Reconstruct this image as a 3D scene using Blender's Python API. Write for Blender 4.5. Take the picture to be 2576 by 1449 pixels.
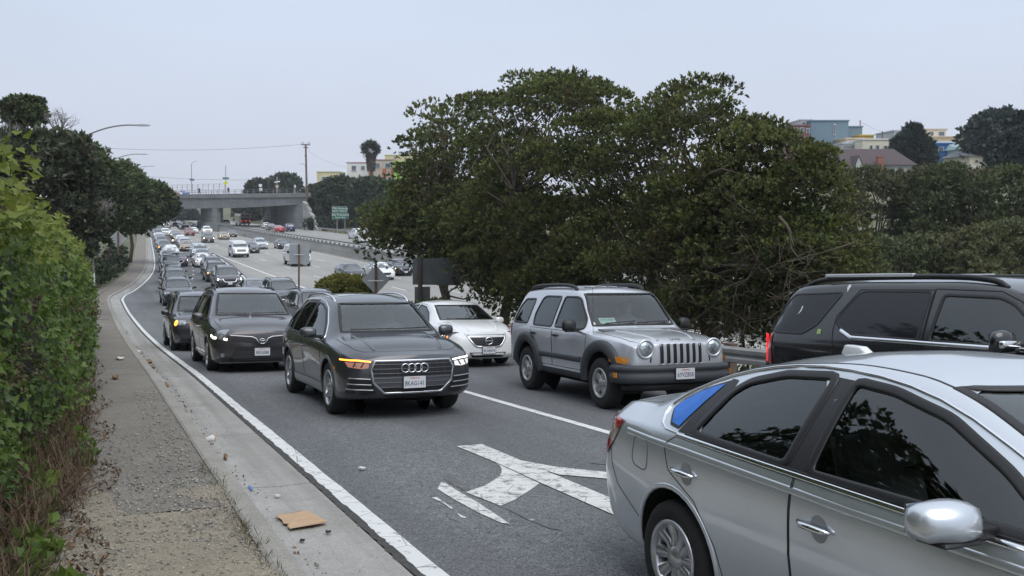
import bpy, bmesh, math, random
import numpy as np
from mathutils import Vector, Matrix
from mathutils.bvhtree import BVHTree
from mathutils.geometry import delaunay_2d_cdt

for o in list(bpy.data.objects): bpy.data.objects.remove(o)
scene = bpy.context.scene
COL = scene.collection
RNG = np.random.default_rng(7)
random.seed(7)

# ------------------------------------------------------------------ camera
CZ = 6.5                      # lens height above the freeway
PITCH = math.atan((724.5-516)/2350)
cam_d = bpy.data.cameras.new('camera'); cam = bpy.data.objects.new('camera', cam_d); COL.objects.link(cam)
cam.location = (0, 0, CZ); cam.rotation_euler = (math.pi/2-PITCH, 0, 0)
cam_d.lens = 2350/2576*36; cam_d.sensor_width = 36; cam_d.clip_start = .05; cam_d.clip_end = 6000
scene.camera = cam

# ------------------------------------------------------------------ overcast sky, soft sun
SUN_EL, SUN_AZ = math.radians(58), math.radians(150)
world = bpy.data.worlds.new('World'); scene.world = world; world.use_nodes = True
wn = world.node_tree; wn.nodes.clear()
def wnode(t, **k):
    n = wn.nodes.new(t)
    for a, b in k.items(): setattr(n, a, b)
    return n
sky = wnode('ShaderNodeTexSky', sky_type='NISHITA', sun_disc=False, sun_elevation=SUN_EL, sun_rotation=SUN_AZ, air_density=1.0, dust_density=3.0)
tc = wnode('ShaderNodeTexCoord'); sep = wnode('ShaderNodeSeparateXYZ')
wn.links.new(tc.outputs['Generated'], sep.inputs[0])
ramp = wnode('ShaderNodeValToRGB')          # overcast cloud deck: brighter towards the zenith
els = ramp.color_ramp.elements
els[0].position = 0.0; els[0].color = (.63, .67, .775, 1)
els[1].position = 1.0; els[1].color = (.98, 1.06, 1.18, 1)
for p_, c_ in ((.08, (.605, .66, .78)), (.24, (.58, .672, .815))):
    e = els.new(p_); e.color = (*c_, 1)
wn.links.new(sep.outputs[2], ramp.inputs[0])
cl = wnode('ShaderNodeTexNoise'); cl.inputs['Scale'].default_value = 1.7; cl.inputs['Detail'].default_value = 4
mp = wnode('ShaderNodeMapping'); mp.inputs['Scale'].default_value = (1, 1, 3.2)
wn.links.new(tc.outputs['Generated'], mp.inputs[0]); wn.links.new(mp.outputs[0], cl.inputs[0])
cr = wnode('ShaderNodeMapRange'); cr.inputs['From Min'].default_value = .3; cr.inputs['From Max'].default_value = .7
cr.inputs['To Min'].default_value = .94; cr.inputs['To Max'].default_value = 1.06
wn.links.new(cl.outputs[0], cr.inputs[0])
vm = wnode('ShaderNodeVectorMath', operation='SCALE')
wn.links.new(ramp.outputs[0], vm.inputs[0]); wn.links.new(cr.outputs[0], vm.inputs['Scale'])
bg1 = wnode('ShaderNodeBackground'); bg1.inputs[1].default_value = .05
bg2 = wnode('ShaderNodeBackground'); bg2.inputs[1].default_value = .975
wn.links.new(sky.outputs[0], bg1.inputs[0]); wn.links.new(vm.outputs[0], bg2.inputs[0])
mx = wnode('ShaderNodeMixShader'); mx.inputs[0].default_value = .93
out = wnode('ShaderNodeOutputWorld')
wn.links.new(bg1.outputs[0], mx.inputs[1]); wn.links.new(bg2.outputs[0], mx.inputs[2]); wn.links.new(mx.outputs[0], out.inputs[0])

sun_d = bpy.data.lights.new('sun', 'SUN'); sun_d.energy = 1.5; sun_d.angle = math.radians(50); sun_d.color = (1, .975, .94)
sun = bpy.data.objects.new('sun', sun_d); COL.objects.link(sun)
sun.rotation_euler = (math.pi/2-SUN_EL, 0, math.pi-SUN_AZ)
sun.location = (0, 0, 60)

scene.view_settings.view_transform = 'Standard'; scene.view_settings.look = 'None'
scene.view_settings.exposure = 0.2; scene.view_settings.gamma = 1; scene.view_settings.use_curve_mapping = False
scene.cycles.max_bounces = 8; scene.cycles.transparent_max_bounces = 12
scene.cycles.use_denoising = True

# ------------------------------------------------------------------ where things stand
TH = math.radians(24.4); SN, CS = math.sin(TH), math.cos(TH)
def st(s, t): return (-s*SN+t*CS, s*CS+t*SN)           # along the road, across the road -> world x, y
def to_st(x, y): return (-x*SN+y*CS, x*CS+y*SN)
def pchip(xs, ys):
    xs = np.asarray(xs, float); ys = np.asarray(ys, float)
    h = np.diff(xs); d = np.diff(ys)/h; m = np.zeros_like(ys)
    if len(xs) == 2: m[:] = d[0]
    else:
        for i in range(1, len(xs)-1):
            if d[i-1]*d[i] > 0:
                w1, w2 = 2*h[i]+h[i-1], h[i]+2*h[i-1]
                m[i] = (w1+w2)/(w1/d[i-1]+w2/d[i])
        m[0], m[-1] = d[0], d[-1]
    def f(x):
        x = np.clip(np.asarray(x, float), xs[0], xs[-1])
        i = np.clip(np.searchsorted(xs, x)-1, 0, len(xs)-2)
        u = (x-xs[i])/h[i]
        return ((2*u**3-3*u**2+1)*ys[i]+(u**3-2*u**2+u)*h[i]*m[i]+(-2*u**3+3*u**2)*ys[i+1]+(u**3-u**2)*h[i]*m[i+1])
    return f
_H = pchip([-40, -10, 0, 6, 10, 14, 18, 22, 30, 40, 55, 70, 82, 900], [-1.2, 1.05, 1.85, 2.33, 2.66, 3.0, 3.34, 3.72, 4.46, 5.22, 6.05, 6.42, 6.5, 6.5])
def zr(y): return CZ-_H(y)                               # ramp surface height (it also banks: height follows depth)
def zramp(s, t): return float(zr(s*CS+t*SN))
_edge = pchip([-60, 60, 66, 70, 76, 89, 100, 122, 158, 196, 250, 700], [1.9, 1.9, 1.92, 2.15, 3.1, 4.8, 5.9, 7.3, 9.2, 11.2, 13.0, 13.2])
def edge_t(s): return float(_edge(s))                    # left edge line of the ramp
NB = 1.1                                                 # far carriageway level
def sm(a, b, x): 
    u = min(1, max(0, (x-a)/(b-a))); return u*u*(3-2*u)
def ground(s, t):
    "terrain height (underneath the paving)"
    e = edge_t(s); r = float(zr(s*CS+max(min(t, 11), -4)*SN))
    if t < e-.8:
        d = e-.8-t
        return r+.10+ (0 if d < .8 else (d-.8)*.28 if d < 20 else 5.4)
    if t <= 11: return r
    if t < 15.0: return r+(0-r)*sm(11.2, 14.6, t)
    if t < 29.5: return 0
    if t < 44.5: return NB
    return NB+(t-44.5)*.19*sm(40, 60, t) if t < 84 else NB+7.5+min(t-84, 110)*.02
def ray(px, py):
    a = (px-1288)/2350; b = -(py-724.5)/2350
    return (a, math.cos(PITCH)+b*math.sin(PITCH), -math.sin(PITCH)+b*math.cos(PITCH))
def on_ground(px, py, mode='ramp'):
    "point of the paving seen at a photo position"
    d = ray(px, py)
    def below(k): return CZ+d[2]*k <= (float(zr(d[1]*k)) if mode == 'ramp' else 0. if mode == 'fw' else NB)
    k = 1.0
    while k < 900 and not below(k): k *= 1.05
    lo, hi = k/1.05, k
    for _ in range(24):
        m_ = (lo+hi)/2
        if below(m_): hi = m_
        else: lo = m_
    x, y = d[0]*hi, d[1]*hi
    return x, y, float(zr(y)) if mode == 'ramp' else (0. if mode == 'fw' else NB)
def at(px, py, Y):
    d = ray(px, py); k = Y/d[1]
    return Vector((d[0]*k, Y, CZ+d[2]*k))

# ------------------------------------------------------------------ materials
MATS = {}
def mat(name, col, rough=.6, metal=0., coat=0., var=0., vscale=6., bump=0., bscale=60., col2=None, spec=.5, island=0., emit=None, estr=1.):
    if name in MATS: return MATS[name]
    m = bpy.data.materials.new(name); m.use_nodes = True; MATS[name] = m
    nt = m.node_tree; b = nt.nodes['Principled BSDF']
    b.inputs['Base Color'].default_value = (*col, 1); b.inputs['Roughness'].default_value = rough
    b.inputs['Metallic'].default_value = metal; b.inputs['Coat Weight'].default_value = coat
    b.inputs['Coat Roughness'].default_value = .04; b.inputs['Specular IOR Level'].default_value = spec
    if emit: b.inputs['Emission Color'].default_value = (*emit, 1); b.inputs['Emission Strength'].default_value = estr
    tcn = nt.nodes.new('ShaderNodeTexCoord')
    last = None
    if var or col2:
        n = nt.nodes.new('ShaderNodeTexNoise'); n.inputs['Scale'].default_value = vscale; n.inputs['Detail'].default_value = 6; n.inputs['Roughness'].default_value = .65
        nt.links.new(tcn.outputs['Object'], n.inputs[0])
        mr = nt.nodes.new('ShaderNodeMapRange'); mr.inputs['From Min'].default_value = .3; mr.inputs['From Max'].default_value = .7
        nt.links.new(n.outputs[0], mr.inputs[0])
        mixn = nt.nodes.new('ShaderNodeMix'); mixn.data_type = 'RGBA'
        c2 = col2 or tuple(max(0, c*(1+var)) for c in col); c1 = col if col2 else tuple(max(0, c*(1-var)) for c in col)
        mixn.inputs['A'].default_value = (*c1, 1); mixn.inputs['B'].default_value = (*c2, 1)
        nt.links.new(mr.outputs[0], mixn.inputs['Factor']); last = mixn.outputs['Result']
    if island:
        g = nt.nodes.new('ShaderNodeNewGeometry'); hs = nt.nodes.new('ShaderNodeHueSaturation')
        mr2 = nt.nodes.new('ShaderNodeMapRange'); mr2.inputs['To Min'].default_value = 1-island; mr2.inputs['To Max'].default_value = 1+island
        nt.links.new(g.outputs['Random Per Island'], mr2.inputs[0]); nt.links.new(mr2.outputs[0], hs.inputs['Value'])
        if last: nt.links.new(last, hs.inputs['Color'])
        else: hs.inputs['Color'].default_value = (*col, 1)
        last = hs.outputs[0]
    if last: nt.links.new(last, b.inputs['Base Color'])
    if bump:
        n2 = nt.nodes.new('ShaderNodeTexNoise'); n2.inputs['Scale'].default_value = bscale; n2.inputs['Detail'].default_value = 4
        nt.links.new(tcn.outputs['Object'], n2.inputs[0])
        bp = nt.nodes.new('ShaderNodeBump'); bp.inputs['Strength'].default_value = bump; bp.inputs['Distance'].default_value = .02
        nt.links.new(n2.outputs[0], bp.inputs['Height']); nt.links.new(bp.outputs[0], b.inputs['Normal'])
    return m

# ------------------------------------------------------------------ object helpers
def mesh_data(name, V, F, smooth=False, mats=()):
    me = bpy.data.meshes.new(name)
    me.from_pydata([tuple(map(float, v)) for v in V], [], [tuple(map(int, f)) for f in F]); 
    for m in mats: me.materials.append(m)
    if smooth: me.polygons.foreach_set('use_smooth', [True]*len(me.polygons))
    me.update(); return me
def fast_mesh(name, V, loops, n, m, smooth=False):
    "big meshes whose faces all have n corners"
    V = np.ascontiguousarray(V, np.float32); loops = np.ascontiguousarray(loops, np.int32).ravel(); nf = len(loops)//n
    me = bpy.data.meshes.new(name); me.vertices.add(len(V)); me.vertices.foreach_set('co', V.ravel())
    me.loops.add(len(loops)); me.loops.foreach_set('vertex_index', loops)
    me.polygons.add(nf); me.polygons.foreach_set('loop_start', np.arange(nf, dtype=np.int32)*n)
    if smooth: me.polygons.foreach_set('use_smooth', np.ones(nf, bool))
    me.materials.append(m); me.update(calc_edges=True); return me
def link(name, me, parent=None, m=None, **props):
    o = bpy.data.objects.new(name, me); COL.objects.link(o)
    if m is not None and me is not None and not me.materials: me.materials.append(m)
    if parent: o.parent = parent
    for k, v in props.items(): o[k] = v
    return o
def tag(o, label, cat, group=None):
    o['label'] = label; o['category'] = cat
    if group: o['group'] = group
    return o
def empty(name, loc=(0, 0, 0), rz=0, **props):
    o = bpy.data.objects.new(name, None); COL.objects.link(o); o.location = loc; o.rotation_euler = (0, 0, rz); o.empty_display_size = .2
    for k, v in props.items(): o[k] = v
    return o
class MB:
    "collects simple shapes into one mesh"
    def __init__(s): s.V = []; s.F = []
    def add(s, V, F):
        k = len(s.V); s.V += [tuple(v) for v in V]; s.F += [tuple(i+k for i in f) for f in F]; return s
    def box(s, c, d, rz=0, top=1.0):
        x, y, z = [q/2 for q in d]; cc, ss = math.cos(rz), math.sin(rz); V = []
        for k in (-1, 1):
            f = top if k > 0 else 1
            for (i, j) in ((-1, -1), (1, -1), (1, 1), (-1, 1)):
                px, py = i*x*f, j*y*f; V.append((c[0]+px*cc-py*ss, c[1]+px*ss+py*cc, c[2]+k*z))
        return s.add(V, [(3, 2, 1, 0), (4, 5, 6, 7), (0, 1, 5, 4), (1, 2, 6, 5), (2, 3, 7, 6), (3, 0, 4, 7)])
    def tube(s, pts, rad, n=6, cap=True):
        pts = [Vector(p) for p in pts]; m = len(pts)
        rads = rad if hasattr(rad, '__len__') else [rad]*m
        V = []; F = []; up = Vector((0, 0, 1))
        prev = None
        for i, p in enumerate(pts):
            tg = (pts[min(i+1, m-1)]-pts[max(i-1, 0)]); tg = tg.normalized() if tg.length > 1e-9 else Vector((0, 0, 1))
            a = prev if prev is not None else (tg.cross(up) if abs(tg.z) < .95 else tg.cross(Vector((1, 0, 0))))
            a = (a-tg*a.dot(tg)); a = a.normalized() if a.length > 1e-6 else tg.orthogonal().normalized()
            prev = a; b = tg.cross(a)
            for k in range(n):
                an = 2*math.pi*k/n; V.append(p+(a*math.cos(an)+b*math.sin(an))*rads[i])
        for i in range(m-1):
            for k in range(n):
                F.append((i*n+k, i*n+(k+1) % n, (i+1)*n+(k+1) % n, (i+1)*n+k))
        if cap: F.append(tuple(range(n))[::-1]); F.append(tuple((m-1)*n+k for k in range(n)))
        return s.add(V, F)
    def prism(s, poly, axis, a, b):
        "extrude a 2D outline along an axis from a to b"
        n = len(poly); V = []
        for h in (a, b):
            for (u, v) in poly:
                V.append({'x': (h, u, v), 'y': (u, h, v), 'z': (u, v, h)}[axis])
        F = [tuple(range(n)), tuple(range(2*n-1, n-1, -1))]+[(i, i+n, (i+1) % n+n, (i+1) % n) for i in range(n)]
        return s.add(V, F)
    def mesh(s, name, m=None, smooth=False, bevel=0.):
        me = bpy.data.meshes.new(name); bm = bmesh.new()
        vs = [bm.verts.new(v) for v in s.V]
        for f in s.F:
            try: bm.faces.new([vs[i] for i in f])
            except ValueError: pass
        if bevel: bmesh.ops.bevel(bm, geom=bm.edges[:], offset=bevel, segments=2, affect='EDGES', profile=.6, clamp_overlap=True)
        bmesh.ops.recalc_face_normals(bm, faces=bm.faces[:])
        if smooth:
            for f in bm.faces: f.smooth = True
        bm.to_mesh(me); bm.free()
        if m: me.materials.append(m)
        return me
    def build(s, name, m, parent=None, smooth=False, bevel=0., **props):
        return link(name, s.mesh(name, m, smooth, bevel), parent, None, **props)
TXT = {}
def _text(body):
    cu = bpy.data.curves.new('lettering', 'FONT'); cu.body = body; cu.size = 1; cu.extrude = .01; cu.align_x = 'CENTER'; cu.align_y = 'CENTER'; cu.resolution_u = 2
    o = bpy.data.objects.new('lettering', cu); COL.objects.link(o)
    dg = bpy.context.evaluated_depsgraph_get(); me = bpy.data.meshes.new_from_object(o.evaluated_get(dg))
    bpy.data.objects.remove(o); bpy.data.curves.remove(cu); return me
for b_ in ('8KAG141', '8ESG088', '8CAB474', '6YVZ858', 'California', 'Jeep', 'FOR SALE', '19th Avenue', 'NEXT RIGHT', 'San Francisco', 'State Univ'): TXT[b_] = _text(b_)
def text_mesh(body, size, extrude=.001, align='CENTER', font_scale_x=1.0):
    me = TXT[body].copy(); me.transform(Matrix.Diagonal((size*font_scale_x, size, extrude/.01, 1))); return me
PPL = {}
def _person(kind):
    "one continuous body grown over a skeleton; hands have five fingers"
    if kind == 'seated':
        J = {'pel': ((0, 0, 0), .15), 'sp': ((-.05, 0, .2), .145), 'ch': ((-.1, 0, .40), .155), 'nk': ((-.09, 0, .55), .06), 'hd': ((-.05, 0, .66), .088), 'ht': ((-.055, 0, .75), .075)}
        E = [('pel', 'sp'), ('sp', 'ch'), ('ch', 'nk'), ('nk', 'hd'), ('hd', 'ht')]
        for k, sg in (('l', 1), ('r', -1)):
            J.update({'s'+k: ((-.1, sg*.19, .45), .065), 'e'+k: ((.08, sg*.25, .22), .048), 'w'+k: ((.30, sg*.17, .32), .032), 'h'+k: ((.37, sg*.15, .345), .034), 'k'+k: ((.42, sg*.13, .07), .075), 'a'+k: ((.62, sg*.13, -.30), .05), 't'+k: ((.76, sg*.13, -.33), .04)})
            E += [('ch', 's'+k), ('s'+k, 'e'+k), ('e'+k, 'w'+k), ('w'+k, 'h'+k), ('pel', 'k'+k), ('k'+k, 'a'+k), ('a'+k, 't'+k)]
            for f in range(5):
                off = (.018, -.045*sg, .01) if f == 4 else (.035, (f-1.5)*.019, .02); off2 = (.045, -.06*sg, -.01) if f == 4 else (.052, (f-1.5)*.02, -.012+.004*f)
                b = J['h'+k][0]; J[f'f{f}{k}'] = (tuple(b[i]+off[i] for i in range(3)), .010); J[f'g{f}{k}'] = (tuple(b[i]+off2[i] for i in range(3)), .0085); E += [('h'+k, f'f{f}{k}'), (f'f{f}{k}', f'g{f}{k}')]
    else:
        J = {'pel': ((0, 0, .92), .15), 'sp': ((0, 0, 1.12), .14), 'ch': ((0, 0, 1.34), .16), 'nk': ((.01, 0, 1.50), .055), 'hd': ((.03, 0, 1.60), .088), 'ht': ((.03, 0, 1.69), .072)}
        E = [('pel', 'sp'), ('sp', 'ch'), ('ch', 'nk'), ('nk', 'hd'), ('hd', 'ht')]
        for k, sg in (('l', 1), ('r', -1)):
            J.update({'s'+k: ((0, sg*.19, 1.40), .06), 'e'+k: ((-.03+.06*sg, sg*.25, 1.14), .045), 'w'+k: ((.10*sg+.02, sg*.25, .90), .032), 'h'+k: ((.11*sg+.02, sg*.245, .83), .032), 'k'+k: ((.10*sg+.03, sg*.10, .50), .07), 'a'+k: ((.16*sg-.05, sg*.10, .09), .045), 't'+k: ((.16*sg+.10, sg*.11, .04), .04)})
            E += [('ch', 's'+k), ('s'+k, 'e'+k), ('e'+k, 'w'+k), ('w'+k, 'h'+k), ('pel', 'k'+k), ('k'+k, 'a'+k), ('a'+k, 't'+k)]
    names = list(J); me = bpy.data.meshes.new('person'); me.from_pydata([J[n][0] for n in names], [(names.index(a), names.index(b)) for a, b in E], [])
    o = bpy.data.objects.new('person', me); COL.objects.link(o); o.modifiers.new('skin', 'SKIN'); ss = o.modifiers.new('sub', 'SUBSURF'); ss.levels = 1; ss.render_levels = 1
    for i, n in enumerate(names): me.skin_vertices[0].data[i].radius = (J[n][1], J[n][1])
    me.skin_vertices[0].data[0].use_root = True
    bpy.context.view_layer.update(); dg = bpy.context.evaluated_depsgraph_get(); r = bpy.data.meshes.new_from_object(o.evaluated_get(dg)); bpy.data.objects.remove(o)
    r.polygons.foreach_set('use_smooth', [True]*len(r.polygons)); return r
for k_ in ('seated', 'standing'): PPL[k_] = _person(k_)
def chaikin(P, n, closed=True):
    P = [tuple(p) for p in P]
    for _ in range(n):
        Q = []; m = len(P)
        rng = range(m) if closed else range(m-1)
        if not closed: Q.append(P[0])
        for i in rng:
            a, b = P[i], P[(i+1) % m]
            Q.append(tuple(.75*u+.25*v for u, v in zip(a, b))); Q.append(tuple(.25*u+.75*v for u, v in zip(a, b)))
        if not closed: Q.append(P[-1])
        P = Q
    return P
def fillet(P, r, k=3):
    Q = []; n = len(P)
    for i in range(n):
        a, b, c = [Vector((*P[(i+d) % n],)) for d in (-1, 0, 1)]
        d1 = min(r, (a-b).length*.42); d2 = min(r, (c-b).length*.42)
        p = b+(a-b).normalized()*d1; q = b+(c-b).normalized()*d2
        for j in range(k+1):
            u = j/k; Q.append(tuple(p*(1-u)**2+b*2*u*(1-u)+q*u*u))
    return Q
def in_poly(P, x, y):
    c = False; n = len(P); j = n-1
    for i in range(n):
        xi, yi = P[i]; xj, yj = P[j]
        if (yi > y) != (yj > y) and x < (xj-xi)*(y-yi)/(yj-yi)+xi: c = not c
        j = i
    return c
def dist_poly(P, x, y):
    d = 1e9
    for i in range(len(P)):
        ax, ay = P[i]; bx, by = P[(i+1) % len(P)]; l = (bx-ax)**2+(by-ay)**2
        u = 0 if l == 0 else min(1, max(0, ((x-ax)*(bx-ax)+(y-ay)*(by-ay))/l))
        d = min(d, math.hypot(x-ax-u*(bx-ax), y-ay-u*(by-ay)))
    return d
def resample(P, step, closed):
    out = []; n = len(P)
    for i in range(n if closed else n-1):
        a, b = P[i], P[(i+1) % n]; L = math.dist(a, b); k = max(1, int(math.ceil(L/step)))
        for q in range(k): out.append(tuple(u+(v-u)*q/k for u, v in zip(a, b)))
    if not closed: out.append(tuple(P[-1]))
    return out

# ================================================================== ground, roads, kerb
def nodes_of(m): return m.node_tree.nodes, m.node_tree.links
def surf(name, c1, c2, fine=90., finec=.35, patch=.35, rough=.9, bump=.5, streak=None, speck=None):
    "stony surface: fine grain, broad patches, optional streaks along the road and pale specks"
    m = bpy.data.materials.new(name); m.use_nodes = True; N, L = nodes_of(m); b = N['Principled BSDF']; b.inputs['Roughness'].default_value = rough
    tcn = N.new('ShaderNodeTexCoord'); mpn = N.new('ShaderNodeMapping'); mpn.inputs['Rotation'].default_value = (0, 0, -TH); L.new(tcn.outputs['Object'], mpn.inputs[0])
    def noise(scale, detail, vec=mpn.outputs[0], rgh=.6):
        n = N.new('ShaderNodeTexNoise'); n.inputs['Scale'].default_value = scale; n.inputs['Detail'].default_value = detail; n.inputs['Roughness'].default_value = rgh; L.new(vec, n.inputs[0]); return n.outputs[0]
    def mr(x, a, b_, c, d):
        r = N.new('ShaderNodeMapRange'); r.inputs['From Min'].default_value = a; r.inputs['From Max'].default_value = b_; r.inputs['To Min'].default_value = c; r.inputs['To Max'].default_value = d; L.new(x, r.inputs[0]); return r.outputs[0]
    def mixc(f, a, b_, mode='MIX'):
        r = N.new('ShaderNodeMix'); r.data_type = 'RGBA'; r.blend_type = mode
        if hasattr(f, 'links'): L.new(f, r.inputs['Factor'])
        else: r.inputs['Factor'].default_value = f
        for k, q in (('A', a), ('B', b_)):
            if hasattr(q, 'links'): L.new(q, r.inputs[k])
            else: r.inputs[k].default_value = (*q, 1)
        return r.outputs['Result']
    big = mr(noise(patch, 5), .3, .7, 0, 1); col = mixc(big, c1, c2)
    fn = noise(fine, 3, rgh=.75); f2 = mr(fn, .32, .68, 1-finec, 1+finec)
    md = noise(fine*.22, 4, rgh=.8); f3 = mr(md, .3, .7, 1-finec*.35, 1+finec*.35); mm_ = N.new('ShaderNodeMath'); mm_.operation = 'MULTIPLY'; L.new(f2, mm_.inputs[0]); L.new(f3, mm_.inputs[1]); f2 = mm_.outputs[0]
    v = N.new('ShaderNodeVectorMath'); v.operation = 'SCALE'; L.new(col, v.inputs[0]); L.new(f2, v.inputs['Scale']); col = v.outputs[0]
    if streak:
        mp2 = N.new('ShaderNodeMapping'); mp2.inputs['Scale'].default_value = (streak[1], .02, 1); L.new(mpn.outputs[0], mp2.inputs[0])
        s_ = mr(noise(1., 4, mp2.outputs[0]), .42, .66, 0, streak[2]); col = mixc(s_, col, streak[0])
    if speck:
        vo = N.new('ShaderNodeTexVoronoi'); vo.inputs['Scale'].default_value = speck[1]; L.new(mpn.outputs[0], vo.inputs[0])
        col = mixc(mr(vo.outputs['Distance'], speck[2]*.5, speck[2], .85, 0), col, speck[0])
    L.new(col, b.inputs['Base Color'])
    bp = N.new('ShaderNodeBump'); bp.inputs['Strength'].default_value = bump; bp.inputs['Distance'].default_value = .006; L.new(fn, bp.inputs['Height']); L.new(bp.outputs[0], b.inputs['Normal'])
    m['api'] = 1
    return m
ASPH = surf('ramp asphalt', (.122, .128, .135), (.158, .163, .168), 62., .95, .30, .88, .8, ((.075, .077, .082), .62, .75), ((.40, .40, .39), 55., .12))
CONC = surf('freeway concrete', (.285, .275, .255), (.34, .33, .308), 30., .12, .10, .85, .3, ((.20, .195, .185), .42, .55))
CONC2 = surf('far carriageway concrete', (.27, .265, .255), (.32, .315, .30), 30., .12, .10, .85, .3, ((.20, .20, .195), .4, .5))
GUTT = surf('gutter concrete', (.29, .283, .262), (.375, .365, .345), 60., .22, 1.6, .9, .5, ((.15, .14, .125), 3.0, .5), ((.10, .095, .09), 30., .07))
KERB = surf('kerb concrete', (.245, .23, .205), (.32, .305, .275), 60., .25, 2.2, .92, .5, None, ((.10, .095, .09), 34., .08))
PATHM = surf('worn path asphalt', (.158, .145, .125), (.22, .20, .172), 55., .45, .8, .93, 1.0, ((.20, .17, .13), .8, .4), ((.40, .39, .36), 42., .16))
DIRT = surf('sandy dirt', (.215, .185, .14), (.30, .258, .195), 45., .30, 1.4, .95, 1.2, None, ((.16, .155, .14), 26., .2))
SOIL = surf('bank soil', (.10, .085, .06), (.17, .145, .10), 20., .35, .3, .95, 1.0)
GRASSY = surf('dry hillside', (.16, .145, .085), (.07, .085, .04), 6., .35, .05, .95, 1.0)
def worn_paint(name, wear=.25, base=(.70, .71, .70), scale=9.):
    m = bpy.data.materials.new(name); m.use_nodes = True; N, L = nodes_of(m); b = N['Principled BSDF']; b.inputs['Roughness'].default_value = .75
    tcn = N.new('ShaderNodeTexCoord'); n = N.new('ShaderNodeTexNoise'); n.inputs['Scale'].default_value = scale; n.inputs['Detail'].default_value = 9; n.inputs['Roughness'].default_value = .8; L.new(tcn.outputs['Object'], n.inputs[0])
    r = N.new('ShaderNodeMapRange'); r.inputs['From Min'].default_value = .62-wear*.5; r.inputs['From Max'].default_value = .70-wear*.4; L.new(n.outputs[0], r.inputs[0])
    vo = N.new('ShaderNodeTexVoronoi'); vo.feature = 'DISTANCE_TO_EDGE'; vo.inputs['Scale'].default_value = 2.6; L.new(tcn.outputs['Object'], vo.inputs[0])
    r2 = N.new('ShaderNodeMapRange'); r2.inputs['From Min'].default_value = .004; r2.inputs['From Max'].default_value = .016; r2.inputs['To Min'].default_value = .7; r2.inputs['To Max'].default_value = 0; L.new(vo.outputs['Distance'], r2.inputs[0])
    mx_ = N.new('ShaderNodeMath'); mx_.operation = 'MAXIMUM'; L.new(r.outputs[0], mx_.inputs[0]); L.new(r2.outputs[0], mx_.inputs[1])
    n3 = N.new('ShaderNodeTexNoise'); n3.inputs['Scale'].default_value = 3.; L.new(tcn.outputs['Object'], n3.inputs[0])
    dm = N.new('ShaderNodeMix'); dm.data_type = 'RGBA'; dm.inputs['A'].default_value = (*[c*.86 for c in base], 1); dm.inputs['B'].default_value = (*base, 1); L.new(n3.outputs[0], dm.inputs['Factor'])
    mi = N.new('ShaderNodeMix'); mi.data_type = 'RGBA'; mi.inputs['B'].default_value = (.11, .11, .112, 1); L.new(dm.outputs['Result'], mi.inputs['A']); L.new(mx_.outputs[0], mi.inputs['Factor']); L.new(mi.outputs['Result'], b.inputs['Base Color']); return m
PAINT = worn_paint('road paint', .12); PAINTW = worn_paint('worn road paint', .22, (.66, .66, .64)); PAINTF = worn_paint('faded road paint', .62, (.55, .55, .53)); PAINTFW = worn_paint('freeway paint', .05)

def sheet(name, S, tf, zf, m, nt=3, **props):
    "a paved strip: S = stations along the road, tf(s) -> (t0, t1), zf(s, t) -> height"
    V = []; F = []
    for i, s in enumerate(S):
        a, b = tf(s)
        for j in range(nt+1):
            t = a+(b-a)*j/nt; x, y = st(s, t); V.append((x, y, zf(s, t)))
    for i in range(len(S)-1):
        for j in range(nt):
            k = i*(nt+1)+j; F.append((k, k+1, k+nt+2, k+nt+1))
    me = mesh_data(name, V, F, True, (m,)); return link(name, me, None, None, **props)
def rng(*seg):
    out = []
    for a, b, d in seg: out += list(np.arange(a, b, d))
    return out+[seg[-1][1]]
SR = rng((-6, 60, 1.0), (60, 130, 2.), (130, 420, 10.))
_tr = pchip([-20, 45, 70, 86, 134, 500], [9.9, 9.9, 11.2, 12.9, 15.5, 15.6])
def tr(s): return float(_tr(s))
def Zr(off): return lambda s, t: float(zr(s*CS+t*SN))+off
# terrain sheet out to the horizon
gs = list(np.concatenate([np.linspace(-2500, -80, 8), np.arange(-60, 150, 4.), np.arange(150, 420, 15.), np.linspace(450, 3600, 14)]))
gt = list(np.concatenate([np.linspace(-2600, -60, 8), np.arange(-40, -4, 3.), np.arange(-4, 16, .8), np.array([16, 20, 24, 28, 29.45, 29.6, 34, 38, 42, 44.4, 44.6, 45.5]), np.arange(46, 130, 6.), np.linspace(140, 2800, 10)]))
V = []; F = []
for s in gs:
    for t in gt:
        x, y = st(s, t); e = edge_t(s); g = ground(s, t)
        V.append((x, y, g-.25 if e-4.6 < t < 45 else g-.02))
n_ = len(gt)
for i in range(len(gs)-1):
    for j in range(n_-1): k = i*n_+j; F.append((k, k+1, k+n_+1, k+n_))
link('ground', mesh_data('ground', V, F, True, (GRASSY,)), kind='structure')
sheet('freeway', rng((-70, 420, 10.)), lambda s: (14.3 if s < 60 else max(12.2, 14.3-(s-60)*.08), 29.45), lambda s, t: -.008, CONC, 4, kind='structure')
sheet('far_carriageway', rng((-70, 480, 10.)), lambda s: (30.0, 44.2), lambda s, t: NB, CONC2, 4, kind='structure')
sheet('ramp_road', SR, lambda s: (edge_t(s)-.16, tr(s)), Zr(0), ASPH, 10, kind='structure')
sheet('gore_bank', rng((-8, 92, 1.5)), lambda s: (tr(s)-.02, 14.5 if s < 60 else max(12.6, 14.5-(s-60)*.08)), lambda s, t: float(zr(s*CS+min(t, 11)*SN))*(1-sm(tr(s)+.9, max(tr(s)+1.5, 14.4 if s < 60 else 14.4-(s-60)*.05), t))-.02, SOIL, 8, kind='structure')
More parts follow.
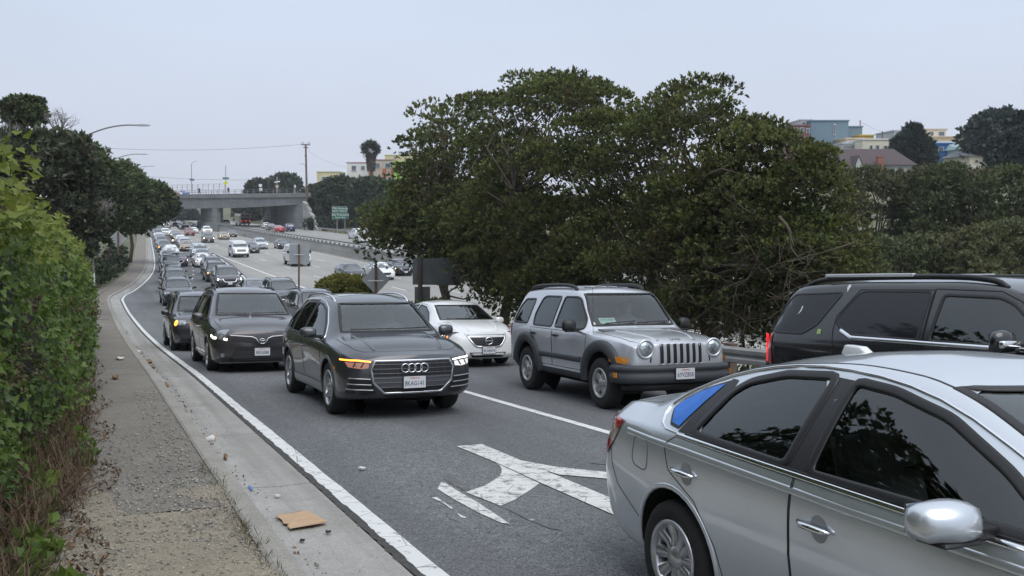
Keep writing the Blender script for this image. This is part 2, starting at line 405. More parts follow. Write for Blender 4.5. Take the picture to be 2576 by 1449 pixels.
# path beside the kerb
sheet('path', rng((7.4, 60, .6), (60, 230, 3.)), lambda s: (edge_t(s)-4.0, edge_t(s)-.93), Zr(.085), PATHM, 8, kind='structure')
V = []; F = []; SS = list(np.arange(-2, 8.6, .2)); TT = list(np.linspace(-3.0, .98, 24))
for s in SS:
    for t in TT:
        x, y = st(s, t); q = .5+.5*math.sin(t*3.1+1)*math.cos(t*1.3+.4)
        V.append((x, y, float(zr(y))+.088+.014*math.sin(s*2.1+t*3.3)*math.sin(t*2.2)-.05*sm(7.6+.7*q, 8.4+.7*q, s)))
for i in range(len(SS)-1):
    for j in range(len(TT)-1): k = i*len(TT)+j; F.append((k, k+1, k+len(TT)+1, k+len(TT)))
link('dirt_verge', mesh_data('dirt_verge', V, F, True, (DIRT,)), kind='structure')
# gutter slabs and kerb stones, each with an open joint
gut = empty('gutter', (0, 0, 0), kind='structure'); krb = empty('kerb', (0, 0, 0), kind='structure')
s = 2.2; k = 0
while s < 200:
    Ls = 3.05 if s < 70 else 6.1
    S = np.linspace(s+.006, s+Ls-.006, 4 if s < 70 else 6)
    V = []; F = []
    for q in S:
        e = edge_t(q)
        for (t, z) in ((e-.76, .012), (e-.45, -.004), (e-.14, .006)): x, y = st(q, t); V.append((x, y, float(zr(y))+z+.004))
    for i in range(len(S)-1):
        for j in range(2): a = i*3+j; F.append((a, a+1, a+4, a+3))
    for i in range(0, len(S)-1): pass
    o = link('gutter_slab', mesh_data('gutter_slab', V, F, True, (GUTT,)), gut)
    V = []; F = []
    for q in S:
        e = edge_t(q); wob = .004*math.sin(q*1.7)
        for (t, z) in ((e-.96, -.05), (e-.955, .098), (e-.93, .112), (e-.82, .108), (e-.785, .088), (e-.765, .008)):
            x, y = st(q, t+wob); V.append((x, y, float(zr(y))+z))
    for i in range(len(S)-1):
        for j in range(5): a = i*6+j; F.append((a, a+1, a+7, a+6))
    F += [(0, 1, 2, 3, 4, 5), tuple((len(S)-1)*6+i for i in range(5, -1, -1))]
    link('kerb_stone', mesh_data('kerb_stone', V, F, False, (KERB,)), krb); s += Ls; k += 1
# painted lines
def line(name, s0, s1, tf, w, m, z=.006, ds=1.5, rag=0.):
    n = max(2, int((s1-s0)/ds)+1); S = np.linspace(s0, s1, n)
    return sheet(name, S, lambda s: (tf(s)-w/2-(rag*random.random() if rag else 0), tf(s)+w/2+(rag*random.random() if rag else 0)), Zr(z), m, 1, kind='structure')
line('edge_line', 0, 230, lambda s: edge_t(s), .13, PAINT, .007, .35, .012)
line('seam_strip', 0, 66, lambda s: edge_t(s)-.105, .035, mat('crumbled seam', (.06, .058, .056), .95, var=.4, vscale=20), .0125, .09, .028)
line('lane_line', 1.0, 36, lambda s: 5.68, .125, PAINT, .006, 1.0, .006)
for s in np.arange(38, 70, 6): line('lane_dash', s, s+2.4, lambda q: 5.70, .12, PAINT)
for s in np.arange(70, 128, 5.4): line('lane_dash', s, s+1.1, lambda q: edge_t(q)+3.75, .12, PAINT)
line('gore_line', 40, 134.5, lambda s: float(pchip([40, 70, 86, 110, 134.5], [9.45, 11.3, 12.67, 14.1, 15.25])(s)), .16, PAINTFW, .008, 3)
fl = lambda s, t: 0.0
def fwline(name, s0, s1, t, w=.13): return sheet(name, np.linspace(s0, s1, max(2, int((s1-s0)/8))), lambda s: (t-w/2, t+w/2), lambda s, t: -.002, PAINTFW, 1, kind='structure')
fwline('freeway_edge_line', -60, 136, 15.4, .2); fwline('freeway_edge_line', 136, 400, 15.4, .12); fwline('freeway_edge_line', -60, 400, 28.2)
for t, ph in ((18.9, 84.3), (22.0, 99.2), (25.05, 110.0)):
    for k in range(-9, 12):
        s = ph+k*14.63
        if -30 < s < 260: fwline('lane_dash', s-1.83, s+1.83, t, .14)
for t in (33.7, 37.3, 40.9):
    for k in range(20):
        s = 40+k*14.63+t
        x, y = 0, 0
        sheet('lane_dash', [s, s+3.66], lambda q: (t-.07, t+.07), lambda s, t: NB+.006, PAINTFW, 1, kind='structure')
# turn arrow, worn and repainted
def marks(name, polys, m, z):
    for P in polys:
        V = []
        B = resample([((1380+x*.31832)/1.36646, (1500+y*.31832)/1.36646) for x, y in P], 6, True)
        pts = [on_ground(*p) for p in B]; n = len(pts)
        vs, es, fs, *_ = delaunay_2d_cdt([Vector((p[0], p[1])) for p in pts], [(i, (i+1) % n) for i in range(n)], [], 1, 1e-5)
        link(name, mesh_data(name, [(v[0], v[1], float(zr(v[1]))+z) for v in vs], fs, False, (m,)), kind='structure')
marks('turn_arrow', [[(595, 113), (870, 90), (1270, 258), (2300, 690), (2300, 860), (1500, 508), (1020, 288)], [(1275, 264), (1660, 335), (2260, 398), (2260, 468), (1700, 420), (1560, 376)]], PAINTW, .0085)
marks('turn_arrow', [[(1022, 294), (1060, 318), (1082, 362), (1080, 405), (1040, 452), (900, 540), (690, 608), (1070, 757), (1230, 690), (1400, 580), (1490, 512)]], PAINTW, .0065)
marks('turn_arrow', [[(430, 500), (470, 510), (840, 730), (1170, 950), (1090, 945), (840, 835), (540, 670), (388, 572)], [(325, 668), (380, 662), (560, 785), (540, 793), (430, 715)], [(595, 832), (700, 880), (690, 892), (640, 880)]], PAINTW, .006)
marks('faded_mark', [[(500, 395), (740, 570), (700, 600), (455, 465)], [(1090, 765), (1300, 850), (1755, 1025), (1600, 1000), (1350, 900)], [(2010, 283), (2215, 298), (2215, 310), (2100, 300)]], PAINTF, .005)
# gravel on the verge and path
def stones(name, n, srange, trange, size, m, seed, zoff=.09, bias=None):
    r = np.random.default_rng(seed); oc = np.array([(1, 0, 0), (-1, 0, 0), (0, 1, 0), (0, -1, 0), (0, 0, 1), (0, 0, -1)], float); fc = np.array([(0, 2, 4), (2, 1, 4), (1, 3, 4), (3, 0, 4), (2, 0, 5), (1, 2, 5), (3, 1, 5), (0, 3, 5)])
    S = srange[0]+(srange[1]-srange[0])*r.random(n)**1.3; T = trange[0]+(trange[1]-trange[0])*(r.random(n) if bias is None else r.random(n)**bias)
    X = -S*SN+T*CS; Y = S*CS+T*SN; Z = zr(Y)+zoff
    sc = size[0]+(size[1]-size[0])*r.random((n, 1))**3; sc3 = sc*np.stack([.7+.6*r.random(n), .7+.6*r.random(n), .35+.4*r.random(n)], 1)
    a = r.random(n)*6.28; V = oc[None]*sc3[:, None]*(.75+.5*r.random((n, 6, 1)))
    c, s_ = np.cos(a)[:, None], np.sin(a)[:, None]; W = np.stack([V[..., 0]*c-V[..., 1]*s_, V[..., 0]*s_+V[..., 1]*c, V[..., 2]], -1)+np.stack([X, Y, Z], 1)[:, None]
    Fi = (fc[None]+(np.arange(n)*6)[:, None, None]).reshape(-1, 3)
    return link(name, fast_mesh(name, W.reshape(-1, 3), Fi, 3, m), kind='stuff')
STN = mat('gravel stone', (.27, .262, .24), .9, var=.2, vscale=3, island=.5)
stones('gravel', 9000, (3.5, 11.5), (-.95, .98), (.002, .017), STN, 3, .096)
stones('gravel', 7000, (4.2, 8.6), (-1.0, .98), (.002, .012), mat('pale gravel', (.31, .29, .25), .9, island=.55), 13, .103)
stones('gravel', 2200, (4.5, 16), (.55, .99), (.003, .02), STN, 4, .092)
stones('gravel', 1600, (4.5, 26), (-.6, 1.0), (.003, .014), STN, 5, .088)
stones('gravel', 500, (4.5, 30), (1.17, 1.5), (.003, .012), STN, 6, .012, 2.)
# ================================================================== barriers, bridge, poles, signs, buildings
CW = surf('weathered wall concrete', (.30, .295, .275), (.43, .42, .40), 12., .18, .25, .9, .4, ((.17, .165, .15), .8, .6))
CB = surf('bridge concrete', (.165, .175, .175), (.255, .265, .262), 2., .2, .12, .9, .3, ((.12, .125, .12), .3, .5))
GALV = mat('galvanised steel', (.36, .36, .35), .5, .6, var=.25, vscale=2.)
POLE = mat('pole grey', (.30, .30, .31), .55, .5); RUST = mat('rusty post', (.13, .075, .05), .8, var=.4, vscale=8); WOODP = mat('weathered pole wood', (.15, .11, .09), .9, var=.3, vscale=3)
SIGNB = mat('bare aluminium sign back', (.44, .46, .48), .45, .5, var=.08, vscale=3); GREENS = mat('green sign', (.012, .13, .085), .5, var=.15); WHT = mat('sign white', (.75, .77, .76), .5)
def w3(s, t, z): x, y = st(s, t); return (x, y, z)
# --- median barrier with open concrete rail
mbr = tag(empty('median_barrier', w3(140, 29.6, 0)), 'long concrete median wall with an open balustrade rail between the carriageways', 'barrier')
def kid(o, par):
    o.parent = par; o.matrix_parent_inverse = par.matrix_world.inverted() if False else Matrix.Translation(-par.location); return o
def oprism(mb, s0, s1, pts):
    "outline (t, z) swept between two stations"
    n = len(pts); V = [w3(s0, t, z) for t, z in pts]+[w3(s1, t, z) for t, z in pts]
    mb.add(V, [tuple(range(n))[::-1], tuple(range(n, 2*n))]+[(i, (i+1) % n, (i+1) % n+n, i+n) for i in range(n)])
for s in np.arange(30, 268, 7.3):
    h = NB+.12
    mb = MB(); oprism(mb, s+.01, s+7.29, [(29.45, -.2), (29.98, -.2), (29.92, h), (29.55, h)]); kid(mb.build('wall_panel', CW), mbr)
    mb = MB(); oprism(mb, s+.01, s+7.29, [(29.50, h+.003), (29.97, h+.003), (29.97, h+.14), (29.50, h+.14)]); kid(mb.build('wall_cap', CB), mbr)
    mb = MB(); oprism(mb, s, s+7.3, [(29.62, h+.50), (29.84, h+.50), (29.84, h+.66), (29.62, h+.66)]); kid(mb.build('top_rail', CB), mbr)
for s in np.arange(30, 268, 2.43):
    h = NB+.26; mb = MB(); V = []
    for (ds, z) in ((.30, h), (.12, h+.14), (.12, h+.24)): V += [w3(s-ds, 29.63, z), w3(s+ds, 29.63, z), w3(s+ds, 29.83, z), w3(s-ds, 29.83, z)]
    mb.add(V, [(4*i+j, 4*i+(j+1) % 4, 4*i+4+(j+1) % 4, 4*i+4+j) for i in range(2) for j in range(4)]); kid(mb.build('baluster', CB), mbr)
# --- guardrails
def guardrail(s0, s1, t, zf, label, step=1.9):
    g = tag(empty('guardrail', w3(s0, t, zf(s0, t))), label, 'guardrail')
    wv = [(0, .43), (-.07, .46), (-.07, .52), (-.015, .57), (-.07, .62), (-.07, .68), (0, .72), (.012, .72), (-.055, .68), (-.055, .62), (0, .57), (-.055, .52), (-.055, .46), (.012, .43)]
    V = []; F = []; S = np.arange(s0, s1+.01, step); n = len(wv)
    for s in S: V += [w3(s, t+q, zf(s, t)+z) for q, z in wv]
    for i in range(len(S)-1):
        for j in range(n): F.append((i*n+j, i*n+(j+1) % n, (i+1)*n+(j+1) % n, (i+1)*n+j))
    kid(MB().add(V, F).build('beam', GALV), g)
    for s in S:
        x, y, z = w3(s, t+.15, zf(s, t)); kid(MB().box((x, y, z+.28), (.15, .2, .95), TH).build('post', WOODP), g)
        x, y, z = w3(s, t+.045, zf(s, t)); kid(MB().box((x, y, z+.56), (.09, .12, .28), TH).build('spacer_block', GALV), g)
guardrail(2, 36, 10.2, lambda s, t: float(zr(s*CS+t*SN)), 'weathered metal guardrail along the ramp in front of the big tree', 1.9)
guardrail(160, 204, 44.5, lambda s, t: NB, 'low metal guardrail beside the far carriageway below the green sign', 3.8)
# --- overpass
BA, BBv = Vector((-46, 211.6)), Vector((-122, 276)); BD = (BBv-BA).normalized(); BL = (BBv-BA).length; BU = Vector((-SN, CS))
def bp(a, b, z): p = BA+BD*a+BU*b; return (p.x, p.y, z)
brg = tag(empty('overpass', bp(0, 0, 0)), 'concrete road overpass spanning the freeway', 'bridge')
def slab(mb, a0, a1, b0, b1, z0, z1, na=1, zl=None):
    "block in bridge coordinates; zl(a) shifts the underside"
    V = []; F = []; A = np.linspace(a0, a1, na+1)
    for a in A:
        zb = z0+(zl(a) if zl else 0); V += [bp(a, b0, zb), bp(a, b1, zb), bp(a, b1, z1), bp(a, b0, z1)]
    for i in range(na):
        for j in range(4): F.append((4*i+j, 4*i+(j+1) % 4, 4*i+4+(j+1) % 4, 4*i+4+j))
    F += [(0, 1, 2, 3), tuple(4*na+q for q in (3, 2, 1, 0))]; mb.add(V, F)
mb = MB(); slab(mb, -1, BL, 0, 33, 8.45, 9.15, 12); kid(mb.build('deck', CB), brg)
mb = MB(); slab(mb, 0, BL, .9, 32, 6.6, 8.448, 24, lambda a: -.75*sm(0, 30, a)-.3*sm(20, 60, a)); kid(mb.build('girder', CB), brg)
for a in np.arange(-1, BL-3, 3.9):
    mb = MB(); slab(mb, a+.01, a+3.89, -.12, .22, 8.30, 9.30, 1); kid(mb.build('edge_beam', CB), brg)
# solid pier, abutment walls
def wall_t(mb, t0, t1, s0, s1, z0, z1a, z1b):
    V = [w3(s0, t0, z0), w3(s0, t1, z0), w3(s1, t1, z0), w3(s1, t0, z0), w3(s0, t0, z1a), w3(s0, t1, z1a), w3(s1, t1, z1b), w3(s1, t0, z1b)]
    mb.add(V, [(3, 2, 1, 0), (4, 5, 6, 7), (0, 1, 5, 4), (1, 2, 6, 5), (2, 3, 7, 6), (3, 0, 4, 7)])
V = []; F = []
nose = [(247, 29.0), (246.2, 29.25), (245.6, 29.8), (245.6, 30.6), (246.2, 31.2), (247, 31.5), (275, 31.5), (275, 29.0)]
for z in (-.2, 6.4): V += [w3(s, t, z) for s, t in nose]
m_ = len(nose); mb = MB().add(V, [tuple(range(m_))[::-1], tuple(range(m_, 2*m_))]+[(i, (i+1) % m_, (i+1) % m_+m_, i+m_) for i in range(m_)]); kid(mb.build('pier', CB), brg)
mb = MB(); wall_t(mb, 28.3, 32.2, 240, 278, -.2, 2.1, 2.1); kid(mb.build('pier_base', CB), brg)
mb = MB(); wall_t(mb, 44.0, 45.4, 211, 246, .4, 6.9, 6.9); kid(mb.build('abutment', CB), brg)
for (s0, s1, za, zb) in ((196, 199, 1.3, 2.3), (199, 202, 3.0, 3.9), (202, 205, 4.3, 5.0), (205, 208, 5.5, 6.4), (208, 211, 6.7, 7.4)):
    mb = MB(); wall_t(mb, 44.1, 44.9, s0+.01, s1-.01, .4, za, zb); kid(mb.build('wing_wall', CW), brg)
for (s0, s1, za, zb) in ((246, 251, 6.9, 6.2), (251, 256, 5.4, 4.4), (256, 262, 3.6, 2.4)):
    mb = MB(); wall_t(mb, 43.3, 44.4, s0+.01, s1-.01, .4, za, zb); kid(mb.build('wing_wall', CW), brg)
mb = MB(); wall_t(mb, 43.98, 44.05, 207.0, 208.6, 1.1, 3.0, 3.0); kid(mb.build('service_door', mat('faded door', (.42, .45, .46), .6)), brg)
mb = MB(); wall_t(mb, 43.98, 44.05, 205.6, 206.6, 1.1, 3.0, 3.0); kid(mb.build('service_door', mat('rust door', (.22, .15, .13), .7)), brg)
# railing of the near side, curved chain link fence of the far side
for a in np.arange(0, BL, 2.6):
    mb = MB(); slab(mb, a-.1, a+.1, -.05, .15, 9.3, 10.25); kid(mb.build('rail_post', CB), brg)
for z in (9.72, 10.2):
    mb = MB(); slab(mb, -1, BL, -.02, .10, z, z+.07); kid(mb.build('rail_bar', CB), brg)
FEN = mat('fence steel', (.30, .25, .26), .6, .3)
for a in np.arange(26, BL, 2.7):
    P = [bp(a, 30, 9.1), bp(a, 30, 10.9), bp(a, 29.8, 11.6), bp(a, 29.3, 12.1), bp(a, 28.5, 12.35)]
    kid(MB().tube(P, .06, 5).build('fence_post', FEN), brg)
for b, z in ((30, 9.5), (30, 10.2), (30, 10.9), (29.8, 11.6), (29.3, 12.1), (28.5, 12.35)):
    kid(MB().tube([bp(26, b, z), bp(BL, b, z)], .022, 4).build('fence_wire', FEN), brg)
# --- poles
def street_light(base, top, arm, label, m=POLE, arc=.9, r=.085):
    o = tag(empty('street_light', base), label, 'street light', 'curved arm street lights')
    B, T, A = Vector(base), Vector(top), Vector(arm)
    kid(MB().tube([B, B+(T-B)*.5, T], [r*1.25, r, r*.8], 10).build('pole', m, smooth=True), o)
    P = [T, T+(A-T)*.22+Vector((0, 0, arc*.50)), T+(A-T)*.45+Vector((0, 0, arc*.85)), T+(A-T)*.7+Vector((0, 0, arc*.95)), T+(A-T)*.9+Vector((0, 0, arc*.8))+Vector((0, 0, 0))]
    P = [p for p in chaikin([tuple(p) for p in P], 2, False)]; kid(MB().tube(P, r*.62, 8).build('arm', m, smooth=True), o)
    e = Vector(P[-1]); d = (A-T); d.z = 0; d.normalize(); n = Vector((-d.y, d.x, 0))
    V = [];
    for (l, w, h) in ((-.1, .06, .05), (.1, .13, .07), (.55, .15, .05), (.75, .06, .02)):
        for (a, b) in ((-1, -1), (1, -1), (1, 1), (-1, 1)): V.append(e+d*l+n*(w*a)+Vector((0, 0, h*b)))
    kid(MB().add(V, [(3, 2, 1, 0), (12, 13, 14, 15)]+[(4*i+j, 4*i+(j+1) % 4, 4*i+4+(j+1) % 4, 4*i+4+j) for i in range(3) for j in range(4)]).build('lamp_head', mat('lamp head', (.40, .41, .43), .5), smooth=False), o)
for (px, py, ax, ay, Y, txt) in ((205, 346, 366, 334, 63, 'nearest and largest'), (281, 404, 366, 398, 117, 'second'), (335, 428, 386, 424, 190, 'farthest')):
    T = at(px, py, Y); A = at(ax, ay, Y+.5); street_light((T.x, T.y, 0), T, A, f'grey street light with a curved arm above the dark trees, {txt} of three', arc=(T-A).length*.16)
T = at(798, 500, 229); A = at(752, 481, 221); street_light((T.x, T.y, NB), T, A, 'pale street light arm emerging from trees beside the overpass', arc=.5)
T = at(905, 474, 206); A = at(862, 471, 198); street_light((T.x, T.y, NB), T, A, 'street light head in front of trees above the green road sign', arc=.3)
up_ = tag(empty('utility_pole', (at(770, 470, 205).x, 205, 4)), 'tall wooden utility pole with crossarms right of the overpass', 'pole')
b0, t0 = at(772, 500, 205), at(769, 362, 205); kid(MB().tube([b0, t0], [.26, .18], 8).build('pole', WOODP), up_)
for py, w in ((364, 11), (371, 6), (392, 3)):
    a, b = at(769-w, py, 204.8), at(769+w, py+.4, 204.8); kid(MB().tube([a, b], .11, 5).build('crossarm', WOODP), up_)
for dx in (-10, -6, 6, 10): p = at(769+dx, 363, 204.8); kid(MB().tube([p, p+Vector((0, 0, .5))], .07, 5).build('insulator', CB), up_)
a, b = at(769, 418, 205), at(752, 413, 203); kid(MB().tube([a, (a+b)/2+Vector((0, 0, .4)), b], .05, 5).build('lamp_arm', GALV), up_)
WIRE = mat('overhead wire', (.10, .10, .11), .7)
def wire(p, q, sag, label, r=.02):
    n = 16; P = [p.lerp(q, i/n)-Vector((0, 0, 4*sag*(i/n)*(1-i/n))) for i in range(n+1)]
    tag(MB().tube(P, r, 4, False).build('overhead_wire', WIRE), label, 'wire', 'overhead wires')
wire(at(759, 363, 204), at(250, 372, 190), .8, 'long overhead wire running left from the utility pole', .028)
wire(at(300, 437, 250), at(735, 449, 250), .9, 'thin trolley wire above the overpass deck', .03)
wire(at(775, 380, 205), at(872, 420, 225), .6, 'thin wire running down right from the utility pole towards the houses', .02)
def simple_pole(px, py0, py1, Y, label, name='pole', r=.11, m=POLE):
    o = tag(empty(name, tuple(at(px, py1, Y))), label, 'pole'); kid(MB().tube([at(px, py1, Y), at(px-.3, py0, Y)], [r, r*.75], 8).build('pole_shaft', m), o); return o
def plate_at(o, name, P, Y, m, th=.04):
    Q = [at(x, y, Y) for x, y in P]; n = len(Q); V = Q+[q+Vector((0, th, 0)) for q in Q]
    return kid(MB().add(V, [tuple(range(n)), tuple(range(2*n-1, n-1, -1))]+[(i, i+n, (i+1) % n+n, (i+1) % n) for i in range(n)]).build(name, m), o)
PKP = mat('pink grey pole', (.38, .33, .33), .6)
o = simple_pole(482, 412, 486, 250, 'street light pole on the overpass with a small blue sign', 'lamp_post', .13, PKP); kid(MB().tube([at(482, 412, 250), at(487, 407, 250), at(496, 405, 250)], .07, 5).build('lamp_arm', PKP), o)
plate_at(o, 'street_sign', [(477, 449), (489, 450), (489, 455), (477, 454)], 249.7, mat('blue sign', (.10, .20, .26), .5))
o = simple_pole(568, 416, 492, 238, 'pole on the overpass carrying a green street sign and a yellow diamond', 'sign_pole', .13, PKP)
plate_at(o, 'street_sign', [(560, 446), (576, 446), (576, 451), (560, 451)], 237.7, mat('teal sign', (.06, .22, .20), .5)); plate_at(o, 'yellow_diamond', [(568, 454), (574, 460), (568, 466), (562, 460)], 237.6, mat('fluorescent yellow', (.70, .72, .04), .5, emit=(.7, .8, .05), estr=.0))
o = simple_pole(655, 463, 487, 228, 'short post with two white signs on the overpass', 'sign_post', .07); plate_at(o, 'sign_panel', [(651, 463), (659, 463), (659, 470), (651, 470)], 227.8, WHT); plate_at(o, 'sign_panel', [(652, 473), (660, 473), (660, 480), (652, 480)], 227.8, WHT)
o = simple_pole(697, 446, 486, 222, 'pale pole with a cross shaped arm on the overpass', 'sign_post', .11, mat('pale pole', (.48, .45, .40), .7)); plate_at(o, 'cross_sign', [(690, 457), (704, 455), (704, 458), (690, 460)], 221.7, WHT); plate_at(o, 'sign_panel', [(693, 467), (700, 466), (701, 470), (697, 473), (693, 471)], 221.7, mat('peach sign', (.62, .48, .40), .6))
o = simple_pole(742, 468, 487, 214, 'short post with a white diamond at the right end of the overpass', 'sign_post', .08, mat('pale pole', (.48, .45, .40), .7)); plate_at(o, 'sign_panel', [(742, 464), (745, 469), (742, 474), (739, 469)], 213.8, WHT)
# --- signs seen from behind
def back_sign(px, py0, py1, P, Y, label, postm=RUST, pr=.055, bm=SIGNB, brace=True, extra=()):
    o = tag(empty('traffic_sign', tuple(at(px, py1, Y))), label, 'traffic sign')
    kid(MB().tube([at(px, py1, Y), at(px, py0, Y)], pr, 8).build('sign_post', postm), o); p = plate_at(o, 'sign_panel', P, Y+pr+.01, bm, .02)
    if brace:
        xs = [q[0] for q in P]; cy = sum(q[1] for q in P)/len(P)+ (max(q[1] for q in P)-min(q[1] for q in P))*.04
        w = (max(xs)-min(xs))*.27; a, b = at(px-w, cy, Y-pr), at(px+w, cy, Y-pr); kid(MB().tube([a, b], .02, 5).build('brace', SIGNB), o)
    for q in extra: plate_at(o, 'lower_panel', q, Y+pr+.01, bm, .02)
    return o
back_sign(752, 614, 760, [(728, 614), (778, 614), (778, 664), (728, 664)], 56, 'square sign seen from behind on a rusty post in the gore', brace=True)
back_sign(945.5, 668, 790, [(945.5, 667), (981, 704), (945.5, 741), (910, 704)], 42.6, 'diamond sign seen from behind next to the yellow green bush', pr=.06)
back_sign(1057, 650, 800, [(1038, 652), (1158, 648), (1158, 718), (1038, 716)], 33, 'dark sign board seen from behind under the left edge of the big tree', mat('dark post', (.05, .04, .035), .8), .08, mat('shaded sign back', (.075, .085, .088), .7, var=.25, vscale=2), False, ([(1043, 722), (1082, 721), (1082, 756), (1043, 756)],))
back_sign(297, 582, 640, [(295.5, 580), (318, 602), (296, 624), (273, 601)], 66, 'diamond sign seen from behind beside the path under the dark trees', RUST, .06, SIGNB, False)
# green guide sign
o = tag(empty('road_sign', tuple(at(848, 575, 184))), 'green highway guide sign in front of trees beside the far carriageway', 'road sign')
for px in (848, 868): kid(MB().tube([at(px, 580, 184.3), at(px, 520, 184.3)], .10, 6).build('sign_post', POLE), o)
for y0, y1, x1, L in ((520, 535, 873, ('19th Avenue', 'NEXT RIGHT')), (536, 551.5, 876, ('San Francisco', 'State Univ'))):
    plate_at(o, 'sign_border', [(836, y0), (x1, y0), (x1, y1), (836, y1)], 184.0, WHT); plate_at(o, 'sign_panel', [(836.5, y0+.5), (x1-.5, y0+.5), (x1-.5, y1-.5), (836.5, y1-.5)], 183.95, GREENS)
    for k, tx in enumerate(L):
        me = text_mesh(tx, .62 if k == 0 else .5, .005); me.materials.append(WHT); q = link('lettering', me); q.location = at((836+x1)/2, y0+4.3+k*6.6, 183.9); q.rotation_euler = (math.pi/2, 0, 0); kid(q, o)
# roadside cabinet and marker left
o = tag(empty('utility_cabinet', tuple(at(232, 660, 46))), 'green utility cabinet half hidden behind the ivy hedge', 'cabinet')
a = at(224, 596, 46); b = at(243, 645, 46); kid(MB().box(((a.x+b.x)/2-.1, 46, (a.z+b.z)/2), (.55, .5, a.z-b.z), 0).build('cabinet_body', mat('cabinet green', (.05, .10, .085), .6, var=.2), bevel=.02), o); kid(MB().box(((a.x+b.x)/2-.1, 46, a.z+.03), (.62, .56, .06)).build('cabinet_lid', mat('cabinet green', (.05, .10, .085), .6)), o)
kid(MB().tube([at(234, 645, 46), at(234, 720, 46)], .06, 6).build('stand', POLE), o)
tag(MB().box(tuple(at(236, 701, 40)), (.09, .05, .55)).build('marker_post', WHT), 'thin white marker post at the end of the ivy hedge', 'post')
# --- buildings
def bcol(n, c): return mat(n, c, .8, var=.06, vscale=.4)
WINM = mat('house window', (.10, .13, .16), .12, 0, .6, var=.3, vscale=.8); FRM = mat('window frame', (.62, .63, .62), .6)
def house(label, R, Y, wall, dep=9., wins=(), roof='flat', roofm=None, name='house', zb=None, trim=None, bands=(), frames=True):
    x0, y0, x1, y1 = R; A = at(x0, y0, Y); B = at(x1, y1, Y); zb = B.z-6 if zb is None else zb
    o = tag(empty(name, ((A.x+B.x)/2, Y, zb)), label, 'building'); cx, w = (A.x+B.x)/2, B.x-A.x
    kid(MB().box((cx, Y+dep/2, (A.z+zb)/2), (w, dep, A.z-zb)).build('wall', wall), o)
    if roof == 'flat':
        kid(MB().box((cx, Y+dep/2, A.z+.12), (w+.3, dep+.3, .24)).build('cornice', trim or wall), o)
    elif roof == 'hip':
        h = roofm[1]; d = .45; V = [(A.x-d, Y-d, A.z), (B.x+d, Y-d, A.z), (B.x+d, Y+dep+d, A.z), (A.x-d, Y+dep+d, A.z), (A.x+w*.06, Y+dep/2, A.z+h), (B.x-w*.12, Y+dep/2, A.z+h)]
        kid(MB().add(V, [(0, 1, 5, 4), (2, 3, 4, 5), (1, 2, 5), (3, 0, 4), (3, 2, 1, 0)]).build('roof', roofm[0]), o)
    for (a, b, c, d, m) in bands:
        p, q = at(a, b, Y), at(c, d, Y); kid(MB().box(((p.x+q.x)/2, Y-.05, (p.z+q.z)/2), (q.x-p.x, .16, p.z-q.z)).build('facade_panel', m), o)
    for (a, b, c, d) in wins:
        p, q = at(a, b, Y), at(c, d, Y); f = kid(MB().box(((p.x+q.x)/2, Y-.10, (p.z+q.z)/2), (q.x-p.x, .14, p.z-q.z)).build('window', FRM), o)
        g = MB().box(((p.x+q.x)/2, Y-.16, (p.z+q.z)/2), ((q.x-p.x)*.82, .06, (p.z-q.z)*.86)).build('pane', WINM); g.parent = f; g.matrix_parent_inverse = Matrix.Translation(-o.location)@Matrix.Identity(4) if False else Matrix.Identity(4)
    return o
YL = bcol('pale yellow wall', (.62, .57, .33)); CRM = bcol('cream wall', (.66, .62, .50)); WHW = bcol('white wall', (.70, .70, .68)); TAN = bcol('tan wall', (.50, .42, .35)); ORG = bcol('orange panel', (.42, .13, .07)); GRN = bcol('lime wall', (.34, .56, .10)); BLG = bcol('blue grey wall', (.16, .24, .30)); PNK = bcol('pink trim', (.42, .27, .25)); GRYW = bcol('pale grey wall', (.50, .52, .54)); RDB = bcol('red brown wall', (.20, .10, .10)); BLU = bcol('blue wall', (.05, .17, .42)); TEAL = bcol('teal roof', (.34, .45, .46)); BRF = bcol('brown shingle roof', (.075, .055, .058)); SLT = bcol('slate roof', (.22, .24, .26)); PCH = bcol('peach wall', (.55, .44, .30))
house('small pale yellow house with one window left of the hillside trees', (797, 433, 852, 470), 246, YL, wins=[(809, 444, 825, 457)], trim=CRM)
house('low white house with a pink roof edge beside the palm', (872, 410, 926, 450), 252, WHW, wins=[(884, 416, 897, 430), (908, 417, 918, 427)], trim=PNK)
house('tan house with orange panels and two wide windows', (926, 403, 990, 470), 244, TAN, wins=[(941, 410, 957, 422), (968, 410, 984, 422)], trim=PNK, bands=[(928, 424, 939, 446, ORG), (962, 424, 972, 448, ORG), (984, 426, 990, 450, ORG)])
house('lime green house with a grey balcony beside the big tree', (990.5, 408, 1050, 470), 240, GRN, wins=[(1010, 432, 1021, 446)], bands=[(999, 414, 1040, 427, SLT)])
house('pale yellow upper building behind the tan and lime houses', (968, 391, 1060, 440), 268, YL, wins=[(992, 393, 996, 401)])
house('pale grey block at the top behind the yellow building', (1003, 383, 1070, 420), 290, GRYW, wins=[])
house('large blue grey house block on the right hilltop', (2040, 305, 2133, 362), 172, BLG, 14, wins=[(2096, 312, 2101, 340)], trim=BLG)
house('lower right wing of the blue grey hilltop block', (2133.5, 320, 2168, 362), 173, BLG, 12, trim=BLG)
house('pale glazed corner of the hilltop block', (2014, 303, 2040, 330), 174, GRYW, 12, wins=[(2016, 307, 2026, 318), (2028, 307, 2037, 318)])
house('red brown house with balconies left of the blue grey block', (1990, 317, 2037, 370), 168, RDB, 12, wins=[(1996, 321, 2006, 332), (2012, 321, 2022, 332), (2028, 323, 2036, 335)])
house('mustard yellow small house on the hilltop', (2162, 342, 2197, 370), 170, bcol('mustard wall', (.52, .38, .10)), wins=[])
